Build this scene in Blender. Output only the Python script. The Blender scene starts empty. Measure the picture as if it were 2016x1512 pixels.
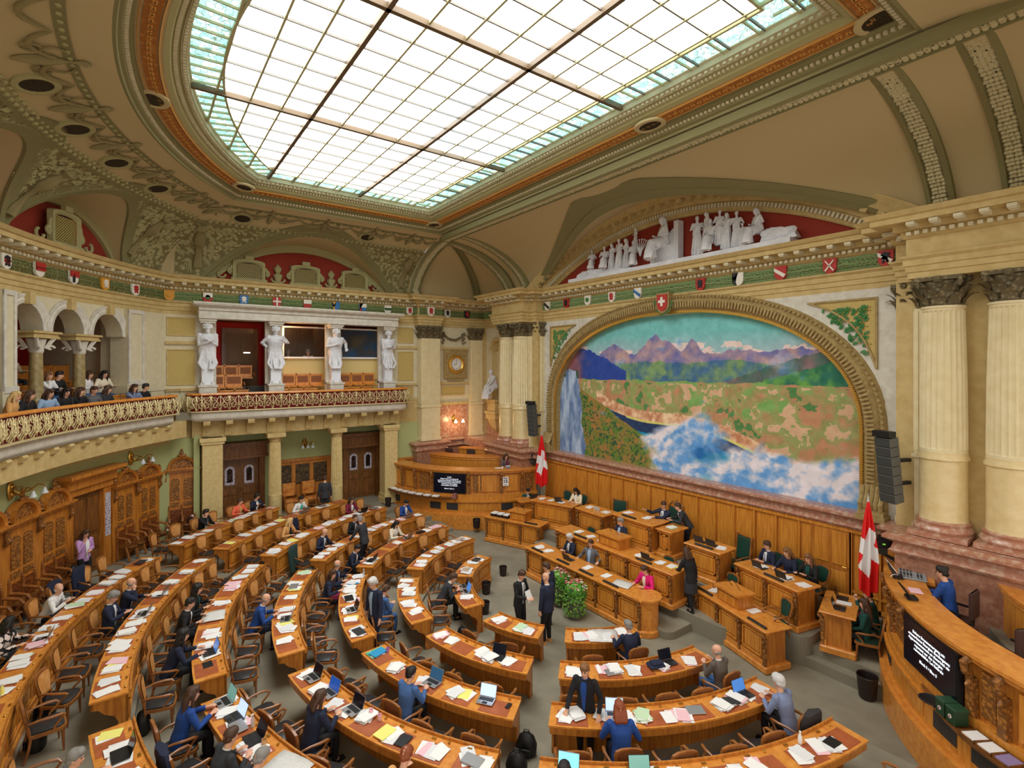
import bpy, math, random
import numpy as np
from mathutils import Vector, Matrix
from math import sin, cos, pi, radians, atan2, sqrt, hypot
random.seed(7)
SC = bpy.context.scene
# ---------------------------------------------------------------- camera
cd = bpy.data.cameras.new('camera'); cam = bpy.data.objects.new('camera', cd); SC.collection.objects.link(cam)
cam.location = (11.6, 0.0, 7.0); cam.rotation_euler = (radians(90), 0, radians(53.8))
cd.sensor_width = 36; cd.lens = 1010/2016*36; cd.shift_y = -39/2016; cd.clip_start = .05; cd.clip_end = 200
SC.camera = cam
# ---------------------------------------------------------------- world, exposure
w = bpy.data.worlds.new('world'); SC.world = w; w.use_nodes = True
w.node_tree.nodes['Background'].inputs[0].default_value = (1, .93, .82, 1)
w.node_tree.nodes['Background'].inputs[1].default_value = .95
SC.view_settings.view_transform = 'Standard'; SC.view_settings.look = 'None'
SC.view_settings.exposure = 0.68; SC.view_settings.gamma = 1.0; SC.view_settings.use_curve_mapping = False
SKY = 4.2          # brightness of the backlit glass ceiling
def light(name, kind, loc, power, col=(1, 1, 1), size=1, rot=(0, 0, 0), sy=None):
    l = bpy.data.lights.new(name, kind); l.energy = power; l.color = col
    if kind == 'AREA':
        l.size = size
        if sy: l.shape = 'RECTANGLE'; l.size_y = sy
    if kind == 'POINT': l.shadow_soft_size = size
    o = bpy.data.objects.new(name, l); SC.collection.objects.link(o); o.location = loc; o.rotation_euler = rot
    return o
# ---------------------------------------------------------------- materials
def lin(c): return tuple(((x/255)/12.92 if x/255 <= .04045 else ((x/255+.055)/1.055)**2.4) for x in c)
MATS = {}
def mat(name, col, rough=.6, metal=0, kind=None, col2=None, sc=8, bump=0, bsc=40, emit=0, coat=0, stretch=(1, 1, 1), lo=.35, hi=.65, alpha=1, spec=.5):
    if name in MATS: return MATS[name]
    m = bpy.data.materials.new(name); m.use_nodes = True; nt = m.node_tree; N = nt.nodes; L = nt.links
    b = N['Principled BSDF']; c1 = (*lin(col), 1); b.inputs['Base Color'].default_value = c1
    b.inputs['Roughness'].default_value = rough; b.inputs['Metallic'].default_value = metal
    b.inputs['Coat Weight'].default_value = coat; b.inputs['Specular IOR Level'].default_value = spec
    tc = N.new('ShaderNodeTexCoord'); mp = N.new('ShaderNodeMapping'); L.new(tc.outputs['Object'], mp.inputs[0]); mp.inputs['Scale'].default_value = stretch
    if kind:
        c2 = (*lin(col2 or col), 1)
        if kind == 'noise': t = N.new('ShaderNodeTexNoise'); t.inputs['Scale'].default_value = sc; t.inputs['Detail'].default_value = 5; out = t.outputs['Fac']
        elif kind == 'vor': t = N.new('ShaderNodeTexVoronoi'); t.inputs['Scale'].default_value = sc; out = t.outputs['Distance']
        elif kind == 'wave': t = N.new('ShaderNodeTexWave'); t.inputs['Scale'].default_value = sc; t.inputs['Distortion'].default_value = 4; t.inputs['Detail'].default_value = 3; out = t.outputs['Fac']
        L.new(mp.outputs[0], t.inputs['Vector'])
        r = N.new('ShaderNodeValToRGB'); r.color_ramp.elements[0].position = lo; r.color_ramp.elements[1].position = hi
        r.color_ramp.elements[0].color = c1; r.color_ramp.elements[1].color = c2
        L.new(out, r.inputs[0]); L.new(r.outputs[0], b.inputs['Base Color'])
    if bump:
        t2 = N.new('ShaderNodeTexNoise' if bump > 0 else 'ShaderNodeTexVoronoi'); t2.inputs['Scale'].default_value = bsc
        L.new(mp.outputs[0], t2.inputs['Vector'])
        bp = N.new('ShaderNodeBump'); bp.inputs['Strength'].default_value = abs(bump); bp.inputs['Distance'].default_value = .02
        L.new(t2.outputs[0], bp.inputs['Height']); L.new(bp.outputs[0], b.inputs['Normal'])
    if emit:
        b.inputs['Emission Color'].default_value = c1; b.inputs['Emission Strength'].default_value = emit
    if alpha < 1: b.inputs['Alpha'].default_value = alpha
    MATS[name] = m; return m
WOOD = mat('oak', (204, 132, 50), .42, kind='noise', col2=(170, 100, 34), sc=3, stretch=(6, 6, .7), coat=.15)
WOODH = mat('oak_top', (228, 154, 68), .34, kind='noise', col2=(208, 128, 48), sc=3, stretch=(3, 3, 3), coat=.25)
WOODP = mat('oak_panel', (222, 150, 58), .4, kind='noise', col2=(194, 120, 40), sc=3, stretch=(7, 7, .6), coat=.15)
WOODD = mat('oak_dark', (138, 86, 38), .45, kind='noise', col2=(102, 60, 24), sc=3, stretch=(6, 6, .8))
WOODC = mat('oak_carved', (188, 124, 52), .5, kind='vor', col2=(124, 78, 34), sc=14, bump=-.9, bsc=16, lo=.1, hi=.6)
DOORW = mat('door_oak', (128, 82, 36), .4, kind='noise', col2=(96, 58, 22), sc=3, stretch=(6, 6, .8), coat=.2)
CHW = mat('chair_walnut', (172, 110, 54), .35, kind='noise', col2=(134, 80, 36), sc=5, coat=.3)
CHT = mat('chair_tan_leather', (226, 166, 102), .5, kind='noise', col2=(204, 134, 66), sc=6)
CHC = mat('chair_cane', (158, 100, 58), .7, kind='vor', col2=(118, 70, 36), sc=90)
CHS = mat('chair_seat_black', (44, 44, 46), .4)
CHG = mat('chair_green', (30, 68, 56), .45)
BLOT = mat('blotter_leather', (180, 96, 52), .5, kind='noise', col2=(160, 82, 42), sc=5)
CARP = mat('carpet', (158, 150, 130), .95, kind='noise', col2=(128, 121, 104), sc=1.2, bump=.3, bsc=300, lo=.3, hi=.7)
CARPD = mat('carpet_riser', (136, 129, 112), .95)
STONE = mat('sandstone', (208, 184, 128), .75, kind='noise', col2=(194, 168, 110), sc=5)
STONEL = mat('stone_light', (220, 210, 178), .75, kind='noise', col2=(212, 201, 168), sc=6)
STONEW = mat('stone_white', (222, 218, 206), .7, kind='noise', col2=(204, 198, 184), sc=5)
PANEL = mat('panel_ochre', (204, 180, 112), .8, kind='noise', col2=(186, 160, 92), sc=40)
COLM = mat('column_marble', (230, 210, 160), .3, kind='noise', col2=(222, 198, 144), sc=6, coat=.2)
SHAFT = mat('column_shaft', (234, 220, 180), .5, kind='noise', col2=(226, 210, 166), sc=4)
CAP = mat('capital_stone', (150, 136, 104), .8, kind='vor', col2=(104, 92, 66), sc=12, lo=.1, hi=.5)
REDM = mat('red_marble', (178, 122, 98), .3, kind='noise', col2=(206, 176, 154), sc=9, coat=.3, lo=.45, hi=.68)
REDMD = mat('red_marble_dark', (148, 98, 78), .3, kind='noise', col2=(176, 132, 108), sc=9, coat=.3)
GREENW = mat('wall_green', (178, 184, 128), .85)
CEIL = mat('ceiling_plaster', (204, 186, 142), .9)
OLIVE = mat('olive_plaster', (140, 134, 92), .85)
OLIVEL = mat('olive_light', (176, 170, 122), .85)
OLIVED = mat('olive_dark', (104, 96, 66), .85)
ORNA = mat('ornament_plaster', (190, 178, 132), .9, kind='vor', col2=(134, 126, 84), sc=5, bump=-1, bsc=5, lo=.2, hi=.5)
ORN = mat('relief_plaster', (150, 138, 96), .9, bump=.5, bsc=20)
ORNL = mat('relief_light', (214, 204, 164), .9, bump=.8, bsc=14)
ORANGE = mat('band_orange', (206, 142, 70), .8, kind='vor', col2=(170, 106, 44), sc=7, lo=.1, hi=.5)
ORANL = mat('band_line', (216, 160, 82), .8)
REDP = mat('red_plaster', (150, 50, 32), .85)
REDW = mat('red_wall', (176, 22, 14), .8)
GRILLE = mat('grille_dark', (30, 22, 14), .7)
GOLD = mat('gilt', (226, 178, 84), .35, metal=.75)
GOLDL = mat('gilt_light', (226, 210, 158), .45, metal=.3)
MAROON = mat('maroon_cloth', (112, 14, 26), .9)
LEAF = mat('laurel', (112, 138, 84), .7, kind='noise', col2=(142, 164, 108), sc=20)
LEAFD = mat('laurel_dark', (84, 112, 62), .7)
WHITE = mat('white_paint', (238, 236, 232), .6)
MARBLE = mat('white_marble', (232, 234, 240), .5, kind='noise', col2=(214, 216, 224), sc=3)
BLACK = mat('black', (18, 18, 20), .5)
DKGREY = mat('dark_grey', (52, 52, 54), .5)
GREY = mat('grey_metal', (150, 152, 156), .35, metal=.6)
SILV = mat('silver', (196, 198, 202), .3, metal=.7)
BRASS = mat('brass', (196, 150, 70), .3, metal=.9)
PAPER = mat('paper', (244, 242, 240), .8)
PAPERS = mat('paper_printed', (236, 236, 236), .8, kind='noise', col2=(216, 216, 220), sc=240, lo=.45, hi=.6)
PINK = mat('paper_pink', (244, 196, 206), .8)
PGREEN = mat('paper_green', (200, 226, 188), .8)
PYEL = mat('paper_yellow', (244, 236, 130), .8)
PBLUE = mat('paper_blue', (40, 150, 200), .6)
SCRN = mat('screen_blue', (70, 120, 190), .2, emit=.5)
SCRD = mat('screen_dark', (16, 22, 36), .15)
FLAGR = mat('flag_red', (226, 22, 22), .7)
GLASSD = mat('glass_dark', (40, 34, 26), .08, coat=.5)
BULB = mat('lamp_glow', (255, 214, 150), .5, emit=14)
# ---------------------------------------------------------------- mesh builder
class MB:
    def __init__(s): s.v = []; s.f = []; s.m = []; s.M = Matrix(); s.mi = 0
    def add(s, vs, fs, mi=None):
        n = len(s.v); M = s.M
        s.v += [tuple(M @ Vector(p)) for p in vs]; s.f += [tuple(n+i for i in f) for f in fs]
        s.m += [s.mi if mi is None else mi]*len(fs); return s
    def box(s, x0, x1, y0, y1, z0, z1, mi=None):
        return s.add([(x0, y0, z0), (x1, y0, z0), (x1, y1, z0), (x0, y1, z0), (x0, y0, z1), (x1, y0, z1), (x1, y1, z1), (x0, y1, z1)],
            [(0, 3, 2, 1), (4, 5, 6, 7), (0, 1, 5, 4), (1, 2, 6, 5), (2, 3, 7, 6), (3, 0, 4, 7)], mi)
    def cbox(s, c, d, rz=0, mi=None, rx=0, ry=0):
        M = s.M; s.M = M @ Matrix.Translation(c) @ Matrix.Rotation(rz, 4, 'Z') @ Matrix.Rotation(ry, 4, 'Y') @ Matrix.Rotation(rx, 4, 'X')
        s.box(-d[0]/2, d[0]/2, -d[1]/2, d[1]/2, -d[2]/2, d[2]/2, mi); s.M = M; return s
    def bev(s, x0, x1, y0, y1, z0, z1, b=.02, mi=None):   # box with chamfered top and vertical edges
        def ring(z, i): return [(x0+i+b, y0+i, z), (x1-i-b, y0+i, z), (x1-i, y0+i+b, z), (x1-i, y1-i-b, z), (x1-i-b, y1-i, z), (x0+i+b, y1-i, z), (x0+i, y1-i-b, z), (x0+i, y0+i+b, z)]
        return s.loft([ring(z0, b), ring(z0+b, 0), ring(z1-b, 0), ring(z1, b)], True, True, mi)
    def loft(s, rings, close=True, caps=True, mi=None):
        n = len(rings[0]); vs = [p for r in rings for p in r]; fs = []
        for i in range(len(rings)-1):
            for j in range(n if close else n-1):
                k = (j+1) % n; fs.append((i*n+j, i*n+k, (i+1)*n+k, (i+1)*n+j))
        if caps and close: fs.append(tuple(range(n-1, -1, -1))); fs.append(tuple((len(rings)-1)*n+j for j in range(n)))
        return s.add(vs, fs, mi)
    def prism(s, poly, z0, z1, mi=None):
        return s.loft([[(x, y, z0) for x, y in poly], [(x, y, z1) for x, y in poly]], True, True, mi)
    def vprism(s, poly, y0, y1, mi=None):                # polygon in x,z extruded along y
        return s.loft([[(x, y1, z) for x, z in poly], [(x, y0, z) for x, z in poly]], True, True, mi)
    def lathe(s, prof, n=16, c=(0, 0, 0), mi=None, sx=1, sy=1, caps=True):
        return s.loft([[(c[0]+r*cos(2*pi*j/n)*sx, c[1]+r*sin(2*pi*j/n)*sy, c[2]+z) for j in range(n)] for r, z in prof], True, caps, mi)
    def tube(s, pts, r, n=8, caps=True, mi=None, closed=False, flat=1.0):
        P = [Vector(p) for p in pts]; R = r if isinstance(r, (list, tuple)) else [r]*len(P); rings = []; u = None
        for i, p in enumerate(P):
            if closed: t = P[(i+1) % len(P)]-P[i-1]
            else: t = (P[min(i+1, len(P)-1)]-P[max(i-1, 0)])
            if t.length < 1e-9: t = Vector((0, 0, 1))
            t.normalize()
            if u is None: u = t.orthogonal().normalized()
            else:
                u = u-t*u.dot(t)
                u = u.normalized() if u.length > 1e-6 else t.orthogonal().normalized()
            w_ = t.cross(u); rings.append([tuple(p+(u*cos(2*pi*j/n)+w_*sin(2*pi*j/n)*flat)*R[i]) for j in range(n)])
        if closed: rings.append(rings[0]); caps = False
        return s.loft(rings, True, caps, mi)
    def ell(s, c, r, n=10, m=7, mi=None):
        prof = [(sin(pi*i/m), -cos(pi*i/m)) for i in range(1, m)]
        rings = [[(c[0]+r[0]*a*cos(2*pi*j/n), c[1]+r[1]*a*sin(2*pi*j/n), c[2]+r[2]*z) for j in range(n)] for a, z in prof]
        n0 = len(s.v); s.loft(rings, True, True, mi); return s
    def sweep(s, frames, prof, closed=False, pclosed=True, mi=None, caps=True):
        # frames: (origin, axisA, axisB); profile points (a, b)
        rings = [[tuple(Vector(o)+Vector(A)*a+Vector(B)*b) for a, b in prof] for o, A, B in frames]
        if closed: rings.append(rings[0])
        return s.loft(rings, pclosed, caps and not closed, mi)
    def grid(s, P, mi=None, skip=None):
        nu = len(P); nv = len(P[0]); vs = [p for r in P for p in r]
        fs = [(i*nv+j, (i+1)*nv+j, (i+1)*nv+j+1, i*nv+j+1) for i in range(nu-1) for j in range(nv-1) if not (skip and skip(i, j))]
        return s.add(vs, fs, mi)
    def mesh(s, name, mats, smooth=False):
        me = bpy.data.meshes.new(name); me.from_pydata(s.v, [], s.f)
        for m in (mats if isinstance(mats, (list, tuple)) else [mats]): me.materials.append(m)
        me.polygons.foreach_set('material_index', s.m)
        if smooth:
            me.polygons.foreach_set('use_smooth', [True]*len(s.f))
            if smooth != 2:
                try: me.set_sharp_from_angle(angle=radians(40))
                except Exception: pass
        me.validate(); return me
def link(o): SC.collection.objects.link(o); return o
def tag(o, label=None, cat=None, group=None, kind=None):
    if label: o['label'] = label
    if cat: o['category'] = cat
    if group: o['group'] = group
    if kind: o['kind'] = kind
    return o
def obj(name, mb, mats, parent=None, smooth=False, label=None):
    me = mb if isinstance(mb, bpy.types.Mesh) else mb.mesh(name, mats, smooth)
    o = link(bpy.data.objects.new(name, me))
    if parent: o.parent = parent
    if label: o['label'] = label
    return o
def root(name, label, cat, loc=(0, 0, 0), rz=0, group=None):
    o = link(bpy.data.objects.new(name, None)); o.location = loc; o.rotation_euler = (0, 0, rz); o.empty_display_size = .1
    return tag(o, label, cat, group)
def one(name, mb, mats, label, cat, loc=(0, 0, 0), rz=0, group=None, smooth=False):
    o = obj(name, mb, mats, None, smooth); o.location = loc; o.rotation_euler = (0, 0, rz); return tag(o, label, cat, group)
def struct(name, mb, mats, smooth=False, parent=None):
    o = obj(name, mb, mats, parent, smooth)
    if not parent: o['kind'] = 'structure'
    return o
def dup(r, loc=None, rz=None, label=None, parent=None):
    c = r.copy(); SC.collection.objects.link(c)
    if parent: c.parent = parent
    if loc is not None: c.location = loc
    if rz is not None: c.rotation_euler = (0, 0, rz)
    if label: c['label'] = label
    for ch in r.children: dup(ch, parent=c)
    return c
TR = 0
def trim(mb, mats, smooth=False):
    global TR; TR += 1
    return struct('trim_%d' % TR, mb, mats, smooth)
def arc_path(cx, cy, R, a0, a1, n):      # angle measured from -Y towards +X, inward normal faces the centre
    return [(cx+R*sin(radians(a0+(a1-a0)*i/n)), cy-R*cos(radians(a0+(a1-a0)*i/n))) for i in range(n+1)]
def frames2d(pts, closed=False, left=True):   # mitred frames along a plan path; axis A points to the left of travel
    P = [Vector((x, y)) for x, y in pts]; out = []; n = len(P)
    for i in range(n):
        d0 = (P[i]-P[i-1]) if (i > 0 or closed) else None; d1 = (P[(i+1) % n]-P[i]) if (i < n-1 or closed) else None
        if d0 is None: d0 = d1
        if d1 is None: d1 = d0
        d0 = d0.normalized(); d1 = d1.normalized(); n0 = Vector((-d0.y, d0.x)); n1 = Vector((-d1.y, d1.x))
        b = (n0+n1); b = b/max(b.length, 1e-6); k = 1/max(.35, b.dot(n0)); b = b*k*(1 if left else -1)
        out.append(((P[i].x, P[i].y, 0), (b.x, b.y, 0), (0, 0, 1)))
    return out
def along(pts, step, start=0):           # evenly spaced points (x, y, heading) on each straight piece
    res = []
    for (x0, y0), (x1, y1) in zip(pts, pts[1:]):
        L = hypot(x1-x0, y1-y0)
        if L < step*.6: res.append(((x0+x1)/2, (y0+y1)/2, atan2(y1-y0, x1-x0))); continue
        n = max(1, round(L/step))
        for i in range(n): t = (i+.5)/n; res.append((x0+(x1-x0)*t, y0+(y1-y0)*t, atan2(y1-y0, x1-x0)))
    return res
# temporary scene in which meshes are fused
TMP = bpy.data.scenes.new('tmp')
def fuse(mb, voxel, mats, noise=0):
    me = bpy.data.meshes.new('t'); me.from_pydata(mb.v, [], mb.f)
    o = bpy.data.objects.new('t', me); TMP.collection.objects.link(o)
    r = o.modifiers.new('r', 'REMESH'); r.mode = 'VOXEL'; r.voxel_size = voxel; r.use_smooth_shade = True
    sm = o.modifiers.new('s', 'SMOOTH'); sm.iterations = 2; sm.factor = .5
    vl = TMP.view_layers[0]; vl.update(); dg = vl.depsgraph; dg.update()
    m2 = bpy.data.meshes.new_from_object(o.evaluated_get(dg), depsgraph=dg)
    TMP.collection.objects.unlink(o); bpy.data.objects.remove(o); bpy.data.meshes.remove(me)
    m2.materials.clear()
    for m in (mats if isinstance(mats, (list, tuple)) else [mats]): m2.materials.append(m)
    return m2
def text_mesh(body, size, m, align='CENTER', ext=.002, lh=1.0, bold=0.0):
    c = bpy.data.curves.new('t', 'FONT'); c.body = body; c.size = size; c.align_x = align; c.align_y = 'CENTER'; c.extrude = ext; c.space_line = lh; c.offset = bold
    c.resolution_u = 2
    o = bpy.data.objects.new('t', c); TMP.collection.objects.link(o); vl = TMP.view_layers[0]; vl.update(); dg = vl.depsgraph
    me = bpy.data.meshes.new_from_object(o.evaluated_get(dg), depsgraph=dg); me.materials.clear(); me.materials.append(m)
    TMP.collection.objects.unlink(o); bpy.data.objects.remove(o); return me
# ================================================================ ARCHITECTURE
CXR, CYR, RW = .15, 13.3, 17.6           # rear wall arc
HX, HY = 0.0, 10.7                       # centre of the desk rows
ROWR = {7: 3.02, 6: 4.6, 5: 6.15, 4: 7.7, 3: 9.25, 2: 10.8, 1: 12.4}
ROWZ = {7: -.35, 6: -.26, 5: -.16, 4: -.03, 3: .15, 2: .33, 1: .38}
def pw(a, R, z=0): return (CXR+R*sin(radians(a)), CYR-R*cos(radians(a)), z)
# ---- floor: terraces of the half circle, outermost first
fm = MB()
fm.prism([(-13.8, -4.4), (13.8, -4.4), (13.8, 16), (-13.8, 16)], -.7, -.36)
prev = None
for k in (7, 6, 5, 4, 3, 2, 1):
    r0 = ROWR[k]-.06; r1 = (ROWR[k-1]-.06) if k > 1 else 40
    z = ROWZ[k]
    if k == 7: continue
    n = 64; inner = arc_path(HX, HY, r0, -92, 92, n)
    outer = arc_path(HX, HY, min(r1, 24), -92, 92, n)
    vs = [(x, y, z) for x, y in inner]+[(x, y, z) for x, y in outer]+[(x, y, -.5) for x, y in inner]
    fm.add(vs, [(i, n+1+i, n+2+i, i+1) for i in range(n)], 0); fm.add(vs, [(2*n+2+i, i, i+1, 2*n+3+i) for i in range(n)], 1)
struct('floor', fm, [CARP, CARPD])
def rounded(x0, x1, y0, y1, r, n=6):
    p = [(x0+r-r*cos(pi/2*i/n), y0+r-r*sin(pi/2*i/n)) for i in range(n+1)]
    q = [(x1-r+r*sin(pi/2*i/n), y0+r-r*cos(pi/2*i/n)) for i in range(n+1)]
    return p+q+[(x1, y1), (x0, y1)]
for nm, (x0, x1, y0, y1, z, r) in {'a': (-2.9, 3.1, 11.35, 16, -.15, .3), 'b': (-4.0, 4.2, 12.35, 16, .1, .3), 'h': (-7.9, 7.9, 13.15, 16, -.12, .5), 'g': (-7.6, 7.6, 13.4, 16, .1, .5), 'c': (-5.6, 5.8, 13.05, 16, .34, .3), 'd': (-3.0, 3.45, 13.3, 16, .6, .2), 'e': (-7.0, 7.0, 14.45, 16, .6, .2), 'f': (-.45, 2.1, 12.98, 16, .92, .1)}.items():
    m = MB(); P = rounded(x0, x1, y0, y1, r)
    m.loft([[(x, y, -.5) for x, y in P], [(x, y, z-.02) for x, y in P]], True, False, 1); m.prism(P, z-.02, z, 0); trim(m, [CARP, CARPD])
# press corner platforms
for sx in (-1, 1):
    m = MB(); cx = sx*12.4+.15; P = [(cx-sx*5.2*cos(radians(a)), 15.6-5.2*sin(radians(a))) for a in range(-3, 93, 4)]+[(cx, 15.6)]
    if sx < 0: P = P[::-1]
    m.prism(P, -.4, 1.4); trim(m, [CARPD])
# ---- main entablature path
def wallpath(off=0):
    o = off; W, E_ = -12.3, 12.6
    p = arc_path(CXR, CYR, RW, -45, 45, 60)
    p += [(E_, 11.35), (E_-.45, 11.35), (E_-.45, 12.65), (E_, 12.65), (E_, 15.6), (9.9, 15.6), (9.9, 14.3), (7.45, 14.3), (7.45, 14.8), (7.1, 14.8), (7.1, 15.3),
          (-6.8, 15.3), (-6.8, 14.8), (-7.15, 14.8), (-7.15, 14.3), (-9.6, 14.3), (-9.6, 15.6), (W, 15.6), (W, 12.65), (W+.45, 12.65), (W+.45, 11.35), (W, 11.35)]
    return p
WP = wallpath()
FR = frames2d(WP, closed=True)
def ent(prof, m, name=None, smooth=False):
    mb = MB(); mb.sweep(FR, prof, closed=True, mi=0); return trim(mb, m, smooth)
ent([(-.4, 8.95), (0, 8.95), (0, 9.08), (.035, 9.1), (.035, 9.22), (.07, 9.24), (.07, 9.36), (.14, 9.42), (.14, 9.46), (-.4, 9.46)], [STONE])
ent([(-.4, 9.46), (.02, 9.46), (.02, 9.86), (-.4, 9.86)], [STONE])
ent([(-.4, 9.86), (.05, 9.86), (.1, 9.91), (.1, 10.0), (.22, 10.03), (.22, 10.16), (.56, 10.16), (.56, 10.28), (.62, 10.3), (.7, 10.4), (-.6, 10.43), (-.6, 9.86)], [STONE])
m = MB()
for x, y, h in along(WP+[WP[0]], .15):
    n = (-sin(h), cos(h)); m.cbox((x+n[0]*.15, y+n[1]*.15, 9.955), (.085, .12, .08), h)
trim(m, [STONEL])
m = MB()
for x, y, h in along(WP+[WP[0]], .42):
    n = (-sin(h), cos(h)); m.cbox((x+n[0]*.36, y+n[1]*.36, 10.1), (.13, .34, .1), h); m.cbox((x+n[0]*.52, y+n[1]*.52, 10.11), (.15, .08, .07), h)
trim(m, [STONEL])
# laurel frieze: overlapping leaves
m = MB(); rnd = random.Random(3); leafpath = WP+[WP[0]]
for (x0, y0), (x1, y1) in zip(leafpath, leafpath[1:]):
    L = hypot(x1-x0, y1-y0); h = atan2(y1-y0, x1-x0); nx, ny = -sin(h), cos(h)
    if L < .8 and abs(x0) > 6 and y0 > 14: continue
    if y0 > 14 and y0 < 14.5: continue
    if x0 > 9.5: continue
    for i in range(int(L/.055)):
        t = (i+.5)*.055
        for row in range(5):
            zz = 9.66+(row-2)*.068+rnd.uniform(-.015, .015); s = .075; dz = (row-2)*.35
            px, py = x0+cos(h)*t, y0+sin(h)*t
            def q(a, b, o): return (px+cos(h)*a+nx*o, py+sin(h)*a+ny*o, zz+b)
            bulge = .09-.012*(row-2)**2
            m.add([q(-s*.9, -dz*.04, bulge-.03), q(0, .032, bulge), q(s, dz*.06, bulge+.03), q(0, -.032, bulge-.005)], [(0, 3, 2, 1)], i % 2 if row % 2 else 0)
o = trim(m, [LEAF, LEAFD])
# ---- heraldic shields on the frieze
def shield_poly(w=.17, h=.2, n=8):
    p = [(-w, h), (w, h), (w, -.02)]
    p += [(w*cos(pi/2*i/n), -.02-(h-.02)*sin(pi/2*i/n)) for i in range(1, n+1)]
    p += [(-w*cos(pi/2*i/n), -.02-(h-.02)*sin(pi/2*i/n)) for i in range(n-1, 0, -1)]
    return p+[(-w, -.02)]
SHC = dict(r=mat('heraldic_red', (178, 44, 36), .6), w=mat('heraldic_white', (232, 226, 214), .6), b=mat('heraldic_blue', (46, 108, 168), .6), k=mat('heraldic_black', (26, 28, 36), .6), y=mat('heraldic_gold', (214, 152, 44), .6), g=mat('heraldic_green', (58, 120, 52), .6))
def shield(desc, loc, rz, lab, k=1):
    r_ = root('heraldic_shield', lab, 'shield', loc, rz, 'heraldic shields on the laurel frieze')
    m = MB(); P = [(x*k, z*k) for x, z in shield_poly()]; m.vprism(P, -.02, .05); obj('field', m, SHC[desc[0]], r_)
    def pz(mb, poly, c, y=-.055):
        mb = MB(); mb.vprism([(x*k, z*k) for x, z in poly], y, -.02); obj('charge', mb, SHC[c], r_)
    W_, H_ = .165, .19
    for op, c in zip(desc[1::2], desc[2::2]):
        if op == 'l': pz(0, [(x, z) for x, z in shield_poly() if x <= 0]+[(0, .2)], c)
        elif op == 't': pz(0, [(-W_, .02), (W_, .02), (W_, .2), (-W_, .2)], c)
        elif op == 'f': pz(0, [(-W_, -.03), (W_, -.03), (W_, .07), (-W_, .07)], c)
        elif op == 'd': pz(0, [(-W_, .16), (-W_, .06), (.1, -.14), (W_, -.06)], c)
        elif op == 'x': pz(0, [(-.12, .15), (-.09, .15), (.12, -.12), (.09, -.14)], c); pz(0, [(.12, .15), (.09, .15), (-.12, -.12), (-.09, -.14)], c)
        elif op == '+': pz(0, [(-.03, -.15), (.03, -.15), (.03, .2), (-.03, .2)], c); pz(0, [(-W_, .0), (W_, .0), (W_, .06), (-W_, .06)], c, -.058)
        elif op == 'a':   # rampant animal, a generic blot with legs and tail
            pz(0, [(-.07, -.12), (-.02, -.1), (-.01, -.03), (.05, -.12), (.09, -.1), (.05, -.01), (.12, .02), (.06, .06), (.1, .12), (.03, .14), (-.02, .16), (-.07, .12), (-.1, .07), (-.05, .05), (-.1, 0), (-.05, -.02)], c)
        elif op == 'o': pz(0, [(.09*cos(2*pi*i/12), .02+.09*sin(2*pi*i/12)) for i in range(12)], c)
        elif op == 's': pz(0, [(-.07, -.15), (.0, -.15), (.0, .1), (-.07, .1)], c)
    return r_
NS = [('wdk', 'white shield with dark bend'), ('rak', 'red shield with dark bull-like beast'), ('wog', 'white shield with green charge'), ('war', 'white shield with red lion'), ('wdb', 'blue and white diagonal shield'), ('rak', 'red shield with black beast right of the cross shield'), ('wlk', 'black and white halved shield'), ('rdw', 'red shield with white band'), ('rxw', 'red shield with two crossed white staffs'), ('rdwak', 'red shield with black bear on white')]
for (x, z), (d, lab) in zip([(-6.4, 9.66), (-5.12, 9.66), (-3.8, 9.66), (-2.46, 9.66), (-1.15, 9.66), (1.5, 9.66), (2.83, 9.66), (4.14, 9.66), (5.46, 9.66), (6.75, 9.66)], NS):
    shield(d, (x, 15.18, z), 0, lab+' on the frieze above the mural')
WS = [('yoy', 'gold shield left of the marble canopy'), ('rtwog', 'red and white shield with green wreath'), ('baw', 'blue shield with white beast'), ('r+w', 'red shield with white cross over the canopy'), ('rtw', 'shield white above and red below'), ('bly', 'gold and blue halved shield'), ('blrtw', 'white, red and blue shield'), ('wfgtw', 'white shield with green bars'), ('war', 'white shield with red beast left of the tall pilaster'), ('wak', 'silver shield above the clock'), ('kar', 'dark shield near the corner')]
for y, (d, lab) in zip([1.02, 2.3, 3.6, 4.87, 6.13, 7.39, 8.65, 9.89, 11.05, 13.2, 14.4], WS):
    shield(d, (-12.18, y, 9.66), pi/2, lab+' on the left wall frieze')
shield('war', (-11.73, 12.0, 9.66), pi/2, 'red and white shield on the tall pilaster frieze', 1.15)
shield('rtk', (-11.2, 15.48, 9.66), 0, 'small red and silver shield over the statue niche')
RS = [('wakor', 'red and white shield with blue eagle'), ('wfrtr', 'red and white barred shield'), ('wskt', 'white shield with black pale'), ('yaw', 'gold shield with white beast'), ('war', 'white shield with red figure')]
for a, (d, lab) in zip([-23.55, -27.5, -31.8, -36.0, -40.3], RS):
    if len(d) % 2 == 0: d = d+'r'
    x, y, _ = pw(a, RW-.12); shield(d, (x, y, 9.66), radians(a)+pi, lab+' on the curved wall frieze')
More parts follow.
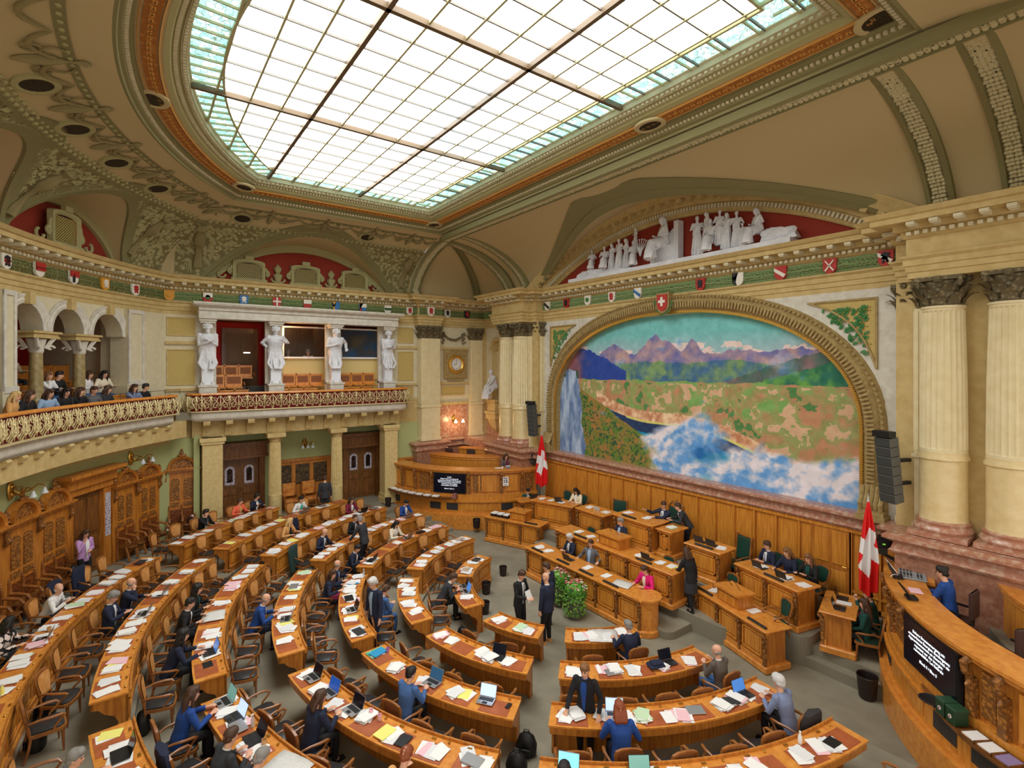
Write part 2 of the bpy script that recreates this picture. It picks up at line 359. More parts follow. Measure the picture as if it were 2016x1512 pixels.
# ---- ceiling, skylight
def outline(d, n=40, arcn=44):
    R = 12.25+d; X = 7.38+d; a = math.degrees(math.asin(X/R)); cx, cy = .1, 13.1
    return arc_path(cx, cy, R, -a, a, arcn), (cx+X, 9.62+d), (cx-X, 9.62+d)
def oloop(d):
    a, p, q = outline(d); return a+[p, q]
OL = oloop(0); FO = frames2d(OL, closed=True, left=False)   # outward
def osweep(prof, mats, smooth=False):
    m = MB(); m.sweep(FO, prof, closed=True); return trim(m, mats, smooth)
osweep([(0, 13.5), (0, 13.36), (.05, 13.33), (.05, 13.22), (.14, 13.2), (.16, 13.14), (.2, 13.5)], [STONEL])
osweep([(.14, 13.2), (.2, 13.14), (.3, 13.1), (.34, 13.02), (.44, 12.98), (.44, 13.1), (.2, 13.3)], [OLIVEL])
osweep([(.44, 12.99), (.9, 12.95), (.9, 13.1), (.44, 13.1)], [CEIL])
osweep([(.88, 12.99), (.9, 12.88), (1.0, 12.84), (1.06, 12.76), (1.12, 12.74), (1.14, 12.68), (1.2, 12.7), (1.2, 13.1), (.9, 13.1)], [OLIVE])
P0 = oloop(.67); P0c = P0+[P0[0]]
for d0, d1, mt in ((.54, .8, ORANGE), (.49, .51, ORANL), (.83, .85, ORANL)):
    m = MB(); m.sweep(FO, [(d0, 12.985), (d0, 12.945 if mt is ORANGE else 12.95), (d1, 12.93 if mt is ORANGE else 12.935), (d1, 12.98)], closed=True); trim(m, [mt])
m = MB()
for d, st, s3, zz in ((.1, .14, (.07, .05, .05), 13.17), (.25, .1, (.05, .07, .05), 13.1), (1.0, .11, (.06, .07, .05), 12.82)):
    L_ = oloop(d)
    for x, y, h in along(L_+[L_[0]], st): m.cbox((x, y, zz), s3, h)
trim(m, [STONEL])
m = MB(); L_ = oloop(.67)
for x, y, h in along(L_+[L_[0]], .16):
    m.cbox((x, y, 12.925), (.1, .03, .03), h+.6); m.cbox((x, y, 12.925), (.1, .03, .03), h-.6)
trim(m, [ORANL])
def grille_oval(loc, rx, ry, rz, name, lab, cat, grp, n=24, M3=None, dark=GRILLE, rimm=OLIVEL):
    r_ = root(name, lab, cat, loc, rz, grp)
    if M3: r_.rotation_euler = M3
    m = MB(); m.sweep([((rx*cos(2*pi*i/n), ry*sin(2*pi*i/n), 0), (cos(2*pi*i/n), sin(2*pi*i/n), 0), (0, 0, -1)) for i in range(n)], [(0, -.03), (0, .03), (.06, .05), (.12, .03), (.12, -.03)], closed=True); obj('rim', m, rimm, r_, True)
    m = MB(); m.lathe([(1, -.0), (1, .02)], n, sx=rx, sy=ry); obj('void', m, dark, r_)
    m = MB(); k = -1
    for i in range(-9, 10):
        t = i/9.5
        L = rx*sqrt(1-t*t); m.box(-L, L, ry*t-.003, ry*t+.003, -.02, -.01)
        L = ry*sqrt(1-t*t); m.box(rx*t-.003, rx*t+.003, -L, L, -.022, -.012)
    obj('grille', m, mat('grille_bar', (70, 56, 38), .6), r_); return r_
cx_, cy_ = .1, 13.1
def ocl(d):
    a, p, q = outline(d); return a, p, q
for i, (x, y, lab) in enumerate([(-2.4, .3, 'on the curved band'), (-7.55, 2.9, 'at the left bend of the band'), (-7.95, 10.2, 'at the corner nearest the mural'), (3.35, 10.28, 'midway along the band above the mural'), (8.3, 10.35, 'at the right corner of the band')]):
    grille_oval((x, y, 12.93), .3 if i != 4 else .36, .2 if i != 4 else .3, 0 if i > 1 else atan2(y-13.1, x)+pi/2, 'ceiling_vent', 'small bronze oval grille '+lab+' around the glass ceiling', 'vent', 'grilles in the orange band', dark=mat('bronze_dull', (110, 90, 56), .7), rimm=CEIL)
# glass
G = 13.38
def glass_in(d):
    a, p, q = outline(d); return a+[p, q]
GLW = bpy.data.materials.new('daylight_glass'); GLW.use_nodes = True; nt = GLW.node_tree; b_ = nt.nodes['Principled BSDF']
b_.inputs['Base Color'].default_value = (.8, .85, .9, 1); b_.inputs['Roughness'].default_value = .3
t_ = nt.nodes.new('ShaderNodeTexNoise'); t_.inputs['Scale'].default_value = .35; c_ = nt.nodes.new('ShaderNodeTexCoord'); nt.links.new(c_.outputs['Object'], t_.inputs[0])
r_ = nt.nodes.new('ShaderNodeValToRGB'); r_.color_ramp.elements[0].color = (.80, .9, .97, 1); r_.color_ramp.elements[1].color = (1, 1, .98, 1); r_.color_ramp.elements[0].position = .3; r_.color_ramp.elements[1].position = .5
nt.links.new(t_.outputs[0], r_.inputs[0]); nt.links.new(r_.outputs[0], b_.inputs['Emission Color']); b_.inputs['Emission Strength'].default_value = SKY
GLT = bpy.data.materials.new('stained_glass'); GLT.use_nodes = True; nt = GLT.node_tree; b_ = nt.nodes['Principled BSDF']
c_ = nt.nodes.new('ShaderNodeTexCoord'); v_ = nt.nodes.new('ShaderNodeTexVoronoi'); v_.inputs['Scale'].default_value = 9; v_.feature = 'DISTANCE_TO_EDGE'; nt.links.new(c_.outputs['Object'], v_.inputs[0])
n_ = nt.nodes.new('ShaderNodeTexVoronoi'); n_.inputs['Scale'].default_value = 9; nt.links.new(c_.outputs['Object'], n_.inputs[0])
r_ = nt.nodes.new('ShaderNodeValToRGB'); e = r_.color_ramp.elements; e[0].position = 0; e[0].color = (.02, .09, .09, 1); e[1].position = .09; e[1].color = (1, 1, 1, 1)
nt.links.new(v_.outputs[0], r_.inputs[0]); r2 = nt.nodes.new('ShaderNodeValToRGB'); e = r2.color_ramp.elements; e[0].position = .2; e[0].color = (.36, .85, .86, 1); e[1].position = .75; e[1].color = (.75, .97, .95, 1); e.new(.45).color = (.2, .62, .6, 1)
nt.links.new(n_.outputs[1], r2.inputs[0]); mx = nt.nodes.new('ShaderNodeMix'); mx.data_type = 'RGBA'; mx.blend_type = 'MULTIPLY'; mx.inputs[0].default_value = 1
nt.links.new(r_.outputs[0], mx.inputs[6]); nt.links.new(r2.outputs[0], mx.inputs[7]); nt.links.new(mx.outputs[2], b_.inputs['Emission Color']); b_.inputs['Emission Strength'].default_value = 1.15
sk = link(bpy.data.objects.new('window_1', None)); sk['kind'] = 'structure'
m = MB(); gi = glass_in(-.62); m.add([(x, y, G) for x, y in gi], [tuple(range(len(gi)))[::-1]]); obj('pane_field', m, GLW, sk)
m = MB(); go = glass_in(.1); n = len(gi); m.add([(x, y, G) for x, y in gi]+[(x, y, G) for x, y in go], [(i, (i+1) % n, n+(i+1) % n, n+i) for i in range(n)]); obj('stained_border', m, GLT, sk)
# glazing bars
def ybot(x, d):   # lower limit of the opening at x
    R = 12.25+d; return 13.1-sqrt(max(0, R*R-(x-.1)**2))
def xlim(y, d):
    R = 12.25+d; X = 7.38+d
    if y > 13.1: return X
    return min(X, sqrt(max(0, R*R-(13.1-y)**2)))
thick = MB(); thin = MB(); gilt = MB()
for k in range(-13, 8):
    x = 2.98+.718*k
    if x < -7.3 or x > 7.45: continue
    big = k % 7 == 0; mb = thick if big else thin; w_ = .05 if big else .016
    mb.box(x-w_, x+w_, ybot(x, .05 if big else -.6), 9.65 if big else 9.65, G-(.12 if big else .05), G)
for i, y in enumerate([1.5, 2.2, 2.9, 3.6, 4.39, 5.18, 5.96, 6.75, 7.45, 8.15, 8.9]):
    big = y in (3.6, 6.75); X = xlim(y, .02); mb = thick if big else gilt; w_ = .045 if big else .022
    mb.box(.1-X, .1+X, y-w_, y+w_, G-(.12 if big else .07), G)
FI = frames2d(gi, closed=True); m2 = MB(); gilt.sweep(FI, [(-.025, G-.08), (.025, G-.08), (.025, G), (-.025, G)], closed=True)
m3 = MB(); 
for x, y, h in along(go+[go[0]], .75):
    nx, ny = -sin(h), cos(h); gilt.cbox((x+nx*.36, y+ny*.36, G-.03), (.03, .7, .05), h)
obj('main_bar', thick, mat('bar_brown', (112, 92, 66), .5), sk); obj('fine_bar', thin, mat('bar_grey', (120, 116, 108), .5), sk); obj('gilt_bar', gilt, mat('bar_gilt', (196, 192, 150), .5), sk)
# ---- coves
H0, HD, ZB = 2.3, 3.95, 10.4
def zc(d):                              # height of the cove at distance d from its upper edge
    t = min(1, max(0, d/HD)); return ZB+H0*(1-t**1.8)**(1/1.8)
D0 = 1.16
def dz(z):                              # distance at which the cove passes height z
    lo, hi = 0, HD
    for _ in range(40):
        mid = (lo+hi)/2
        if zc(mid) > z: lo = mid
        else: hi = mid
    return lo
NS_ = 30
ds = [HD*(1-(1-i/NS_)**1.5) if i < NS_ else HD for i in range(NS_+1)]
def Fw(s, d): return (.1-7.38-D0-d, s, zc(d))
def Fe(s, d): return (.1+7.38+D0+d, s, zc(d))
def Fr(a, d):                            # a in degrees about the skylight centre
    R = 12.25+D0+d; return (.1+R*sin(radians(a)), 13.1-R*cos(radians(a)), zc(d))
def Fn(s, d): return (s, 11.05+d*1.03, zc(d)-.15*(1-d/HD))
def lun(z0, hw, sag):
    R = (hw*hw+sag*sag)/(2*sag)
    return lambda s: z0+sag-R+sqrt(max(0, R*R-s*s))
def cornerY(d): X = 7.38+D0+d; R = 12.25+D0+d; return 13.1-sqrt(R*R-X*X)
def acorner(d): return math.degrees(math.asin((7.38+D0+d)/(12.25+D0+d)))
cove = MB()
LW = lun(10.42, 3.9, 1.9); LRR = lun(10.42, 2.2, 1.72); LN = lun(10.42, 7.25, 1.86)
def covegrid(Pf, ss, ds, inside):
    P = [[Pf(i, j) for j in range(len(ds))] for i in range(len(ss))]
    cove.grid(P, 0, lambda i, j: inside((ss[i]+ss[i+1])/2, (ds[j]+ds[j+1])/2))
def inW(s, d): return abs(s-6.15) < 3.85 and zc(d) < LW(s-6.15)
YT = 11.0
nss = 96; fr = [i/nss for i in range(nss+1)]
for F_, in ((Fw,), (Fe,)):
    P = [[F_(cornerY(d)+(YT-cornerY(d))*t, d) for d in ds] for t in fr]
    def sk_(i, j, F_=F_):
        d = (ds[j]+ds[j+1])/2; t = (fr[i]+fr[i+1])/2; return inW(cornerY(d)+(YT-cornerY(d))*t, d)
    cove.grid(P, 0, sk_)
RM = 16.4
def inR(a, d):
    for c in (-31.1, -15.4, 0, 15.4, 31.1):
        s = radians(a-c)*(RM)
        if abs(s) < 2.15 and zc(d) < LRR(s): return True
    return False
fr2 = [i/150-1 for i in range(301)]
cove.grid([[Fr(acorner(d)*t, d) for d in ds] for t in fr2], 0, lambda i, j: inR(acorner(ds[j])*(fr2[i]+.003), (ds[j]+ds[j+1])/2))
sn = [-8.6+20.6*i/170 for i in range(171)]
cove.grid([[Fn(s, d) for d in ds] for s in sn], 0, lambda i, j: abs(sn[i]+.06-.15) < 7.2 and Fn(0, (ds[j]+ds[j+1])/2)[2] < LN(sn[i]+.06-.15))
# corner vaults: cloister corners left and right
for sx in (-1, 1):
    x0 = .1+sx*(7.38+D0); g = []
    for i in range(27):
        row = []
        for j in range(27):
            dx = (HD+.25)*i/26; dy = (HD+.45)*j/26; row.append((x0+sx*dx, 11.05+dy, min(zc(dx*.94), zc(dy*.9))))
        g.append(row)
    cove.grid(g, 0)
# flat margin between frame and cove
m2 = MB()
m2.box(-8.5, 8.7, 10.75, 11.1, 12.7, 12.8)
struct('ceiling', cove, [CEIL], True); trim(m2, [CEIL])
lid = MB(); lid.box(-14, 14, -5, 17, 13.6, 13.7); trim(lid, [CEIL])
# lower part of the cove dressed in raised foliage, garlands and ribbon band above
def F_any(side, s, d):
    return {'w': Fw, 'r': Fr}[side](s, d)
def lift(side, s, d, h):
    p = Vector(F_any(side, s, d)); e = .02
    pu = Vector(F_any(side, s+(e if side == 'w' else .1), d))-p; pv = Vector(F_any(side, s, d+e))-p
    n = pu.cross(pv).normalized()
    if n.z > 0: n = -n
    return p+n*h
def strip(side, s0, s1, d0, d1, h, mats, n=120, inside=None, ornfn=None):
    m = MB(); nd = max(1, int((d1-d0)/.06)); P = []
    for i in range(n+1):
        s = s0+(s1-s0)*i/n; P.append([tuple(lift(side, s, d0+(d1-d0)*j/nd, h)) for j in range(nd+1)])
    m.grid(P, 0, (lambda i, j: inside(s0+(s1-s0)*(i+.5)/n, d0+(d1-d0)*(j+.5)/nd)) if inside else None); return trim(m, mats, True)
strip('w', 1.2, 11.0, 2.1, 3.93, .03, [ORNA], 160, inW)
strip('r', -44.5, 12, 2.1, 3.93, .03, [ORNA], 330, inR)
strip('w', 1.9, 11.0, 1.95, 2.1, .05, [OLIVE], 60, inW); strip('r', -43, 12, 1.95, 2.1, .05, [OLIVE], 200, inR)
strip('w', 2.5, 11.0, .62, .8, .02, [OLIVE], 60); strip('r', -40, 12, .62, .8, .02, [OLIVE], 160)
sg = MB(); pal = MB(); orn = MB(); rnd = random.Random(5)
def studs(side, s0, s1, step, d, fn):
    n = int(abs(s1-s0)/step)
    for i in range(n): fn(side, s0+(s1-s0)*(i+.5)/n, d)
def st1(side, s, d):
    if (inW if side == 'w' else inR)(s, d): return
    p = lift(side, s, d, .03); pal.ell(p, (.07, .07, .07), 6, 4)
    q = lift(side, s, d-.12, .03); pal.ell(q, (.05, .05, .06), 5, 4)
studs('w', 2.1, 11, .21, 1.95, st1); studs('r', -42.5, 12, .82, 1.95, st1)
def st2(side, s, d):
    p = lift(side, s, d, .03); sg.ell(p, (.05, .05, .03), 6, 4)
studs('w', 2.6, 11, .26, .71, st2); studs('r', -39.5, 12, 1.0, .71, st2)
trim(pal, [OLIVEL]); trim(sg, [OLIVEL])
# garlands and torch ornaments between the round vents
def garland(side, s0, s1, d):
    pts = []
    for i in range(13):
        t = i/12; pts.append(lift(side, s0+(s1-s0)*t, d+.1+.36*sin(pi*t), .05))
    orn.tube(pts, [.02+.028*sin(pi*i/12) for i in range(13)], 6)
def torch(side, s, d):
    k = 1 if side == 'w' else 1/RM*57.3
    pts = [lift(side, s, d-.35+1.15*t, .05) for t in [0, .1, .2, .3, .45, .6, .75, .9, 1]]
    orn.tube(pts, [.015, .07, .03, .02, .075, .1, .095, .06, .02], 7)
    for sg_ in (-1, 1):
        for r0, ph in ((.2, 0), (.14, .3)):
            orn.tube([lift(side, s+sg_*k*(.12+ph*.7+r0*(1-cos(a*1.3))), d+.15+ph+r0*sin(a*1.3), .05) for a in [0, .5, 1, 1.5, 2, 2.5, 3, 3.5]], .024, 5)
wt = [4.0, 6.15-.55+0, 8.35-.6, 10.2]
TW = [1.9+1.05, 5.75-.6, 7.0, 9.3, 10.6]
rt = [-36, -28, -20, -12, -4]
for s in (3.9, 5.9, 7.9, 9.6): torch('w', s+.2, .75)
for s in rt+[-41.5]: torch('r', s+.0, .75)
ww = [2.3, 4.1, 6.1, 8.1, 9.8, 11]
for a, b in zip(ww, ww[1:]): garland('w', a, (a+b)/2, .75); garland('w', (a+b)/2, b, .75)
rr = [-41.5]+rt+[4]
for a, b in zip(rr, rr[1:]): garland('r', a, (a+b)/2, .75); garland('r', (a+b)/2, b, .75)
for s in (1.9, 10.5):                    # urns either side of the wide lunette
    for q in range(3):
        orn.tube([lift('w', s+.05*q, 2.2+1.6*t, .08) for t in [0, .1, .2, .35, .5, .6, .75, .9, 1]], [.04, .13, .06, .14, .17, .08, .05, .1, .13], 8)
for a in (-39.3, -23.3, -7.6):
    orn.tube([lift('r', a, 2.3+1.5*t, .08) for t in [0, .1, .2, .35, .5, .6, .75, .9, 1]], [.04, .15, .07, .16, .19, .09, .05, .12, .15], 8)
trim(orn, [ORN], True)
# scrolling foliage sprigs on the lower cove
fol = MB()
for side, s0, s1, nn in (('w', 1.3, 10.9, 520), ('r', -44, 6, 1500)):
    for _ in range(nn):
        s = rnd.uniform(s0, s1); d = rnd.uniform(2.2, 3.8)
        if (inW if side == 'w' else inR)(s, d) or (inW if side == 'w' else inR)(s, d+.12): continue
        k = 1 if side == 'w' else 57.3/RM; a = rnd.uniform(0, 6.28); r0 = rnd.uniform(.05, .11)
        for e in (-.6, 0, .6):
            c = lift(side, s+k*r0*cos(a+e)*1.2, d+r0*sin(a+e)*1.2, .045); t = lift(side, s+k*r0*cos(a+e)*2.1, d+r0*sin(a+e)*2.1, .05); b0 = lift(side, s, d, .04)
            side_ = (t-b0).cross(c-Vector((0, 6, 10))).normalized()*.028
            fol.add([tuple(b0), tuple(c+side_), tuple(t), tuple(c-side_)], [(0, 1, 2, 3)])
trim(fol, [OLIVEL])
# round vents in the cove
vlab = ['round dark grille in the cove, at the left edge of the view', 'round dark grille in the cove above the small red lunette', 'round dark grille in the cove, second from the bend', 'round dark grille in the cove just before the bend', 'oval dark grille in the cove above the wide red lunette', 'oval dark grille in the cove nearest the corner vault']
for i, (side, s) in enumerate([('r', -8), ('r', -16), ('r', -24), ('r', -32), ('w', 3.2), ('w', 8.0)]):
    p = lift(side, s, 1.42, .03); n = (lift(side, s, 1.42, .5)-lift(side, s, 1.42, 0)).normalized()
    q = (-n).to_track_quat('Z', 'Y').to_euler()
    grille_oval(tuple(p), .27, .27, 0, 'cove_vent', vlab[i], 'vent', 'round vents in the cove', M3=q)
# lunettes: soffit, band, red wall and windows
def lunette(Ff, c, hw, fn, dback, wallmat, inwardshift=0, kk=1, zoff=None, n=48, bandw=.3, rise=False):
    sof = MB(); P = []
    band = MB(); B = []
    for i in range(n+1):
        s = -hw*.9999+2*hw*.9999*i/n; z = fn(s); dd = dz(z) if zoff is None else zoff(z)
        zE = max(z, sqrt(max(0, 13.02**2-s*s))) if rise else z
        P.append([Ff(c+s*kk, dd+(dback-dd)*q, z+(zE-z)*q) for q in (0, .2, .4, .6, .8, 1)])
    sof.grid(P); t1 = trim(sof, [wallmat], True)
    pts = []
    for i in range(n+1):
        s = -hw+2*hw*i/n; pts.append((s, fn(s)))
    zb = pts[0][1]
    for i, (s, z) in enumerate(pts):
        a, b_ = pts[max(0, i-1)], pts[min(n, i+1)]; tx, tz = b_[0]-a[0], b_[1]-a[1]; L = hypot(tx, tz); nx, nz = -tz/L, tx/L
        def at(o, h):
            ss, zz = s+nx*o, max(ZB+.0, z+nz*o); dd = (dz(min(zz, ZB+H0-.001)) if zoff is None else zoff(min(zz, ZB+H0-.2)))
            q = Ff(c+ss*kk, dd, zz); q2 = Ff(c+ss*kk, dd-h, zz-h*.6); return q2
        B.append([at(-.02, 0), at(-.02, .07), at(bandw*.35, .09), at(bandw*.4, .05), at(bandw, .05), at(bandw, -.05)])
    band.grid(B); trim(band, [OLIVE], True)
def FFw(s, d, z): return (.1-7.38-D0-d, s, z)
def FFr(a, d, z): R = 12.25+D0+d; return (.1+R*sin(radians(a)), 13.1-R*cos(radians(a)), z)
def FFn(s, d, z): return (s, 11.05+d*1.03, z)
lunette(FFw, 6.15, 3.9, LW, 4.35, CEIL, bandw=.26)
for c in (-31.1, -15.4): lunette(FFr, c, 2.2, LRR, 4.3, CEIL, kk=57.3/RM, n=36)
def dzn(z):
    lo, hi = 0, HD
    for _ in range(40):
        mid = (lo+hi)/2
        if Fn(0, mid)[2] > z: lo = mid
        else: hi = mid
    return lo
lunette(FFn, .15, 7.25, LN, 4.1, CEIL, zoff=dzn, n=72, bandw=.28, rise=True)
# red walls of the lunettes
def redwall(Ff, c, hw, fn, d, kk, n=40, nm=None):
    m = MB(); a = []; b = []
    for i in range(n+1):
        s = -hw+2*hw*i/n; a.append(Ff(c+s*kk, d, 10.3)); b.append(Ff(c+s*kk, d, max(10.3, fn(s)+.02)))
    m.grid([a, b]); trim(m, [REDP])
    m = MB(); B = []
    for i in range(n+1):
        s = -hw+2*hw*i/n; z = fn(s); z2 = max(10.3, fn(s*.93/1)-.32) ; s2 = s*.93
        B.append([Ff(c+s*kk, d-.12, z), Ff(c+s2*kk, d-.14, z2), Ff(c+s2*kk, d+.02, z2)])
    m.grid(B); trim(m, [OLIVEL], True)
redwall(FFw, 6.15, 3.9, LW, 4.3, 1)
for c in (-31.1, -15.4): redwall(FFr, c, 2.2, LRR, 4.25, 57.3/RM)
# lunette windows
def lwin(loc, rz, w, h, lab, grp=True):
    r_ = root('lunette_window', lab, 'window', loc, rz, 'arched lattice windows in the red lunettes')
    m = MB(); top = [(w/2*cos(a), h-.12+.12*sin(a)) for a in [pi*i/8 for i in range(9)]]
    P = [(-w/2, 0)]+[(w/2, 0)]+top
    P = [(w/2, 0)]+top+[(-w/2, 0)]
    def off(k, kz): return [(x*k, z*1+(kz if z > 0 else -.1)) for x, z in P]
    rings = [[(x, -.1, z) for x, z in off(1.0, 0)], [(x, -.16, z) for x, z in off(1.12, .06)], [(x, -.16, z) for x, z in off(1.3, .13)], [(x, 0, z) for x, z in off(1.36, .16)]]
    m.loft(rings, True, False); m.cbox((0, -.14, h+.2), (w*.35, .14, .16)); m.box(-w*.72, w*.72, -.2, 0, -.12, 0); obj('frame', m, OLIVEL, r_)
    m = MB(); m.vprism([(x, z) for x, z in P], -.06, -.02); obj('dark_opening', m, GRILLE, r_)
    m = MB(); st = .085; k = int((w+h)/st)
    for i in range(-k, k):
        for sg_ in (1, -1):
            a0 = i*st; pts = []
            for t in np.linspace(0, h, 12):
                x = a0+sg_*t
                zmax = h-.12+.12*sqrt(max(0, 1-(2*x/w)**2)) if abs(x) < w/2 else 0
                if abs(x) < w/2 and t < zmax: pts.append((x, t))
            if len(pts) > 1: m.cbox(((pts[0][0]+pts[-1][0])/2, -.09, (pts[0][1]+pts[-1][1])/2), (hypot(pts[-1][0]-pts[0][0], pts[-1][1]-pts[0][1])+.06, .01, .014), 0, None, 0, -sg_*pi/4)
    obj('lattice', m, mat('lattice_gilt', (214, 196, 120), .5), r_)
    m = MB()
    for sg_ in (-1, 1):
        for cxx, cz, rr_, t0, t1 in ((.86, .28, .12, -1.6, 3.2), (1.25, .1, .14, pi, 2*pi+1.2)):
            m.tube([(sg_*(w*.5*1.36+.02+(cxx-.86)*.9+rr_*cos(t0+(t1-t0)*q/10)), -.1, cz+rr_*sin(t0+(t1-t0)*q/10)) for q in range(11)], .045, 6)
        m.tube([(sg_*(w*.68), -.1, h*.75), (sg_*(w*.74), -.1, h*.45), (sg_*(w*.7), -.1, .2)], .05, 6)
    obj('scroll', m, OLIVEL, r_, True); return r_
for i, (y, lab) in enumerate([(3.85, 'left'), (6.15, 'middle'), (8.4, 'right')]): lwin((-12.62, y, 10.62), pi/2, .95, .68, lab+' lattice window in the wide red lunette over the marble canopy')
for a, lab in ((-31.1, 'lattice window in the small red lunette over the visitor gallery'),):
    x, y, _ = FFr(a, 4.0, 0); lwin((x, y, 10.62), radians(a)+pi, .85, .85, lab)
m = MB()
for y in (5.0, 7.3):
    m.M = Matrix.Translation((-12.6, y, 10.5)); m.lathe([(.2, 0), (.22, .08), (.1, .12), (.18, .3), (.2, .4), (.08, .48), (.14, .6), (.17, .68), (.03, .85)], 8)
    m.M = Matrix()
trim(m, [OLIVEL], True)
# ribs: straight rib above the mural, pairs of transverse garland ribs, diagonal rib
def rib(pts, up, w, fr_m=OLIVE, orn_m=ORNL, name='rib'):
    P = [Vector(p) for p in pts]; m = MB(); mo = MB(); fr_ = []; n = len(P)
    for i in range(n):
        t = (P[min(i+1, n-1)]-P[max(i-1, 0)]).normalized(); s = Vector(up); s = (s-t*s.dot(t)).normalized(); nn = t.cross(s); 
        fr_.append((P[i], s, nn))
    sgn = 1 if fr_[0][2].z < 0 or sum(f[2].z for f in fr_) < 0 else -1
    m.sweep([(o, a, b*sgn) for o, a, b in fr_], [(-w, -.1), (-w, .1), (-w*.62, .14), (-w*.55, .05), (w*.55, .05), (w*.62, .14), (w, .1), (w, -.1)], caps=False); trim(m, [fr_m])
    if orn_m:
        L = 0; rn = random.Random(9)
        for i in range(n-1):
            a, b = fr_[i], fr_[i+1]; k = max(1, int((b[0]-a[0]).length/.09))
            for q in range(k):
                o = a[0].lerp(b[0], q/k)
                for u in (-.38, -.13, .13, .38):
                    c = o+a[1]*(w*u+rn.uniform(-.02, .02))+a[2]*sgn*.07; mo.ell(c, (.055, .055, .05), 6, 4)
        trim(mo, [orn_m], True)
rib([(x, 11.05, 12.55) for x in np.linspace(-8.4, 12.4, 40)], (0, 1, 0), .26)
def ribn(x): return [Fn(0, d) for d in ds[::2]]
for x in (-9.15, -7.75, 7.9, 9.2):
    rib([(x, Fn(0, d)[1]-.05, zc(d)-.02) for d in ds[::2] if zc(d) > 10.6]+[(x, 14.7, 10.42)], (1, 0, 0), .26)
rib([(-8.45-d*.98, 11.35, zc(d)-.02) for d in ds[::2] if zc(d) > 10.6]+[(-12.0, 11.35, 10.42)], (0, 1, 0), .28)
rib([(-8.6-d*.96, 11.25+d*1.0, zc(d)-.02) for d in ds[::2]], (1, 1, 0), .16, orn_m=None)
# ---- tympanum above the mural
def arcxz(R, a0, a1, n=60): return [(.15+R*sin(radians(a)), R*cos(radians(a))) for a in np.linspace(a0, a1, n+1)]
m = MB(); A = arcxz(12.2, -31, 31); m.add([(x, 15.35, max(10.3, z)) for x, z in A]+[(x, 15.35, 10.2) for x, z in A], [(i, i+1, 62+i, 61+i) for i in range(60)]); trim(m, [REDP])
fr_ = [((x, 15.35, z), ((x-.15)/12.1, 0, z/12.1), (0, -1, 0)) for x, z in arcxz(12.1, -37, 37, 74)]
m = MB(); fr_clamp = True; m.sweep(fr_, [(0, 0), (0, .1), (.04, .14), (.08, .14), (.08, .18), (.28, .2), (.3, .26), (.56, .28), (.56, .5), (.68, .52), (.86, .6), (.9, .6), (.9, -.3), (0, -.3)], caps=False); m.v = [(x, y, max(10.4, z)) for x, y, z in m.v]; trim(m, [STONE])
m = MB(); mo = MB()
for a in np.arange(-32, 32, .55): m.cbox((.15+12.28*sin(radians(a)), 15.1, 12.28*cos(radians(a))), (.065, .12, .13), 0, None, 0, radians(a))
for a in np.arange(-33, 33, 1.9): mo.cbox((.15+12.58*sin(radians(a)), 14.95, 12.58*cos(radians(a))), (.16, .24, .15), 0, None, 0, radians(a))
trim(m, [STONEL]); trim(mo, [STONE])
# ---- mural wall
MX0, MX1, MZ0, ZS, ZT = -5.9, 6.2, 3.08, 5.2, 8.83
def march(e=0, n=40):                    # opening outline from lower left over the top to lower right
    hw = (MX1-MX0)/2+e; cxm = (MX0+MX1)/2; pts = [(cxm-hw, MZ0), (cxm-hw, 4.2)]
    for i in range(n+1):
        a = pi-pi*i/n; c, s = cos(a), sin(a); k = 2/2.25
        pts.append((cxm+hw*math.copysign(abs(c)**k, c), ZS+(ZT-ZS+e)*abs(s)**k))
    return pts+[(cxm+hw, 4.2), (cxm+hw, MZ0)]
Mi = march(0)
def rectpt(x, z):                         # project the arch point on the wall rectangle
    if z <= ZS+1e-6: return (-6.8 if x < .15 else 7.1, z)
    dx, dz_ = x-.15, z-ZS; t = min(6.65/abs(dx) if abs(dx) > 1e-6 else 1e9, 3.75/dz_); t = min(t, 6.95/abs(dx) if abs(dx) > 1e-6 else 1e9)
    return (.15+dx*t, ZS+dz_*t)
wn = MB()
wn.add([(x, 15.3, z) for x, z in Mi]+[(p[0], 15.3, p[1]) for p in [rectpt(*q) for q in Mi]], [(i, i+1, len(Mi)+i+1, len(Mi)+i) for i in range(len(Mi)-1)])
wn.box(-6.85, -6.4, 15.28, 15.4, 3.0, 8.95); wn.box(6.7, 7.15, 15.28, 15.4, 3.0, 8.95); wn.box(-6.9, 7.2, 15.31, 15.4, 8.75, 8.96)
wn.box(-6.8, 7.1, 15.45, 15.6, -.5, 3.1); wn.box(-14, -6.8, 15.9, 16.1, -.5, 10.4); wn.box(7.1, 14, 15.9, 16.1, -.5, 10.4); wn.box(-6.8, 7.1, 15.62, 15.7, 3, 13)
struct('wall_north', wn, [STONEW])
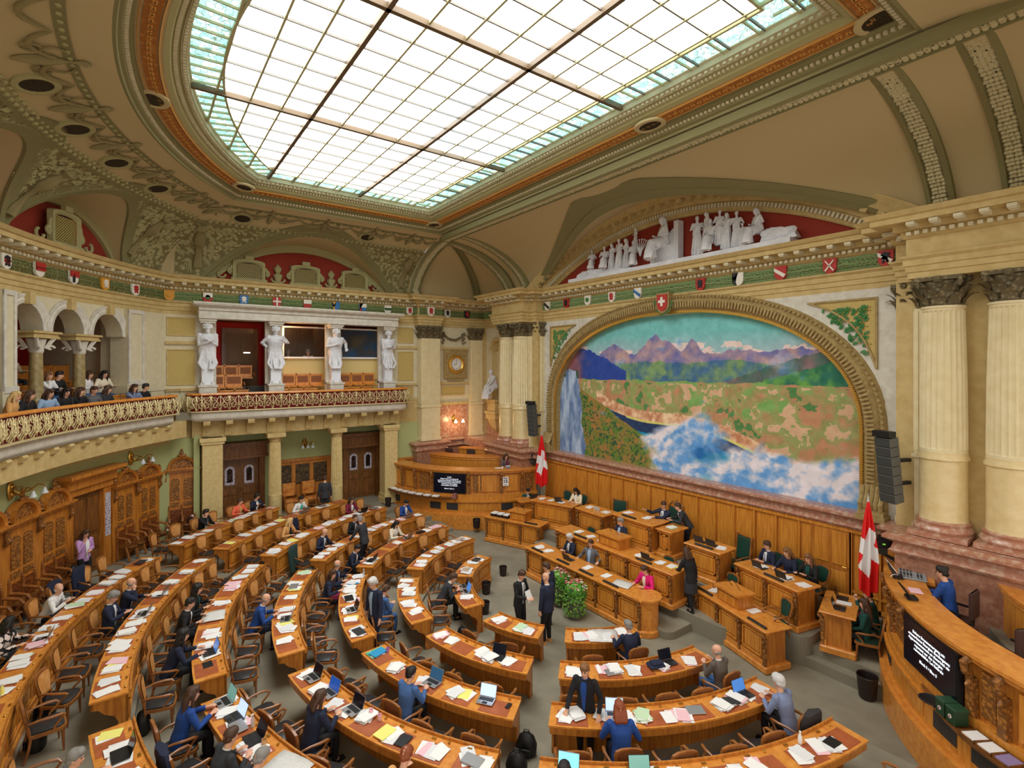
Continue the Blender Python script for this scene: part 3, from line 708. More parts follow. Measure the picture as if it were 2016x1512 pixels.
# painted landscape (plain stand-in), colours set per vertex on a fine grid
def fbm(x, y, seed=0, octv=5):
    rs = np.random.RandomState(seed); T = rs.rand(64, 64); v = 0; amp = .5; f = 1.0
    for _ in range(octv):
        xx, yy = x*f, y*f; xi, yi = np.floor(xx).astype(int), np.floor(yy).astype(int); fx, fy = xx-xi, yy-yi; fx = fx*fx*(3-2*fx); fy = fy*fy*(3-2*fy)
        g = lambda a, b: T[a % 64, b % 64]
        v = v+amp*((g(xi, yi)*(1-fx)+g(xi+1, yi)*fx)*(1-fy)+(g(xi, yi+1)*(1-fx)+g(xi+1, yi+1)*fx)*fy); amp *= .5; f *= 2.03
    return v
def paint(U, V):                          # U, V in metres on the picture, V up
    N_ = U.shape; C_ = np.zeros(N_+(3,))
    def put(mask, col, tex=None, col2=None):
        c = np.array(col)/255.
        if tex is not None: t = np.clip(tex, 0, 1)[..., None]; cc = c*(1-t)+np.array(col2)/255.*t; C_[mask] = cc[mask]
        else: C_[mask] = c
    n1 = fbm(U*1.1, V*1.1, 1); n2 = fbm(U*3, V*3, 2); n3 = fbm(U*.7+9, V*2.2, 3); n4 = fbm(U*6, V*6, 4)
    put(np.ones(N_, bool), (120, 196, 196), (4.9-V)/1.3+n1*.3, (206, 190, 206))
    put((fbm(U*1.3, V*3, 8) > .56) & (V < 4.7) & (V > 4.1), (236, 212, 206))
    V0 = V; V = V-.42; n5 = fbm(U*12, V*12, 14, 4)
    r1 = 4.0+.55*(fbm(U*.9, U*0+3, 11)-.5)*2+.25*np.exp(-((U-5.3)/.35)**2)+.42*np.exp(-((U-7.0)/.3)**2)+.15*fbm(U*4, U*0, 5)
    put(V < r1, (112, 112, 172), n2*2.2-.6, (196, 160, 158))
    r2 = 3.5+.5*(fbm(U*.8+4, U*0+7, 12)-.4)+.1*fbm(U*5, U*0, 6)
    put(V < r2, (62, 104, 150), n2*2.4-.6, (128, 160, 108))
    rl = 4.15-.62*np.abs(U-1.6)**1.2*.55+.15*fbm(U*5, U*0, 7); put((V < rl) & (U < 4), (40, 72, 160), (2.0-U)/1.0+n2-.5, (150, 92, 96))
    rr_ = 2.9+.33*(U-8.3)+.2*fbm(U*3, U*0, 9); put((V < rr_) & (U > 7.6), (36, 104, 86), n1*2-.5, (156, 112, 118))
    put((V < rr_-.4) & (U > 7.6), (116, 172, 74), n2*2.4-.6, (40, 112, 90))
    v0 = 2.85; put((V < v0+.14*fbm(U*2, U*0, 2)), (124, 172, 92), n2*2.6-.7, (196, 140, 104)); put((V < v0) & (n2 > .6) & (n1 < .5), (84, 136, 76)); put((V < v0) & (n2 < .36) & (n1 > .45), (216, 176, 140))
    sh = 2.05-.19*(U-2.2)+.22*np.sin(U*.9+1)
    put((V < sh+.4) & (V > sh-.3) & (U > 2.4), (206, 140, 104), n4*2.2-.6, (240, 208, 168))
    lake = (V < sh-.05+.08*n2) & (U > 1.6); put(lake, (14, 166, 188), n3*2.2-.6, (30, 104, 182)); put(lake & (V > sh-.42) & (n3+.15*n4 > .5), (34, 58, 100))
    put((V > sh-.04) & (V < sh+.05) & (U > 4), (222, 214, 120))
    lh = 2.45-.46*(U-1.1); put((V < lh+.25*n1) & (V < 2.7) & (U > .7) & (U < 6.0), (98, 140, 56), n4*1.6+n2*.8-.7, (184, 116, 62)); put((V < lh+.15*n1-.1) & (V < 2.6) & (U > .7) & (U < 6.0) & (n5 > .57), (46, 92, 60))
    cl = 3.3-.12*U+.15*fbm(U*4, U*0, 3); ce = 1.2+.3*fbm(V*2, V*0, 4)+.1*(3-V); put((U < ce) & (V < cl), (184, 206, 234), fbm(U*5, V*1.2, 21)*3-1.1, (104, 130, 178)); put((U < ce) & (V < cl) & (V > cl-.35) & (n2 > .48), (60, 92, 66))
    wv = 1.35-.1*(U-3)+.3*np.sin(U*1.1-.6)
    cw = fbm(U*.8, V*.95, 31, 5); dens = np.exp(-((V-wv)/.5)**2)*.3+np.clip((1.0-V)/1.0, 0, 1)*.42*np.clip((U-4.6)/2.2, 0, 1)+np.exp(-((U-9.6-.2*np.sin(V*3))/.3)**2)*np.exp(-((V-1.8)/.8)**2)*.25
    k = np.clip((cw+dens-.66)*6, 0, 1)*np.clip((U-2.3)/.6, 0, 1); sh_ = np.clip((fbm(U*.8+.1, V*.95-.14, 31, 5)-cw)*9+.62, 0, 1)[..., None]
    cc = np.array((104, 164, 228))/255.*(1-sh_)+np.array((240, 232, 240))/255.*sh_; C_[:] = C_*(1-k[..., None])+cc*k[..., None]
    C_ += (n4[..., None]-.5)*.12; return np.clip(C_, 0, 1)
NU, NV = 760, 360; us = np.linspace(0, MX1-MX0+.2, NU); vs_ = np.linspace(0, ZT-MZ0+.1, NV); UU, VV = np.meshgrid(us, vs_, indexing='ij')
col = paint(UU, VV); col = np.where(col <= .04045, col/12.92, ((col+.055)/1.055)**2.4)
idx = -np.ones((NU, NV), int)
def inside_m(x, z):
    hw = (MX1-MX0)/2+.1; u = abs(x-.15)/hw
    if z < ZS: return u < 1
    return u**2.25+((z-ZS)/(ZT-ZS+.1))**2.25 < 1.0
me = bpy.data.meshes.new('mural'); vl_ = [(MX0-.1+us[i], 15.5, MZ0-.03+vs_[j]) for i in range(NU) for j in range(NV)]
fc = [(i*NV+j, (i+1)*NV+j, (i+1)*NV+j+1, i*NV+j+1) for i in range(NU-1) for j in range(NV-1) if inside_m(vl_[i*NV+j][0]+.015, vl_[i*NV+j][2])]
me.from_pydata(vl_, [], fc); ca = me.color_attributes.new('pigment', 'FLOAT_COLOR', 'POINT')
ca.data.foreach_set('color', np.concatenate([col.reshape(-1, 3), np.ones((NU*NV, 1))], 1).astype(np.float32).ravel())
mm = bpy.data.materials.new('mural_paint'); mm.use_nodes = True; at = mm.node_tree.nodes.new('ShaderNodeAttribute'); at.attribute_name = 'pigment'
mm.node_tree.links.new(at.outputs[0], mm.node_tree.nodes['Principled BSDF'].inputs['Base Color']); mm.node_tree.nodes['Principled BSDF'].inputs['Roughness'].default_value = .8
me.materials.append(mm); fr_r = root('wall_painting', 'huge arched wall painting of a mountain lake in a carved gilt-edged arch frame', 'painting'); o = link(bpy.data.objects.new('painted_surface', me)); o.parent = fr_r
# frame around it
cxm = .15; Fm = []; n = len(Mi)
for i in range(n):
    a, b_ = Mi[max(0, i-1)], Mi[min(n-1, i+1)]; tx, tz = b_[0]-a[0], b_[1]-a[1]; L = hypot(tx, tz); Fm.append(((Mi[i][0], 15.3, Mi[i][1]), (-tz/L, 0, tx/L), (0, -1, 0)))
m = MB(); m.sweep(Fm, [(-.02, -.25), (-.02, .05), (.03, .06), (.1, .1), (.14, .16), (.34, .22), (.42, .16), (.44, .12), (.5, .12), (.56, .06), (.58, 0)], caps=False, pclosed=False); obj('moulding', m, mat('frame_stone', (176, 152, 100), .7, kind='noise', col2=(150, 126, 78)), fr_r, True)
m = MB(); mb2 = MB(); mb3 = MB(); acc = 0; prevp = None; k2 = 0
dense = []
for i in range(n-1):
    a, b_ = Fm[i], Fm[i+1]; L = (Vector(b_[0])-Vector(a[0])).length; k = max(1, int(L/.02))
    for q in range(k): dense.append((Vector(a[0]).lerp(Vector(b_[0]), q/k), Vector(a[1]).lerp(Vector(b_[1]), q/k).normalized()))
for i, (p, nrm) in enumerate(dense):
    if i % 5 == 0:
        ang = atan2(nrm.x, nrm.z); c = p+nrm*.24; m.cbox((c.x, 15.08, c.z), (.055, .06, .2), 0, None, 0, ang)
    if i % 6 == 0: c = p+nrm*.5; mb2.ell((c.x, 15.15, c.z), (.05, .05, .05), 7, 5)
    if i % 3 == 0: c = p+nrm*(-.0); ang = atan2(nrm.x, nrm.z); mb3.cbox((c.x, 15.22, c.z), (.042, .08, .1), 0, None, 0, ang+.6)
obj('ribbing', m, MATS['frame_stone'], fr_r); obj('beading', mb2, MATS['frame_stone'], fr_r, True)['kind'] = 'stuff'; obj('gilt_rope', mb3, GOLD, fr_r)
for x in (MX0-.3, MX1+.3):
    m = MB(); m.M = Matrix.Translation((x, 15.3, 3.05)); m.box(-.32, .32, -.45, 0, 0, .14); m.box(-.28, .28, -.4, 0, .14, .28)
    for q in range(5): m.tube([(-.22+.11*q, -.38, .28), (-.22+.11*q, -.42, .42), (-.22+.11*q, -.3, .6), (-.22+.11*q, -.22, .85)], .055, 6)
    m.box(-.26, .26, -.2, 0, .28, .85); obj('console', m, MATS['frame_stone'], fr_r)
# triangular laurel panels
for sx, lab in ((-1, 'left'), (1, 'right')):
    X0, X1, Z0, Z1 = 4.75, 6.4, 6.9, 8.7
    r_ = root('laurel_panel', lab+' triangular panel of green laurel beside the mural arch', 'relief', (.12, 15.3, 0), 0, 'laurel spandrel panels')
    tri = [(X0, Z1), (X1, Z1), (X1, Z0)]; hyp = [(X1-.02-(1.55)*t+.25*sin(pi*t)*.9, Z0+.1+(1.7)*t+.2*sin(pi*t)) for t in [i/8 for i in range(9)]]
    if sx > 0: hypc = hyp
    P = [(X1, Z1)]+[(X0, Z1)]+hyp[::-1][1:-1]+[(X1, Z0)]
    m = MB(); m.vprism([(sx*x, z) for x, z in (P if sx < 0 else P[::-1])], -.012, 0); obj('ground', m, PANEL, r_)
    m = MB(); loop = P+[P[0]]
    for (x0, z0), (x1, z1) in zip(loop, loop[1:]):
        L = hypot(x1-x0, z1-z0); m.cbox((sx*(x0+x1)/2, -.03-.0007*(abs(x0*7+z0*3) % 1), (z0+z1)/2), (L+.04, .05, .05), 0, None, 0, -sx*atan2(z1-z0, x1-x0))
    obj('border', m, MATS['frame_stone'], r_)
    m = MB(); st_ = MB(); rn = random.Random(4)
    for t in np.linspace(0, 1, 9):
        bx, bz = X1-.22-(1.1)*t*.9, Z1-.25-(1-t)*.3
    for q in range(420):
        u, v = rn.random(), rn.random()
        if u+v > .9 or (u < .08) or v < .06: continue
        lx, lz = X1-.1-u*1.5, Z1-.12-v*1.65; a = rn.uniform(.3, 1.5)+pi; s = .085
        def rot(x, z): return (sx*(lx+x*cos(a)-z*sin(a)), lz+x*sin(a)+z*cos(a))
        pts = [rot(-s, 0), rot(-s*.3, s*.42), rot(s*.5, s*.35), rot(s, 0), rot(s*.5, -s*.35), rot(-s*.3, -s*.42)]
        m.add([(x, -.03-.02*(j in (1, 2)), z) for j, (x, z) in enumerate(pts)], [(0, 1, 2, 3, 4, 5) if sx > 0 else (5, 4, 3, 2, 1, 0)])
        if q % 4 == 0: st_.ell((sx*(lx+.1), -.04, lz), (.02, .02, .02), 5, 4)
    obj('leaves', m, mat('laurel_leaf', (58, 124, 60), .6), r_)['kind'] = 'stuff'; obj('berries', st_, GOLD, r_)['kind'] = 'stuff'
# big cross shield on the arch crown
r_ = root('cross_shield', 'large red shield with white cross and oak wreath on the crown of the mural arch', 'shield', (.15, 15.0, 9.16))
m = MB(); m.vprism([(x*1.55, z*1.75) for x, z in shield_poly()], -.06, .25); obj('cartouche', m, MATS['frame_stone'], r_)
m = MB(); m.vprism([(x*1.25, z*1.45) for x, z in shield_poly()], -.1, -.05); obj('field', m, SHC['r'], r_)
m = MB(); m.box(-.045, .045, -.12, -.09, -.12, .2); m.box(-.14, .14, -.121, -.09, 0, .09); obj('cross', m, SHC['w'], r_)
m = MB(); rn = random.Random(2)
for q in range(70):
    a = rn.uniform(-.2, pi+.2)*-1 if q % 2 else rn.uniform(pi*.4, pi*.6); m.ell((.34*cos(a)+rn.uniform(-.04, .04), -.02, .38*sin(a)+rn.uniform(-.04, .04)), (.05, .03, .04), 5, 4)
obj('wreath', m, LEAFD, r_)['kind'] = 'stuff'
# ---- dado on the mural wall: marble ledge over oak wainscot, following the column blocks
NP = [(12.6, 13), (12.6, 15.6), (10.2, 15.6), (10.2, 14.15), (7.25, 14.15), (7.25, 14.75), (6.95, 14.75), (6.95, 15.25), (-6.65, 15.25), (-6.65, 14.75), (-6.95, 14.75), (-6.95, 14.15), (-9.9, 14.15), (-9.9, 15.6), (-12.3, 15.6), (-12.3, 12.8), (-11.65, 12.8), (-11.65, 11.2), (-12.3, 11.2)]
FN = frames2d(NP)
m = MB(); m.sweep(FN, [(-.6, 2.66), (.06, 2.66), (.1, 2.72), (.06, 2.76), (.02, 2.9), (.12, 2.95), (.2, 3.0), (.2, 3.06), (.1, 3.1), (-.6, 3.14)]); trim(m, [REDM])
FN2 = frames2d(NP[1:9]); 
def wsub(pts, prof, mt): m = MB(); m.sweep(frames2d(pts), prof); return trim(m, [mt])
m = MB(); m.box(7.3, 12.5, 14.2, 15.9, 2.7, 3.125); m.box(-12.2, -7.0, 14.2, 15.9, 2.7, 3.125); trim(m, [REDM])
wsub(NP[:6], [(-.6, .3), (.0, .3), (.0, 2.68), (-.6, 2.68)], REDMD); wsub(NP[10:], [(-.6, .3), (.0, .3), (.0, 2.68), (-.6, 2.68)], REDMD)
m = MB(); m.box(-6.7, 7.0, 15.3, 15.5, .5, 2.68); trim(m, [WOOD])
pan = MB(); fra = MB(); x = -6.6
while x < 6.9:
    w_ = .66; 
    if not (4.95 < x+.3 < 6.0):
        pan.box(x+.08, x+w_-.06, 15.285, 15.3, 1.05, 2.52); pan.box(x+.1, x+w_-.08, 15.285, 15.3, .72, .95)
        fra.box(x-.03, x+.03, 15.24, 15.3, .6, 2.66)
    x += w_
fra.box(-6.7, 7, 15.24, 15.3, .6, .72); fra.box(-6.7, 7, 15.25, 15.3, .97, 1.03); fra.box(-6.7, 7, 15.22, 15.3, 2.55, 2.68)
trim(pan, [WOODP]); trim(fra, [WOODP])
d_ = link(bpy.data.objects.new('door_1', None)); d_['kind'] = 'structure'; d_.location = (5.45, 15.26, .6)
m = MB(); m.box(-.5, .5, -.02, .04, 0, 2.05); obj('door_leaf', m, WOOD, d_)
m = MB(); [m.bev(x0, x1, -.035, -.01, z0, z1, .01) for x0, x1, z0, z1 in ((-.4, -.04, 1.0, 1.9), (.04, .4, 1.0, 1.9), (-.4, .4, .15, .85))]; obj('door_panel', m, WOODP, d_)
m = MB(); m.tube([(.42, -.03, 1.0), (.42, -.08, 1.0), (.32, -.09, 1.0)], .015, 6); obj('door_handle', m, BRASS, d_)
# ---- corner bays: plaster wall, niche, marble panels
for sx in (-1, 1):
    X = (lambda x: x) if sx < 0 else (lambda x: .3-x)
    def bx(m, x0, x1, *a): a0, a1 = sorted((X(x0), X(x1))); m.box(a0, a1, *a)
    m = MB(); bx(m, -12.3, -9.5, 15.62, 15.9, 3.1, 4.9); trim(m, [REDM])
    m = MB(); bx(m, -9.9, -6.75, 14.9, 15.9, 3.1, 9.0); bx(m, -12.4, -12.1, 15.3, 15.9, 3.1, 9.0); trim(m, [STONE])
    # niche plate with arched hole
    cxn = X(-11.05); hw = .5; pl = MB(); A = [(cxn-hw, 5.1)]+[(cxn-hw*cos(a), 7.75+hw*sin(a)) for a in [pi*i/14 for i in range(15)]]+[(cxn+hw, 5.1)]
    B = [(cxn-1.2, 5.1)]+[(cxn-1.2*max(-1, min(1, 1.5*cos(a))), 8.95 if abs(1.5*cos(a)) <= 1 else 7.75+1.2*(1-(abs(cos(a))-2/3)*3)) for a in [pi*i/14 for i in range(15)]]+[(cxn+1.2, 5.1)]
    k = len(A); pl.add([(x, 15.6, z) for x, z in A]+[(x, 15.6, z) for x, z in B], [(i, i+1, k+i+1, k+i) for i in range(k-1)]); pl.box(cxn-1.25, cxn+1.25, 15.6, 15.62, 4.9, 5.1)
    for s_ in (-1, 1): pl.box(min(cxn+s_*hw, cxn+s_*1.25), max(cxn+s_*hw, cxn+s_*1.25), 15.58, 15.6, 7.55, 7.75)
    trim(pl, [STONEL])
    nb = MB(); nb.grid([[(cxn-hw*cos(pi*i/14), 15.6+.45*sin(pi*i/14), z) for z in (5.1, 7.75)] for i in range(15)]); 
    nb.grid([[(cxn-hw*cos(pi*i/14)*cos(pi/2*j/7), 15.6+.45*sin(pi*i/14)*cos(pi/2*j/7), 7.75+hw*sin(pi/2*j/7)) for j in range(8)] for i in range(15)]); trim(nb, [STONE], True)
    rb = MB(); fr0 = [((cxn+hw*cos(a), 15.6, 7.75+hw*sin(a)), (cos(a), 0, sin(a)), (0, -1, 0)) for a in [pi*i/16 for i in range(17)]]
    rb.sweep(fr0, [(0, 0), (0, .05), (.1, .08), (.2, .05), (.2, 0)]); 
    for i in range(9): a = pi*(i+.5)/9; rb.tube([(cxn+.05*cos(a), 15.75, 7.8+.05*sin(a)), (cxn+.4*cos(a), 15.68, 7.75+.4*sin(a))], [.01, .035], 5)
    trim(rb, [STONE])
    pd = MB(); pd.box(cxn-.42, cxn+.42, 15.15, 15.6, 5.0, 5.12); pd.box(cxn-.36, cxn+.36, 15.2, 15.6, 4.5, 5.0); pd.box(cxn-.5, cxn+.5, 15.1, 15.6, 4.38, 4.5); pd.box(cxn-.45, cxn+.45, 15.15, 15.6, 4.1, 4.38)
    pd.loft([[(cxn+x*r, 15.6-y*r, z) for x, y in ((-.45, 0), (-.4, .4), (0, .5), (.4, .4), (.45, 0))] for z, r in ((4.1, 1), (3.9, .85), (3.6, .6), (3.4, .25))], True, True)
    if sx < 0: trim(pd, [STONE])
# pilasters
def pilaster(m, x0, x1, y0, y1, face, z0=3.14, z1=8.3):
    """flat fluted pilaster: box with raised fillets on its visible faces"""
    m.box(x0, x1, y0, y1, z0, z0+.16); 
    m.box(x0+.04, x1-.04, y0+.04, y1-.04, z0+.16, z1)
    for f in face:
        if f in 'EW':
            n = max(2, int((y1-y0)/.1)); xx = x1-.04 if f == 'E' else x0+.04
            for i in range(n): yy = y0+.06+(y1-y0-.12)*(i+.5)/n; m.box(min(xx, xx+(.025 if f == 'E' else -.025)), max(xx, xx+(.025 if f == 'E' else -.025)), yy-.027, yy+.027, z0+1.85, z1-.06)
            m.box(min(xx, xx+(.05 if f == 'E' else -.05)), max(xx, xx+(.05 if f == 'E' else -.05)), y0, y1, z0+1.68, z0+1.78)
        else:
            n = max(2, int((x1-x0)/.1))
            for i in range(n): xx = x0+.06+(x1-x0-.12)*(i+.5)/n; m.box(xx-.027, xx+.027, y0+.015, y0+.04, z0+1.85, z1-.06)
            m.box(x0, x1, y0-.01, y0+.05, z0+1.68, z0+1.78)
def capital(m, c, w, zb, zt, square=True):
    """leafy capital: bell, two rows of leaves, volutes and abacus"""
    h = zt-zb; M0 = m.M; m.M = Matrix.Translation(c)
    m.lathe([(w*.82, zb), (w*.84, zb+.05), (w*.8, zb+.1), (w*.86, zb+h*.6), (w*1.05, zb+h*.84)], 12)
    for row, (z_, rr_, hh) in enumerate(((zb+.04, w*.86, h*.34), (zb+h*.28, w*.9, h*.38))):
        for i in range(8):
            a = 2*pi*(i+.5*row)/8; ca, sa = cos(a), sin(a); P = []
            for t, ro, ww in ((0, 0, .14), (.45, .03, .15), (.8, .1, .13), (1, .19, .08), (.92, .24, .04)):
                r_ = rr_+ro; z0 = z_+hh*t; P.append([(ca*r_-sa*ww*k*w*2, sa*r_+ca*ww*k*w*2, z0) for k in (-1, -.4, .4, 1)])
            m.grid(P)
    for i in range(4):
        a = pi/4+i*pi/2; ca, sa = cos(a), sin(a)
        m.tube([(ca*(w*1.25+.11*w*cos(t)*q)-0, sa*(w*1.25+.11*w*cos(t)*q), zb+h*.74+.24*w*q*sin(t)) for t, q in [(t_*.8, 1-t_/9) for t_ in range(9)]], .05*w/.4, 5)
        m.tube([(ca*w*.7, sa*w*.7, zb+h*.5), (ca*w*1.0, sa*w*1.0, zb+h*.72), (ca*w*1.28, sa*w*1.28, zb+h*.86)], .05, 5)
        m.ell((cos(a+pi/4)*w*1.08, sin(a+pi/4)*w*1.08, zb+h*.9), (.09, .09, .09), 6, 4)
    k = w*1.32
    P = []
    for i in range(4):
        a = pi/4+i*pi/2; P.append((cos(a)*k*1.12, sin(a)*k*1.12)); P.append((cos(a+pi/4)*k*.82, sin(a+pi/4)*k*.82))
    m.prism(P, zt-.09, zt); m.M = M0
def column(x, y, lab):
    r_ = root('fluted_column', lab, 'column', (x, y, 3.14), 0, 'fluted columns beside the mural'); R = .43
    m = MB(); m.box(-.53, .53, -.53, .53, .002, .12); m.lathe([(.52, .12), (.545, .18), (.52, .24), (.48, .28), (.5, .34), (.46, .38)], 28); obj('base', m, REDM, r_, True)
    m = MB(); m.lathe([(.45, .36), (.44, .42), (R, .5), (R, 1.72), (.47, 1.74), (.47, 1.8), (.44, 1.84), (.44, 1.9)], 32); obj('drum', m, COLM, r_, True)
    m = MB(); rings = []; nfl = 24
    def sec(r, dp): return [(cos(2*pi*(i+.0)/(nfl*4))*(r-(dp if i % 4 in (1, 2, 3) else 0)*(1 if i % 4 == 2 else .7)), sin(2*pi*i/(nfl*4))*(r-(dp if i % 4 in (1, 2, 3) else 0)*(1 if i % 4 == 2 else .7))) for i in range(nfl*4)]
    for z, r, dp in ((1.9, R, .0), (1.96, R, .0), (2.0, R, .035), (3.5, R*.97, .035), (5.02, R*.88, .035), (5.06, R*.88, 0), (5.1, R*.88, 0), (5.11, R*.93, 0), (5.16, R*.93, 0)):
        rings.append([(a, b, z) for a, b in sec(r, dp)])
    m.loft(rings); obj('shaft', m, SHAFT, r_)
    m = MB(); capital(m, (0, 0, 0), R*.95, 5.16, 5.81); obj('capital', m, CAP, r_)
for sx, xs in ((1, (8.0, 9.15)), (-1, (-7.75, -8.85))):
    for x in xs: column(x, 14.72, 'fluted marble column right of the mural, %s' % ('nearer the painting' if x == 8.0 else 'farther from the painting') if sx > 0 else 'fluted marble column left of the mural, %s' % ('nearer the painting' if x == -7.75 else 'nearer the corner'))
m = MB()
for s_ in (-1, 1):
    o = .15
    def bb(x0, x1): a, b = o+s_*x0, o+s_*x1; return min(a, b), max(a, b)
    for x0, x1, y0 in ((6.85, 7.25, 15.0), (7.25, 7.75, 14.75)):
        a, b = bb(x0, x1); pilaster(m, a, b, y0, 15.6, 'S'+('W' if s_ > 0 else 'E'))
pilaster(m, -12.3, -11.75, 11.48, 12.6, 'ES'); pilaster(m, -12.3, -12.0, 14.5, 15.35, 'E')
trim(m, [SHAFT])
m = MB()
for s_ in (-1, 1):
    for x, y in ((7.05, 15.2), (7.5, 15.0)): capital(m, (.15+s_*x, y, 0), .26, 8.3, 8.95)
for y in (11.72, 12.05, 12.4): capital(m, (-12.05, y, 0), .3, 8.3, 8.95)
capital(m, (-12.2, 14.75, 0), .26, 8.3, 8.95); capital(m, (-12.2, 15.1, 0), .26, 8.3, 8.95)
trim(m, [CAP])
# ---- west wall
ww_ = MB()
def holed(m, X, y0, y1, z0, z1, holes, X2=None):
    ys = sorted({y0, y1}|{h[0] for h in holes}|{h[1] for h in holes}); zs = sorted({z0, z1}|{h[2] for h in holes}|{h[3] for h in holes})
    for a, b in zip(ys, ys[1:]):
        for c, d in zip(zs, zs[1:]):
            if any(h[0] <= a and b <= h[1] and h[2] <= c and d <= h[3] for h in holes): continue
            m.box(min(X, X2), max(X, X2), a, b, c, d)
holed(ww_, -12.3, .7, 15.9, 3.1, 8.96, [(2.0, 10.1, 5.25, 8.8), (2.0, 10.1, 3.1, 4.1)], -12.6)
ww_.box(-12.9, -12.6, -.5, 1.2, 3, 9)
struct('wall_west', ww_, [STONEL])
m = MB(); m.box(-12.32, -12.28, .95, 2.0, 4.1, 5.2); m.box(-12.32, -12.27, 10.1, 11.5, 4.1, 5.2); m.box(-12.33, -12.24, .9, 2.0, 5.2, 5.3); m.box(-12.33, -12.24, 10.1, 11.5, 5.2, 5.3)
m.box(-12.33, -12.2, .9, 2.0, 7.78, 7.9); m.box(-12.33, -12.2, 10.1, 11.5, 7.78, 7.9); m.box(-12.33, -12.2, 12.65, 14.5, 7.78, 7.9); m.box(-12.33, -12.2, 10.1, 11.5, 5.95, 6.05); m.box(-12.33, -12.2, 12.65, 14.5, 5.95, 6.05); m.box(-12.33, -12.2, .9, 2.0, 5.95, 6.05); trim(m, [STONE])
m = MB(); mf = MB()
for y0, y1, z0, z1 in ((.98, 1.85, 6.22, 7.55), (.98, 1.85, 8.15, 8.8), (10.5, 11.25, 6.22, 7.6), (10.5, 11.25, 8.1, 8.8), (10.5, 11.25, 5.4, 5.85), (12.95, 14.25, 5.4, 5.82)):
    m.box(-12.31, -12.28, y0, y1, z0, z1)
    for a, b, c, d in ((y0-.04, y0, z0, z1), (y1, y1+.04, z0, z1), (y0-.04, y1+.04, z0-.04, z0), (y0-.04, y1+.04, z1, z1+.04)): mf.box(-12.32, -12.25, a, b, c, d)
trim(m, [PANEL]); trim(mf, [STONE])
m = MB(); m.box(-12.31, -12.26, 12.65, 14.5, 3.14, 4.85); trim(m, [REDM]); m = MB(); m.box(-12.33, -12.2, 12.65, 14.5, 4.85, 5.0); trim(m, [STONE])
# relief garland above the clock
m = MB(); 
for i in range(40):
    t = i/39; y = 12.95+1.3*t; z = 8.6-.32*sin(pi*t); m.ell((-12.22, y, z+random.uniform(-.03, .03)), (.07, .06, .06), 6, 4)
for y in (12.95, 14.2):
    for q in range(9): m.ell((-12.22, y+random.uniform(-.1, .1), 8.1+.07*q), (.06, .06, .05), 6, 4)
one('garland_relief', m, [CAP], 'stone fruit garland relief above the clock', 'relief', smooth=True)
# clock
r_ = root('wall_clock', 'round white clock in a gilt ring on a carved stone panel', 'clock', (-12.28, 13.72, 7.0), pi/2)
m = MB(); m.bev(-.72, .72, -.1, 0, -.78, .78, .03); m.box(-.5, .5, -.12, 0, -.86, -.78); obj('panel', m, MATS['frame_stone'], r_)
m = MB(); m.sweep([((.38*cos(t), -.1, .38*sin(t)), (cos(t), 0, sin(t)), (0, -1, 0)) for t in [2*pi*i/40 for i in range(40)]], [(-.06, 0), (-.06, .06), (0, .1), (.08, .08), (.12, .02), (.12, 0)], closed=True); obj('gilt_ring', m, GOLD, r_, True)
m = MB(); m.vprism([(.33*cos(2*pi*i/32), .33*sin(2*pi*i/32)) for i in range(32)], -.125, -.1); obj('dial', m, WHITE, r_)
m = MB()
for i in range(12): a = pi*i/6; m.cbox((.26*sin(a), -.13, .26*cos(a)), (.025, .01, .07), 0, None, 0, a)
obj('hour_marks', m, BLACK, r_)
m = MB(); m.cbox((0, -.14, .11), (.014, .01, .24)); obj('minute_hand', m, BLACK, r_); m = MB(); m.cbox((-.08, -.14, 0), (.17, .01, .02)); obj('hour_hand', m, BLACK, r_)
# ================================================================ REAR WALL, GALLERIES
rw = MB()
def curvebox(m, a0, a1, R0, R1, z0, z1, n=None, mi=None):
    n = n or max(1, int(abs(a1-a0)/2)+1); rings = []
    for i in range(n+1):
        a = a0+(a1-a0)*i/n; rings.append([pw(a, R0, z0), pw(a, R1, z0), pw(a, R1, z1), pw(a, R0, z1)])
    m.loft(rings, True, True, mi)
curvebox(rw, -45.2, -41.2, 17.6, 17.9, 4.1, 8.95); curvebox(rw, -23, 20, 17.62, 18.2, 8.85, 8.97)
struct('wall_south', rw, [STONEL])
m = MB(); curvebox(m, -45.2, 18, 17.35, 17.7, -.3, 4.1); trim(m, [GREENW])
m = MB(); curvebox(m, -44.9, 18, 17.3, 17.34, 3.98, 4.22); curvebox(m, -44.9, 18, 16.6, 17.4, 4.22, 4.86); trim(m, [STONE])
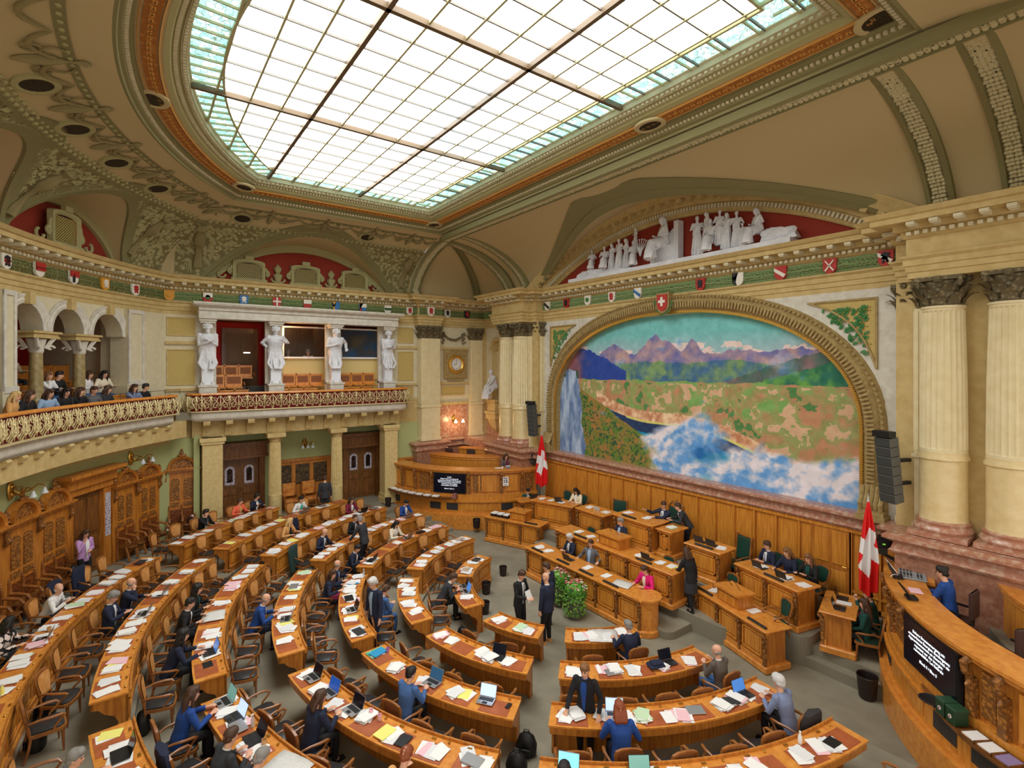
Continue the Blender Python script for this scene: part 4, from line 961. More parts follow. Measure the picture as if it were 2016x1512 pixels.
# pilasters and arches of the visitor gallery
pl = MB(); im = MB()
for a0, a1 in ((-41.4, -39.1), (-24.5, -23.0), (-9, -7.3)):
    curvebox(pl, a0, a1, 17.45, 18.1, 6.3, 8.93, 2); curvebox(pl, a0-.25, a1+.25, 17.4, 18.1, 4.9, 6.3, 2)
    for b0, b1 in ((a0, a0+.3), (a1-.3, a1)): curvebox(im, b0, b1, 17.41, 17.46, 6.4, 8.93, 1)
    curvebox(im, a0, a1, 17.41, 17.46, 8.8, 8.93, 1); curvebox(im, a0-.1, a1+.1, 17.38, 17.46, 6.25, 6.42, 1)
trim(pl, [STONEL]); trim(im, [STONEW])
def arcade(centres, hwd=1.99, pit=5.3):
    m = MB(); ring = MB(); key = MB(); imp = MB()
    for c in centres:
        n = 20; RR = hwd/57.3*17.6; A = [(c-hwd, 7.95)]+[(c-hwd*cos(pi*i/n), 7.95+.74*sin(pi*i/n)) for i in range(n+1)]+[(c+hwd, 7.95)]
        B = [(c-pit/2, 7.95)]+[(max(c-pit/2, min(c+pit/2, c-hwd*1.9*cos(pi*i/n))), 8.95 if abs(hwd*1.9*cos(pi*i/n)) < pit/2 else 7.95+1.0*min(1, sin(pi*i/n)*1.6)) for i in range(n+1)]+[(c+pit/2, 7.95)]
        k = len(A)
        m.add([pw(a, 17.6, z) for a, z in A]+[pw(a, 17.6, z) for a, z in B], [(i, i+1, k+i+1, k+i) for i in range(k-1)])
        m.grid([[pw(a, 17.6, z), pw(a, 18.15, z)] for a, z in A])
        fr_ = []
        for i in range(n+1):
            t = pi*i/n; a = c-hwd*cos(t); o = Vector(pw(a, 17.6, 7.95+.74*sin(t))); rad = Vector((cos(radians(a)), sin(radians(a)), 0)); fr_.append((o, -rad*cos(t)+Vector((0, 0, 1))*sin(t), (-sin(radians(a)), cos(radians(a)), 0)))
        ring.sweep(fr_, [(0, 0), (0, .05), (.1, .07), (.14, .04), (.2, .08), (.26, .08), (.26, 0)])
        x, y, _ = pw(c, 17.5); key.cbox((x, y, 8.82), (.2, .2, .34), radians(c))
    trim(m, [STONEL]); trim(ring, [STONEW], True); trim(key, [STONE])
arcade((-26.35, -31.5, -36.75)); arcade((-20.6, -15.4, -10.2))
def gallery_column(a):
    x, y, _ = pw(a, 17.88)
    r_ = root('gallery_column', 'smooth stone column with scrolled capital carrying the gallery arches, %s' % GCL.get(a, 'out of the left edge'), 'column', (x, y, 4.95), radians(a), 'columns of the visitor gallery')
    m = MB(); m.box(-.3, .3, -.3, .3, 0, .7); m.lathe([(.22, .7), (.21, .8), (.17, .85), (.165, 1.5), (.15, 2.4), (.17, 2.42)], 20); obj('shaft', m, mat('gallery_shaft', (178, 158, 108), .4, kind='noise', col2=(150, 130, 84), coat=.2), r_, True)
    m = MB(); m.lathe([(.16, 2.38), (.18, 2.45), (.17, 2.5), (.24, 2.78)], 16)
    for sx in (-1, 1):
        for sy in (-1, 1):
            m.tube([(sx*(.22+.07*cos(t)*q), sy*(.22+.07*cos(t)*q), 2.52+.08*sin(t)*q) for t, q in [(k*.8, 1-k/9) for k in range(8)]], .035, 5)
            m.tube([(sx*.17, sy*.14, 2.5), (sx*.24, sy*.2, 2.68), (sx*.34, sy*.24, 2.82)], .06, 6)
    obj('capital', m, STONEW, r_, True)
    m = MB(); m.box(-.5, .5, -.3, .3, 2.8, 2.86); m.box(-.46, .46, -.28, .28, 2.86, 3.0); m.box(-.54, .54, -.34, .34, 2.94, 3.0); obj('impost_block', m, STONE, r_)
GCL = {-28.95: 'left of the two by the lilac visitors', -34.2: 'right of the two, near the tall pilaster'}
for a in (-28.95, -34.2, -18, -12.8): gallery_column(a)
# gallery floors, back wall
m = MB(); curvebox(m, -42, 18, 16.5, 17.7, 4.8, 4.95); curvebox(m, -41, 18, 17.7, 18.9, 4.75, 5.38); curvebox(m, -41, 18, 18.9, 20.3, 4.75, 5.95); curvebox(m, -41, 18, 20.3, 22, 4.75, 6.2); trim(m, [CARPD])
m = MB(); curvebox(m, -42, 18, 21.6, 21.8, 5, 9.6); trim(m, [REDW])
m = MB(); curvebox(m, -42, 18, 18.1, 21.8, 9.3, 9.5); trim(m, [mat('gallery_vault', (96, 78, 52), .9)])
m = MB(); curvebox(m, -41.5, -41.0, 18, 21.8, 5, 9.4, 1); curvebox(m, -40.9, -39.6, 18.1, 18.6, 5, 8.9, 1); trim(m, [STONEL])
# slabs with consoles and ornate railings
def slab(pts, wall_in):     # pts: outer edge plan, travelling with the room on the left
    f = frames2d(pts)
    m = MB(); m.sweep(f, [(-1.2, 4.86), (-.35, 4.86), (-.3, 4.8), (-.12, 4.78), (-.02, 4.86), (0, 4.92), (0, 5.08), (-.02, 5.12), (-.14, 5.16), (-1.2, 5.16)]); return trim(m, [STONEW], True)
GP = arc_path(CXR, CYR, 16.45, -42.1, 18, 40)
GP = [(-11.6, 1.0)]+GP; slab(GP, 1)
m = MB(); m.sweep(frames2d(GP), [(-.55, 4.5), (-.3, 4.55), (-.2, 4.78), (-.3, 4.8), (-1, 4.86), (-1, 4.5)]); trim(m, [STONE], True)
m = MB()
def console(m, x, y, h, d=.85, w=.2, z=4.78, L=.62):   # scrolled bracket projecting along heading normal
    M0 = m.M; m.M = Matrix.Translation((x, y, z)) @ Matrix.Rotation(h, 4, 'Z')
    P = [(0, 0), (d*.95, 0), (d, -.06), (d*.95, -.16), (d*.75, -.2), (d*.5, -.22), (d*.3, -.34), (d*.22, -.5), (.12, -L), (0, -L)]
    m.loft([[(-w/2, a, b) for a, b in P], [(w/2, a, b) for a, b in P]]); m.M = M0
for a in np.arange(-41.6, 16, 2.15): x, y, _ = pw(a, 17.32); console(m, x, y, radians(a))
trim(m, [STONE])
BP = [(-12.3, 10.6), (-11.55, 10.6), (-11.4, 10.45), (-11.3, 10.2), (-11.3, 2.0), (-11.4, 1.75), (-11.6, 1.62), (-12.3, 1.62)]
slab(BP, 1); m = MB()
for y in np.arange(2.2, 10.3, .78): console(m, -12.0, y, -pi/2, .6, .24)
m.box(-12.5, -11.95, 1.75, 10.4, 4.1, 4.86); trim(m, [STONE])
def railing(pts, lab, step=.62, grp='ornate gilded balcony railings'):
    r_ = root('balcony_railing', lab, 'railing', (0, 0, 0), 0, grp); f = frames2d(pts)
    m = MB(); m.sweep(f, [(-.08, 5.82), (-.06, 5.88), (.04, 5.88), (.06, 5.82), (.04, 5.79), (-.06, 5.79)]); obj('handrail', m, WOODH, r_)
    m = MB(); m.sweep(f, [(-.06, 5.16), (-.03, 5.16), (.05, 5.35), (-.03, 5.79), (-.06, 5.79)]); obj('cloth_backing', m, MAROON, r_)
    m = MB(); m.sweep(f, [(0, 5.15), (.1, 5.15), (.1, 5.19), (0, 5.19)]); obj('foot_rail', m, GOLDL, r_)
    for x, y, h in along(pts, step):
        m = MB(); n = (-sin(h), cos(h)); t = (cos(h), sin(h)); W_ = step/2
        def P(u, v, o=0): b = .0+.1*sin(pi*min(1, (v)/.6)*.9)+o; return (x+t[0]*u+n[0]*b, y+t[1]*u+n[1]*b, 5.19+v)
        for s in (-1, 1):
            m.tube([P(s*(W_*.5+W_*.42*(1-k/13)*cos(k*.75)), .2+.17*(1-k/13)*sin(k*.75), .02) for k in range(12)], .014, 4)
            m.tube([P(s*(W_*.3+W_*.3*(1-k/10)*cos(2.2+k*.75)), .46+.11*(1-k/10)*sin(2.2+k*.75), .02) for k in range(9)], .013, 4)
            m.tube([P(s*W_*.05, .05), P(s*W_*.5, .33), P(s*W_*.9, .55)], .013, 4); m.tube([P(s*W_*.95, .03), P(s*W_*.6, .38), P(s*W_*.1, .57)], .012, 4)
        for u in (0,): 
            m.tube([P(u, v, .03) for v in (.02, .2, .4, .58)], [.012, .018, .024, .012], 5); m.ell(P(u, .42, .04), (.03, .03, .045), 6, 4)
        m.tube([P(W_, v, .02) for v in (.0, .15, .3, .45, .58)], [.022, .014, .028, .014, .02], 5); m.ell(P(W_, .22, .03), (.03, .03, .04), 6, 4); [m.tube([P(s*(W_*.42+W_*.3*cos(t)), .34+.2*sin(t), .025) for t in [k*.7 for k in range(10)]], .008, 4) for s in (-1, 1)]
        obj('scrollwork', m, GOLDL, r_)
railing([(-11.3, .98)]+arc_path(CXR, CYR, 16.4, -42.3, 4, 30), 'curved railing of gold scrollwork over dark red cloth in front of the visitor gallery')
railing(BP, 'straight gold scrollwork railing on the marble balcony with the statues')
# thin glass guard posts on the gallery rail
m = MB()
for a in np.arange(-43, -24, 2.4): x, y, _ = pw(a, 16.42); m.cbox((x, y, 5.97), (.015, .015, .2))
m.tube([pw(a, 16.42, 6.06) for a in np.arange(-43, -24, 1.2)], .008, 5); one('guard_rail', m, [DKGREY], 'thin black guard rail above the curved gallery handrail', 'rail')
# benches in the galleries
def bench_run(a0, a1, R, z, lab):
    r_ = root('gallery_bench', lab, 'bench', (0, 0, 0), 0, 'wooden gallery benches'); n = max(1, round(abs(a1-a0)/57.3*R/.62))
    for i in range(n):
        b0, b1 = a0+(a1-a0)*i/n, a0+(a1-a0)*(i+1)/n; m = MB()
        curvebox(m, b0+.1, b1-.1, R, R+.04, z+.42, z+.98, 1); curvebox(m, b0+.02, b0+.14, R-.02, R+.06, z+.3, z+1.05, 1); curvebox(m, b0, b1, R-.02, R+.05, z+.95, z+1.0, 1); obj('backrest', m, WOODH, r_)
        m = MB(); curvebox(m, b0+.1, b1-.1, R-.48, R, z+.4, z+.46, 1); curvebox(m, b0+.1, b0+.2, R-.45, R, z, z+.4, 1); obj('seat', m, WOODP, r_)
bench_run(-39, -23, 18.35, 5.38, 'second gallery bench row behind the arches'); bench_run(-39, -23, 17.5, 4.95, 'front gallery bench row behind the railing'); bench_run(-40.5, -24, 20.1, 5.95, 'highest gallery bench row in the dark back')
# ---- marble balcony with statues
m = MB(); m.box(-12.6, -11.62, 1.95, 10.2, 8.8, 9.0); m.box(-12.6, -11.66, 1.95, 10.2, 9.0, 9.12); m.box(-12.6, -11.58, 1.95, 10.2, 9.12, 9.24)
m.sweep(frames2d([(-12.4, 10.2), (-11.55, 10.2), (-11.55, 1.95), (-12.4, 1.95)]), [(-.9, 9.24), (.03, 9.24), (.16, 9.3), (.2, 9.36), (.2, 9.42), (-.5, 9.48), (-1.5, 9.5)])
one('marble_canopy', m, [STONEW], 'pale stone canopy beam carried by four white statues', 'canopy')
m = MB(); m.box(-15.2, -11.5, 1.2, 10.6, 4.86, 5.16); trim(m, [CARPD]); m = MB(); m.box(-15.2, -13.2, 1.9, 10.4, 5.16, 5.6); m.box(-15.2, -14.2, 1.9, 10.4, 5.6, 6.0); trim(m, [CARPD])
m = MB(); m.box(-15.1, -14.9, 1.8, 5.2, 5, 9); m.box(-15, -12.6, 1.75, 1.95, 5, 9); m.box(-15, -12.7, 4.75, 4.9, 5, 9); trim(m, [REDW])
m = MB(); m.box(-15.2, -12.5, 1.8, 10.3, 8.9, 9.0); trim(m, [mat('box_ceiling', (150, 60, 36), .9)])
m = MB(); m.box(-13.3, -13.2, 4.9, 10.2, 5.1, 7.25); m.box(-13.3, -13.1, 4.9, 5.3, 5.1, 8.9); m.box(-13.3, -13.1, 7.25, 7.75, 5.1, 8.9); m.box(-13.3, -13.1, 9.85, 10.2, 5.1, 8.9); trim(m, [mat('booth_yellow', (222, 200, 136), .8)])
m = MB(); m.box(-16.2, -16.1, 4.9, 10.3, 5.5, 9); m.box(-16.1, -13.3, 4.85, 4.95, 5.5, 9); m.box(-16.1, -13.3, 10.2, 10.3, 5.5, 9); m.box(-16.1, -13.3, 7.4, 7.5, 5.5, 9); m.box(-16.1, -13.3, 4.9, 10.2, 6.2, 6.3); trim(m, [WOODD])
for y0, y1, lab in ((5.3, 7.25, 'left broadcast booth window with two people behind the glass'), (7.75, 9.85, 'right broadcast booth window with blue reflections painted on the pane')):
    r_ = root('window_%d' % (2 if y0 < 6 else 3), None, None); del_ = r_; r_['kind'] = 'structure'
    m = MB(); m.box(-13.14, -13.04, y0, y1, 7.26, 7.34); m.box(-13.14, -13.04, y0, y1, 8.66, 8.72); m.box(-13.14, -13.04, y0, y0+.05, 7.3, 8.7); m.box(-13.14, -13.04, y1-.05, y1, 7.3, 8.7); obj('window_frame', m, WHITE, r_)
    m = MB(); m.box(-13.1, -13.09, y0+.05, y1-.05, 7.34, 8.66)
    gm = mat('window_glass', (60, 60, 56), .05, alpha=.22, spec=.2); obj('pane', m, gm if y0 < 6 else mat('window_glass_blue', (22, 66, 104), .05, kind='noise', col2=(70, 60, 40), sc=1.3), r_)  # right pane: blue reflections are painted into its base colour
r_ = root('door_2', None, None, (-14.86, 3.85, 6.0)); r_['kind'] = 'structure'
m = MB(); m.box(-.04, .04, -.75, .75, 0, 2.65); obj('door_frame', m, DOORW, r_)
m = MB(); m.box(.04, .08, -.6, .6, 0, 2.45); [m.bev(.07, .1, a, b, c, d, .005) for a, b, c, d in ((-.5, -.05, 1.1, 2.3), (.05, .5, 1.1, 2.3), (-.5, .5, .2, .95))]; obj('door_leaf', m, mat('door_brown', (104, 76, 38), .5), r_)
m = MB(); m.box(.09, .11, .12, .4, 1.5, 1.56); obj('lit_sign', m, mat('lit_white', (255, 240, 220), .5, emit=1), r_)
def globe_lamp(loc, rz, lab):
    r_ = root('wall_lamp', lab, 'lamp', loc, rz)
    m = MB(); m.ell((0, 0, 0), (.05, .03, .12)); m.tube([(0, 0, 0), (0, -.12, -.05), (0, -.2, .03)], .015, 6); obj('bracket', m, BRASS, r_, True)
    m = MB(); m.ell((0, -.2, .14), (.13, .13, .12), 14, 10); obj('lamp_shade', m, BULB, r_, True)
    light(lab[:5].strip()+'_light', 'POINT', (loc[0]+.35*cos(rz-pi/2), loc[1]+.35*sin(rz-pi/2), loc[2]+.1), 60, (1, .6, .3), .1)
globe_lamp((-12.95, 4.72, 8.35), pi*.75, 'glowing round globe lamp on the red wall of the left box')
def fold_bench(x, y0, y1, z, n, lab):
    r_ = root('box_bench', lab, 'bench', (x, y0, z), 0, 'folding wooden benches on the marble balcony'); w = (y1-y0)/n
    for i in range(n):
        m = MB(); m.box(-.03, .03, w*i+.02, w*(i+1)-.02, .35, .93); m.box(.031, .045, w*i+.07, w*(i+1)-.07, .6, .88, 0); m.box(-.04, .05, w*i, w*i+.05, .2, 1.0); m.box(-.04, .05, w*i, w*(i+1), .9, .95); obj('backrest', m, WOODH, r_)
        m = MB(); m.box(.05, .068, w*i+.08, w*(i+1)-.08, .58, .86); obj('back_panel', m, CHC, r_)
        m = MB(); m.box(.04, .42, w*i+.04, w*(i+1)-.04, .38, .43); obj('seat', m, WOODP, r_)
    m = MB(); m.tube([(.02, -.02, .6), (.3, -.02, .62), (.36, -.02, .5), (.1, -.02, .3)], .03, 6); m.tube([(.02, y1-y0+.02, .6), (.3, y1-y0+.02, .62), (.36, y1-y0+.02, .5)], .03, 6); obj('arm', m, CHW, r_)
fold_bench(-13.9, 2.5, 4.2, 6.0, 3, 'upper wooden bench in the red box'); fold_bench(-13.15, 2.35, 3.7, 5.6, 2, 'middle wooden bench in the red box')
fold_bench(-12.9, 5.2, 7.0, 5.16+.45, 3, 'wooden bench under the left booth window'); fold_bench(-12.9, 7.7, 9.5, 5.16+.45, 3, 'wooden bench under the right booth window')
fold_bench(-12.0, 2.1, 3.75, 5.0, 3, 'front wooden bench by the railing, left'); fold_bench(-12.0, 4.7, 6.5, 5.0, 3, 'front wooden bench by the railing, centre'); fold_bench(-12.0, 7.4, 9.0, 5.0, 3, 'front wooden bench by the railing, right'); fold_bench(-12.0, 9.6, 10.1, 5.0, 1, 'single wooden seat at the right end of the balcony')
m = MB()
for i in range(5): m.box(-12.5-.35*i, -12.1-.35*i, 3.95, 4.65, 5.16, 5.3+.17*i)
trim(m, [mat('steps_dark', (70, 72, 72), .8)])
for y, s in ((2.27, 0), (4.77, 0), (7.3, 0), (9.8, 0)):
    m = MB(); m.box(-12.45, -12.28, y-.34, y+.34, 5.2, 8.8); m.box(-12.5, -11.72, y-.3, y+.3, 5.16, 6.1); m.box(-12.5, -11.68, y-.34, y+.34, 6.1, 6.18); m.box(-12.5, -11.72, y-.3, y+.3, 5.16, 5.3); m.box(-12.4, -11.75, y-.26, y+.26, 8.62, 8.7); m.box(-12.42, -11.7, y-.3, y+.3, 8.7, 8.8)
    one('statue_pedestal', m, [STONEW], 'pale stone pedestal and pier under the %s statue' % {2.27: 'first', 4.77: 'second', 7.3: 'third', 9.8: 'fourth'}[y], 'pedestal', group='statue piers')
# ---- lower west side: piers, columns, recess with doors
for y, w_, lab in ((2.42, .35, 'left'), (9.85, .32, 'right')):
    m = MB(); x = -11.95; m.box(x-.35, x+.3, y-w_, y+w_, .38, 4.1); m.box(x-.42, x+.36, y-w_-.06, y+w_+.06, .38, .62); m.box(x-.38, x+.33, y-w_-.03, y+w_+.03, .62, .8); m.box(x-.4, x+.36, y-w_-.06, y+w_+.06, 3.85, 3.95); m.box(x-.44, x+.4, y-w_-.1, y+w_+.1, 3.95, 4.1)
    one('square_pillar', m, [mat('pillar_stone', (222, 200, 142), .6, kind='noise', col2=(210, 184, 124))], 'square yellow stone pillar at the %s end under the marble balcony' % lab, 'pillar', group='square pillars under the balcony')
for y, lab in ((4.75, 'left'), (7.35, 'right')):
    r_ = root('doric_column', 'fluted yellow stone column under the balcony, %s of the two' % lab, 'column', (-11.95, y, .38), 0, 'fluted columns under the balcony')
    m = MB(); n = 80; rings = []
    m.lathe([(.3, 0), (.3, .1), (.27, .14), (.265, 1.1)], 24)
    for z, r, dp in ((1.1, .265, 0), (1.12, .26, .025), (3.3, .225, .022), (3.34, .225, 0)): rings.append([((r-(dp if i % 4 == 2 else dp*.6 if i % 4 else 0))*cos(2*pi*i/n), (r-(dp if i % 4 == 2 else dp*.6 if i % 4 else 0))*sin(2*pi*i/n), z) for i in range(n)])
    m.loft(rings); obj('shaft', m, MATS['pillar_stone'], r_)
    m = MB(); m.lathe([(.225, 3.34), (.25, 3.4), (.24, 3.43), (.32, 3.52), (.33, 3.55)], 24); m.box(-.36, .36, -.36, .36, 3.55, 3.72); obj('capital', m, STONE, r_, True)
m = MB(); m.box(-13.9, -13.6, .7, 12.5, -.2, 4.2); m.box(-13.7, -11.9, 1.8, 2.0, .3, 4.2); m.box(-13.7, -12, 10.0, 10.2, .3, 4.2); m.box(-12.35, -12.2, 10.0, 11.5, .3, 4.1); m.box(-12.35, -12.2, .8, 2.05, .3, 4.1); m.box(-13.9, -12, 1.8, 10.2, 4.1, 4.2); trim(m, [GREENW])
m = MB(); m.box(-14, -11.9, .9, 10.4, .2, .385); trim(m, [CARP])
m = MB(); m.box(-13.6, -13.52, 4.95, 7.6, .38, 2.55); m.box(-13.6, -13.45, 4.95, 7.6, 2.5, 2.62); m.box(-13.6, -13.3, 2.0, 2.75, .38, 3.1); m.box(-12.3, -12.16, 10.05, 11.4, .38, 2.3); m.box(-12.3, -12.1, 10.05, 11.4, 2.25, 2.36); trim(m, [WOOD])
m = MB(); m.bev(-12.17, -12.13, 10.2, 10.75, 1.2, 2.15, .01); m.bev(-12.17, -12.13, 10.8, 11.3, 1.2, 2.15, .01); m.bev(-12.17, -12.13, 10.2, 11.3, .5, 1.1, .01); trim(m, [WOODP])
for i, y in enumerate((5.15, 5.95, 6.75)):
    m = MB(); m.bev(-13.53, -13.48, y, y+.62, 1.45, 2.35, .02); one('bronze_panel', m, [mat('bronze_relief', (98, 76, 44), .6, kind='vor', col2=(66, 48, 28), sc=7, bump=-.8, bsc=7)], 'dark relief panel on the oak wall behind the armchairs, %s of three' % ('left', 'middle', 'right')[i], 'panel', group='dark relief panels')
def dbl_door(idx, y, w, lab):
    r_ = root('door_%d' % idx, None, None, (-13.5, y, .4)); r_['kind'] = 'structure'
    m = MB(); m.box(-.1, .3, -w/2-.22, -w/2, 0, 2.85); m.box(-.1, .3, w/2, w/2+.22, 0, 2.85); m.box(-.1, .42, -w/2-.3, w/2+.3, 2.6, 3.1); m.box(-.1, .55, -w/2-.38, w/2+.38, 3.1, 3.24); m.box(-.1, .5, -w/2-.34, w/2+.34, 2.55, 2.64); obj('door_surround', m, WOODD, r_)
    for s in (-1, 1):
        m = MB(); m.box(0, .06, min(0, s*w/2), max(0, s*w/2), 0, 2.58); lf = obj('door_leaf', m, DOORW, r_); c = s*w/4
        m = MB(); m.bev(.055, .09, c-w*.17, c+w*.17, .15, .85, .01); m.bev(.055, .09, c-w*.17, c+w*.17, .95, 1.2, .01); obj('door_panel', m, WOODD, lf)
        def arch(hw, z0, z1): return [(c-hw, z0)]+[(c+hw, z0)]+[(c+hw*cos(t), z1+hw*sin(t)) for t in [pi*i/10 for i in range(11)]]
        for hw, z0, z1, x0, mt, nm in ((.19, 1.38, 2.0, .07, mat('leaded_glass', (224, 220, 226), .3, kind='vor', col2=(150, 140, 165), sc=22), 'leaded_glass'), (.11, 1.5, 1.98, .085, mat('door_view', (72, 52, 44), .1, kind='noise', col2=(16, 14, 14), sc=9), 'glass_pane')):
            P = arch(hw, z0, z1); m = MB(); m.loft([[(.05, a, b) for a, b in P], [(x0, a, b) for a, b in P]]); obj(nm, m, mt, lf)
        m = MB(); m.tube([(.06, s*.06, 1.25), (.12, s*.06, 1.25), (.12, s*.06, 1.1), (.06, s*.06, 1.1)], .012, 6); obj('door_handle', m, BRASS, lf)
dbl_door(3, 3.62, 1.5, ''); dbl_door(4, 9.0, 1.45, '')
def sconce(loc, rz, lab, on=False, n=2):
    r_ = root('wall_sconce', lab, 'lamp', loc, rz, None if on else 'brass wall sconces')
    m = MB(); m.ell((0, 0, 0), (.1, .05, .26), 10, 8); m.ell((0, -.04, .1), (.06, .05, .08)); m.ell((0, -.04, -.1), (.05, .04, .08)); obj('backplate', m, BRASS, r_, True)
    for s in ((-1, 1) if n == 2 else (-1, 0, 1)):
        m = MB(); m.tube([(0, -.04, 0), (s*.08, -.16, -.1), (s*.14, -.34, -.04), (s*.2, -.48, .1), (s*.22, -.6, .08), (s*.22, -.62, .0)], .018, 6)
        m.tube([(s*.06, -.14, -.07)]+[(s*.06+.05*s*sin(t), -.14-.08*sin(t), .02-.07*cos(t)) for t in (.5, 1.2, 2, 2.8, 3.6, 4.4)], .01, 5); obj('arm', m, BRASS, r_, True)
        m = MB(); m.lathe([(.02, .04), (.035, .0), (.06, -.06), (.09, -.12)], 10, (s*.22, -.62, -.02)); obj('lamp_shade', m, BULB if on else mat('frosted_glass', (214, 220, 224), .2, alpha=.75), r_, True)
for a, z, lab in ((-23.1, 3.75, 'brass scrolled sconce on the green wall left of the small door'), (-38.9, 3.72, 'brass scrolled sconce on the green wall above the carved stalls'), (-12, 3.7, 'brass scrolled sconce on the green wall out at the far left')):
    x, y, _ = pw(a, 17.3); sconce((x, y, z), radians(a)+pi, lab)
sconce((-13.55, 6.35, 3.3), pi/2, 'three armed glass sconce on the green wall over the dark relief panels', n=3)
sconce((-12.25, 13.6, 4.1), pi/2, 'lit sconce glowing on the red marble below the clock', True)
light('corner_sconce_light', 'POINT', (-11.5, 13.6, 4.0), 16, (1, .62, .32), .12)
# ---- carved stalls along the curved wall
def finial(m, x, z, s=1, y=0): m.lathe([(.05*s, 0), (.1*s, .05*s), (.05*s, .1*s), (.09*s, .18*s), (.06*s, .26*s), (.075*s, .3*s), (.01, .42*s)], 8, (x, y, z))
def stall(x, y, z, rz, w, lab, wide=False):
    r_ = root('carved_stall', lab, 'stall', (x, y, z), rz, 'carved oak stalls along the wall'); h = w/2   # local -Y faces the room
    m = MB(); m.box(-h, h, -.08, 0, 0, 2.5); m.box(-h-.02, h+.02, -.22, 0, 2.45, 2.52); m.box(-h-.05, h+.05, -.28, 0, 2.52, 2.58); obj('back_panel', m, WOOD, r_)
    n = 2; pw_ = (w-.3)/n
    for i in range(n):
        c = -h+.15+pw_*(i+.5); hw = pw_/2-.07; P = [(c-hw, 1.35), (c+hw, 1.35)]+[(c+hw*cos(t), 2.1+hw*.45*sin(t)) for t in [pi*q/8 for q in range(9)]]
        m = MB(); m.vprism(P, -.11, -.07); m.box(c-hw, c+hw, -.11, -.07, 1.1, 1.25); obj('carved_panel', m, WOODC, r_)
        m = MB(); hs = pw_/2
        m.box(c-hs+.04, c+hs-.04, -.12, -.07, .5, .98); q = obj('seat_back', m, mat('carved_leather', (140, 74, 30), .4, kind='vor', col2=(100, 50, 18), sc=12, bump=-.6, bsc=12), r_)
        m = MB(); m.bev(c-hs+.04, c+hs-.04, -.58, -.1, .4, .46, .02); m.box(c-hs+.06, c+hs-.06, -.5, -.1, .3, .4); obj('seat', m, WOODD, r_)
    for i in range(n+1):
        c = -h+.15+pw_*i-.0; m = MB(); m.tube([(c, -.1, .78), (c, -.3, .76), (c, -.5, .72), (c, -.56, .62), (c, -.5, .56)], .04, 7); m.tube([(c, -.5, .6), (c, -.42, .45), (c, -.5, .2), (c, -.55, .0)], [.035, .03, .035, .04], 6); m.box(c-.035, c+.035, -.14, -.05, 0, 1.02); finial(m, c, .98, .45, -.1); obj('arm', m, CHW, r_)
    m = MB(); N_ = 14; R = h*.82
    A = [(R*cos(pi-pi*i/N_), 2.58+R*.95*sin(pi*i/N_)) for i in range(N_+1)]; B = [(R*.84*cos(pi-pi*i/N_), 2.58+R*.78*sin(pi*i/N_)) for i in range(N_+1)]
    m.loft([[(B[i][0], -.1, B[i][1]), (B[i][0], -.2, B[i][1]), (A[i][0], -.24, A[i][1]), (A[i][0], 0, A[i][1])] for i in range(N_+1)]); 
    ped = obj('pediment', m, WOOD, r_)
    m = MB(); m.vprism(B, -.12, -.02); obj('pediment_carving', m, WOODC, ped)
    m = MB(); finial(m, 0, 2.56+R*.95, .75, -.1); finial(m, -h+.05, 2.58, .75, -.12); finial(m, h-.05, 2.58, .75, -.12); m.ell((0, -.14, 2.6+R*.97), (.16, .08, .06), 8, 5); obj('finial', m, WOODC, r_)
    m = MB()
    for s in (-1, 1): m.tube([(s*(h-.04), -.2, 2.45), (s*(h-.04), -.16, 2.3), (s*(h-.04), -.2, 2.15), (s*(h-.04), -.1, 2.0)], [.05, .04, .05, .02], 6)
    obj('bracket', m, WOODC, r_)
SL = {-19.9: 'carved oak stall at the far left wall, third from the small door', -23.95: 'carved oak stall, second to the left of the small door', -28.0: 'carved oak stall directly left of the small door', -37.7: 'carved oak stall directly right of the small door', -41.2: 'carved oak stall, second to the right of the small door', -15.8: 'carved oak stall beyond the left edge of the view'}
for a, l in SL.items():
    x, y, _ = pw(a, 17.3); stall(x, y, .4, radians(a)+pi, 1.22 if a > -30 else 1.04, l)
stall(-12.18, 1.42, .4, pi/2, 1.15, 'carved oak stall on the left wall beside the square pillar')
# small door with broad cornice in the curved wall
x, y, _ = pw(-32.6, 17.35); r_ = root('door_5', None, None, (x, y, .4), radians(-32.6)+pi); r_['kind'] = 'structure'
m = MB(); m.box(-.62, .62, -.02, .1, 0, 2.6); obj('door_leaf', m, DOORW, r_)
m = MB(); [m.bev(a, b, -.06, -.01, c, d, .01) for a, b, c, d in ((-.5, -.06, 1.3, 2.4), (.06, .5, 1.3, 2.4), (-.5, -.06, .8, 1.15), (.06, .5, .8, 1.15), (-.5, .5, .15, .65))]; obj('door_panel', m, WOODD, r_)
m = MB(); m.box(-.95, -.62, -.15, .1, 0, 2.75); m.box(.62, .95, -.15, .1, 0, 2.75); m.box(-.98, .98, -.2, .1, 2.62, 2.85); m.box(-1.02, 1.02, -.3, .1, 2.85, 3.12); m.box(-1.1, 1.1, -.42, .1, 3.12, 3.2); m.box(-1.18, 1.18, -.52, .1, 3.2, 3.3); obj('door_surround', m, WOOD, r_)
m = MB(); m.box(.68, .9, -.17, -.14, 1.0, 2.4); obj('leaded_glass', m, MATS['leaded_glass'], r_)
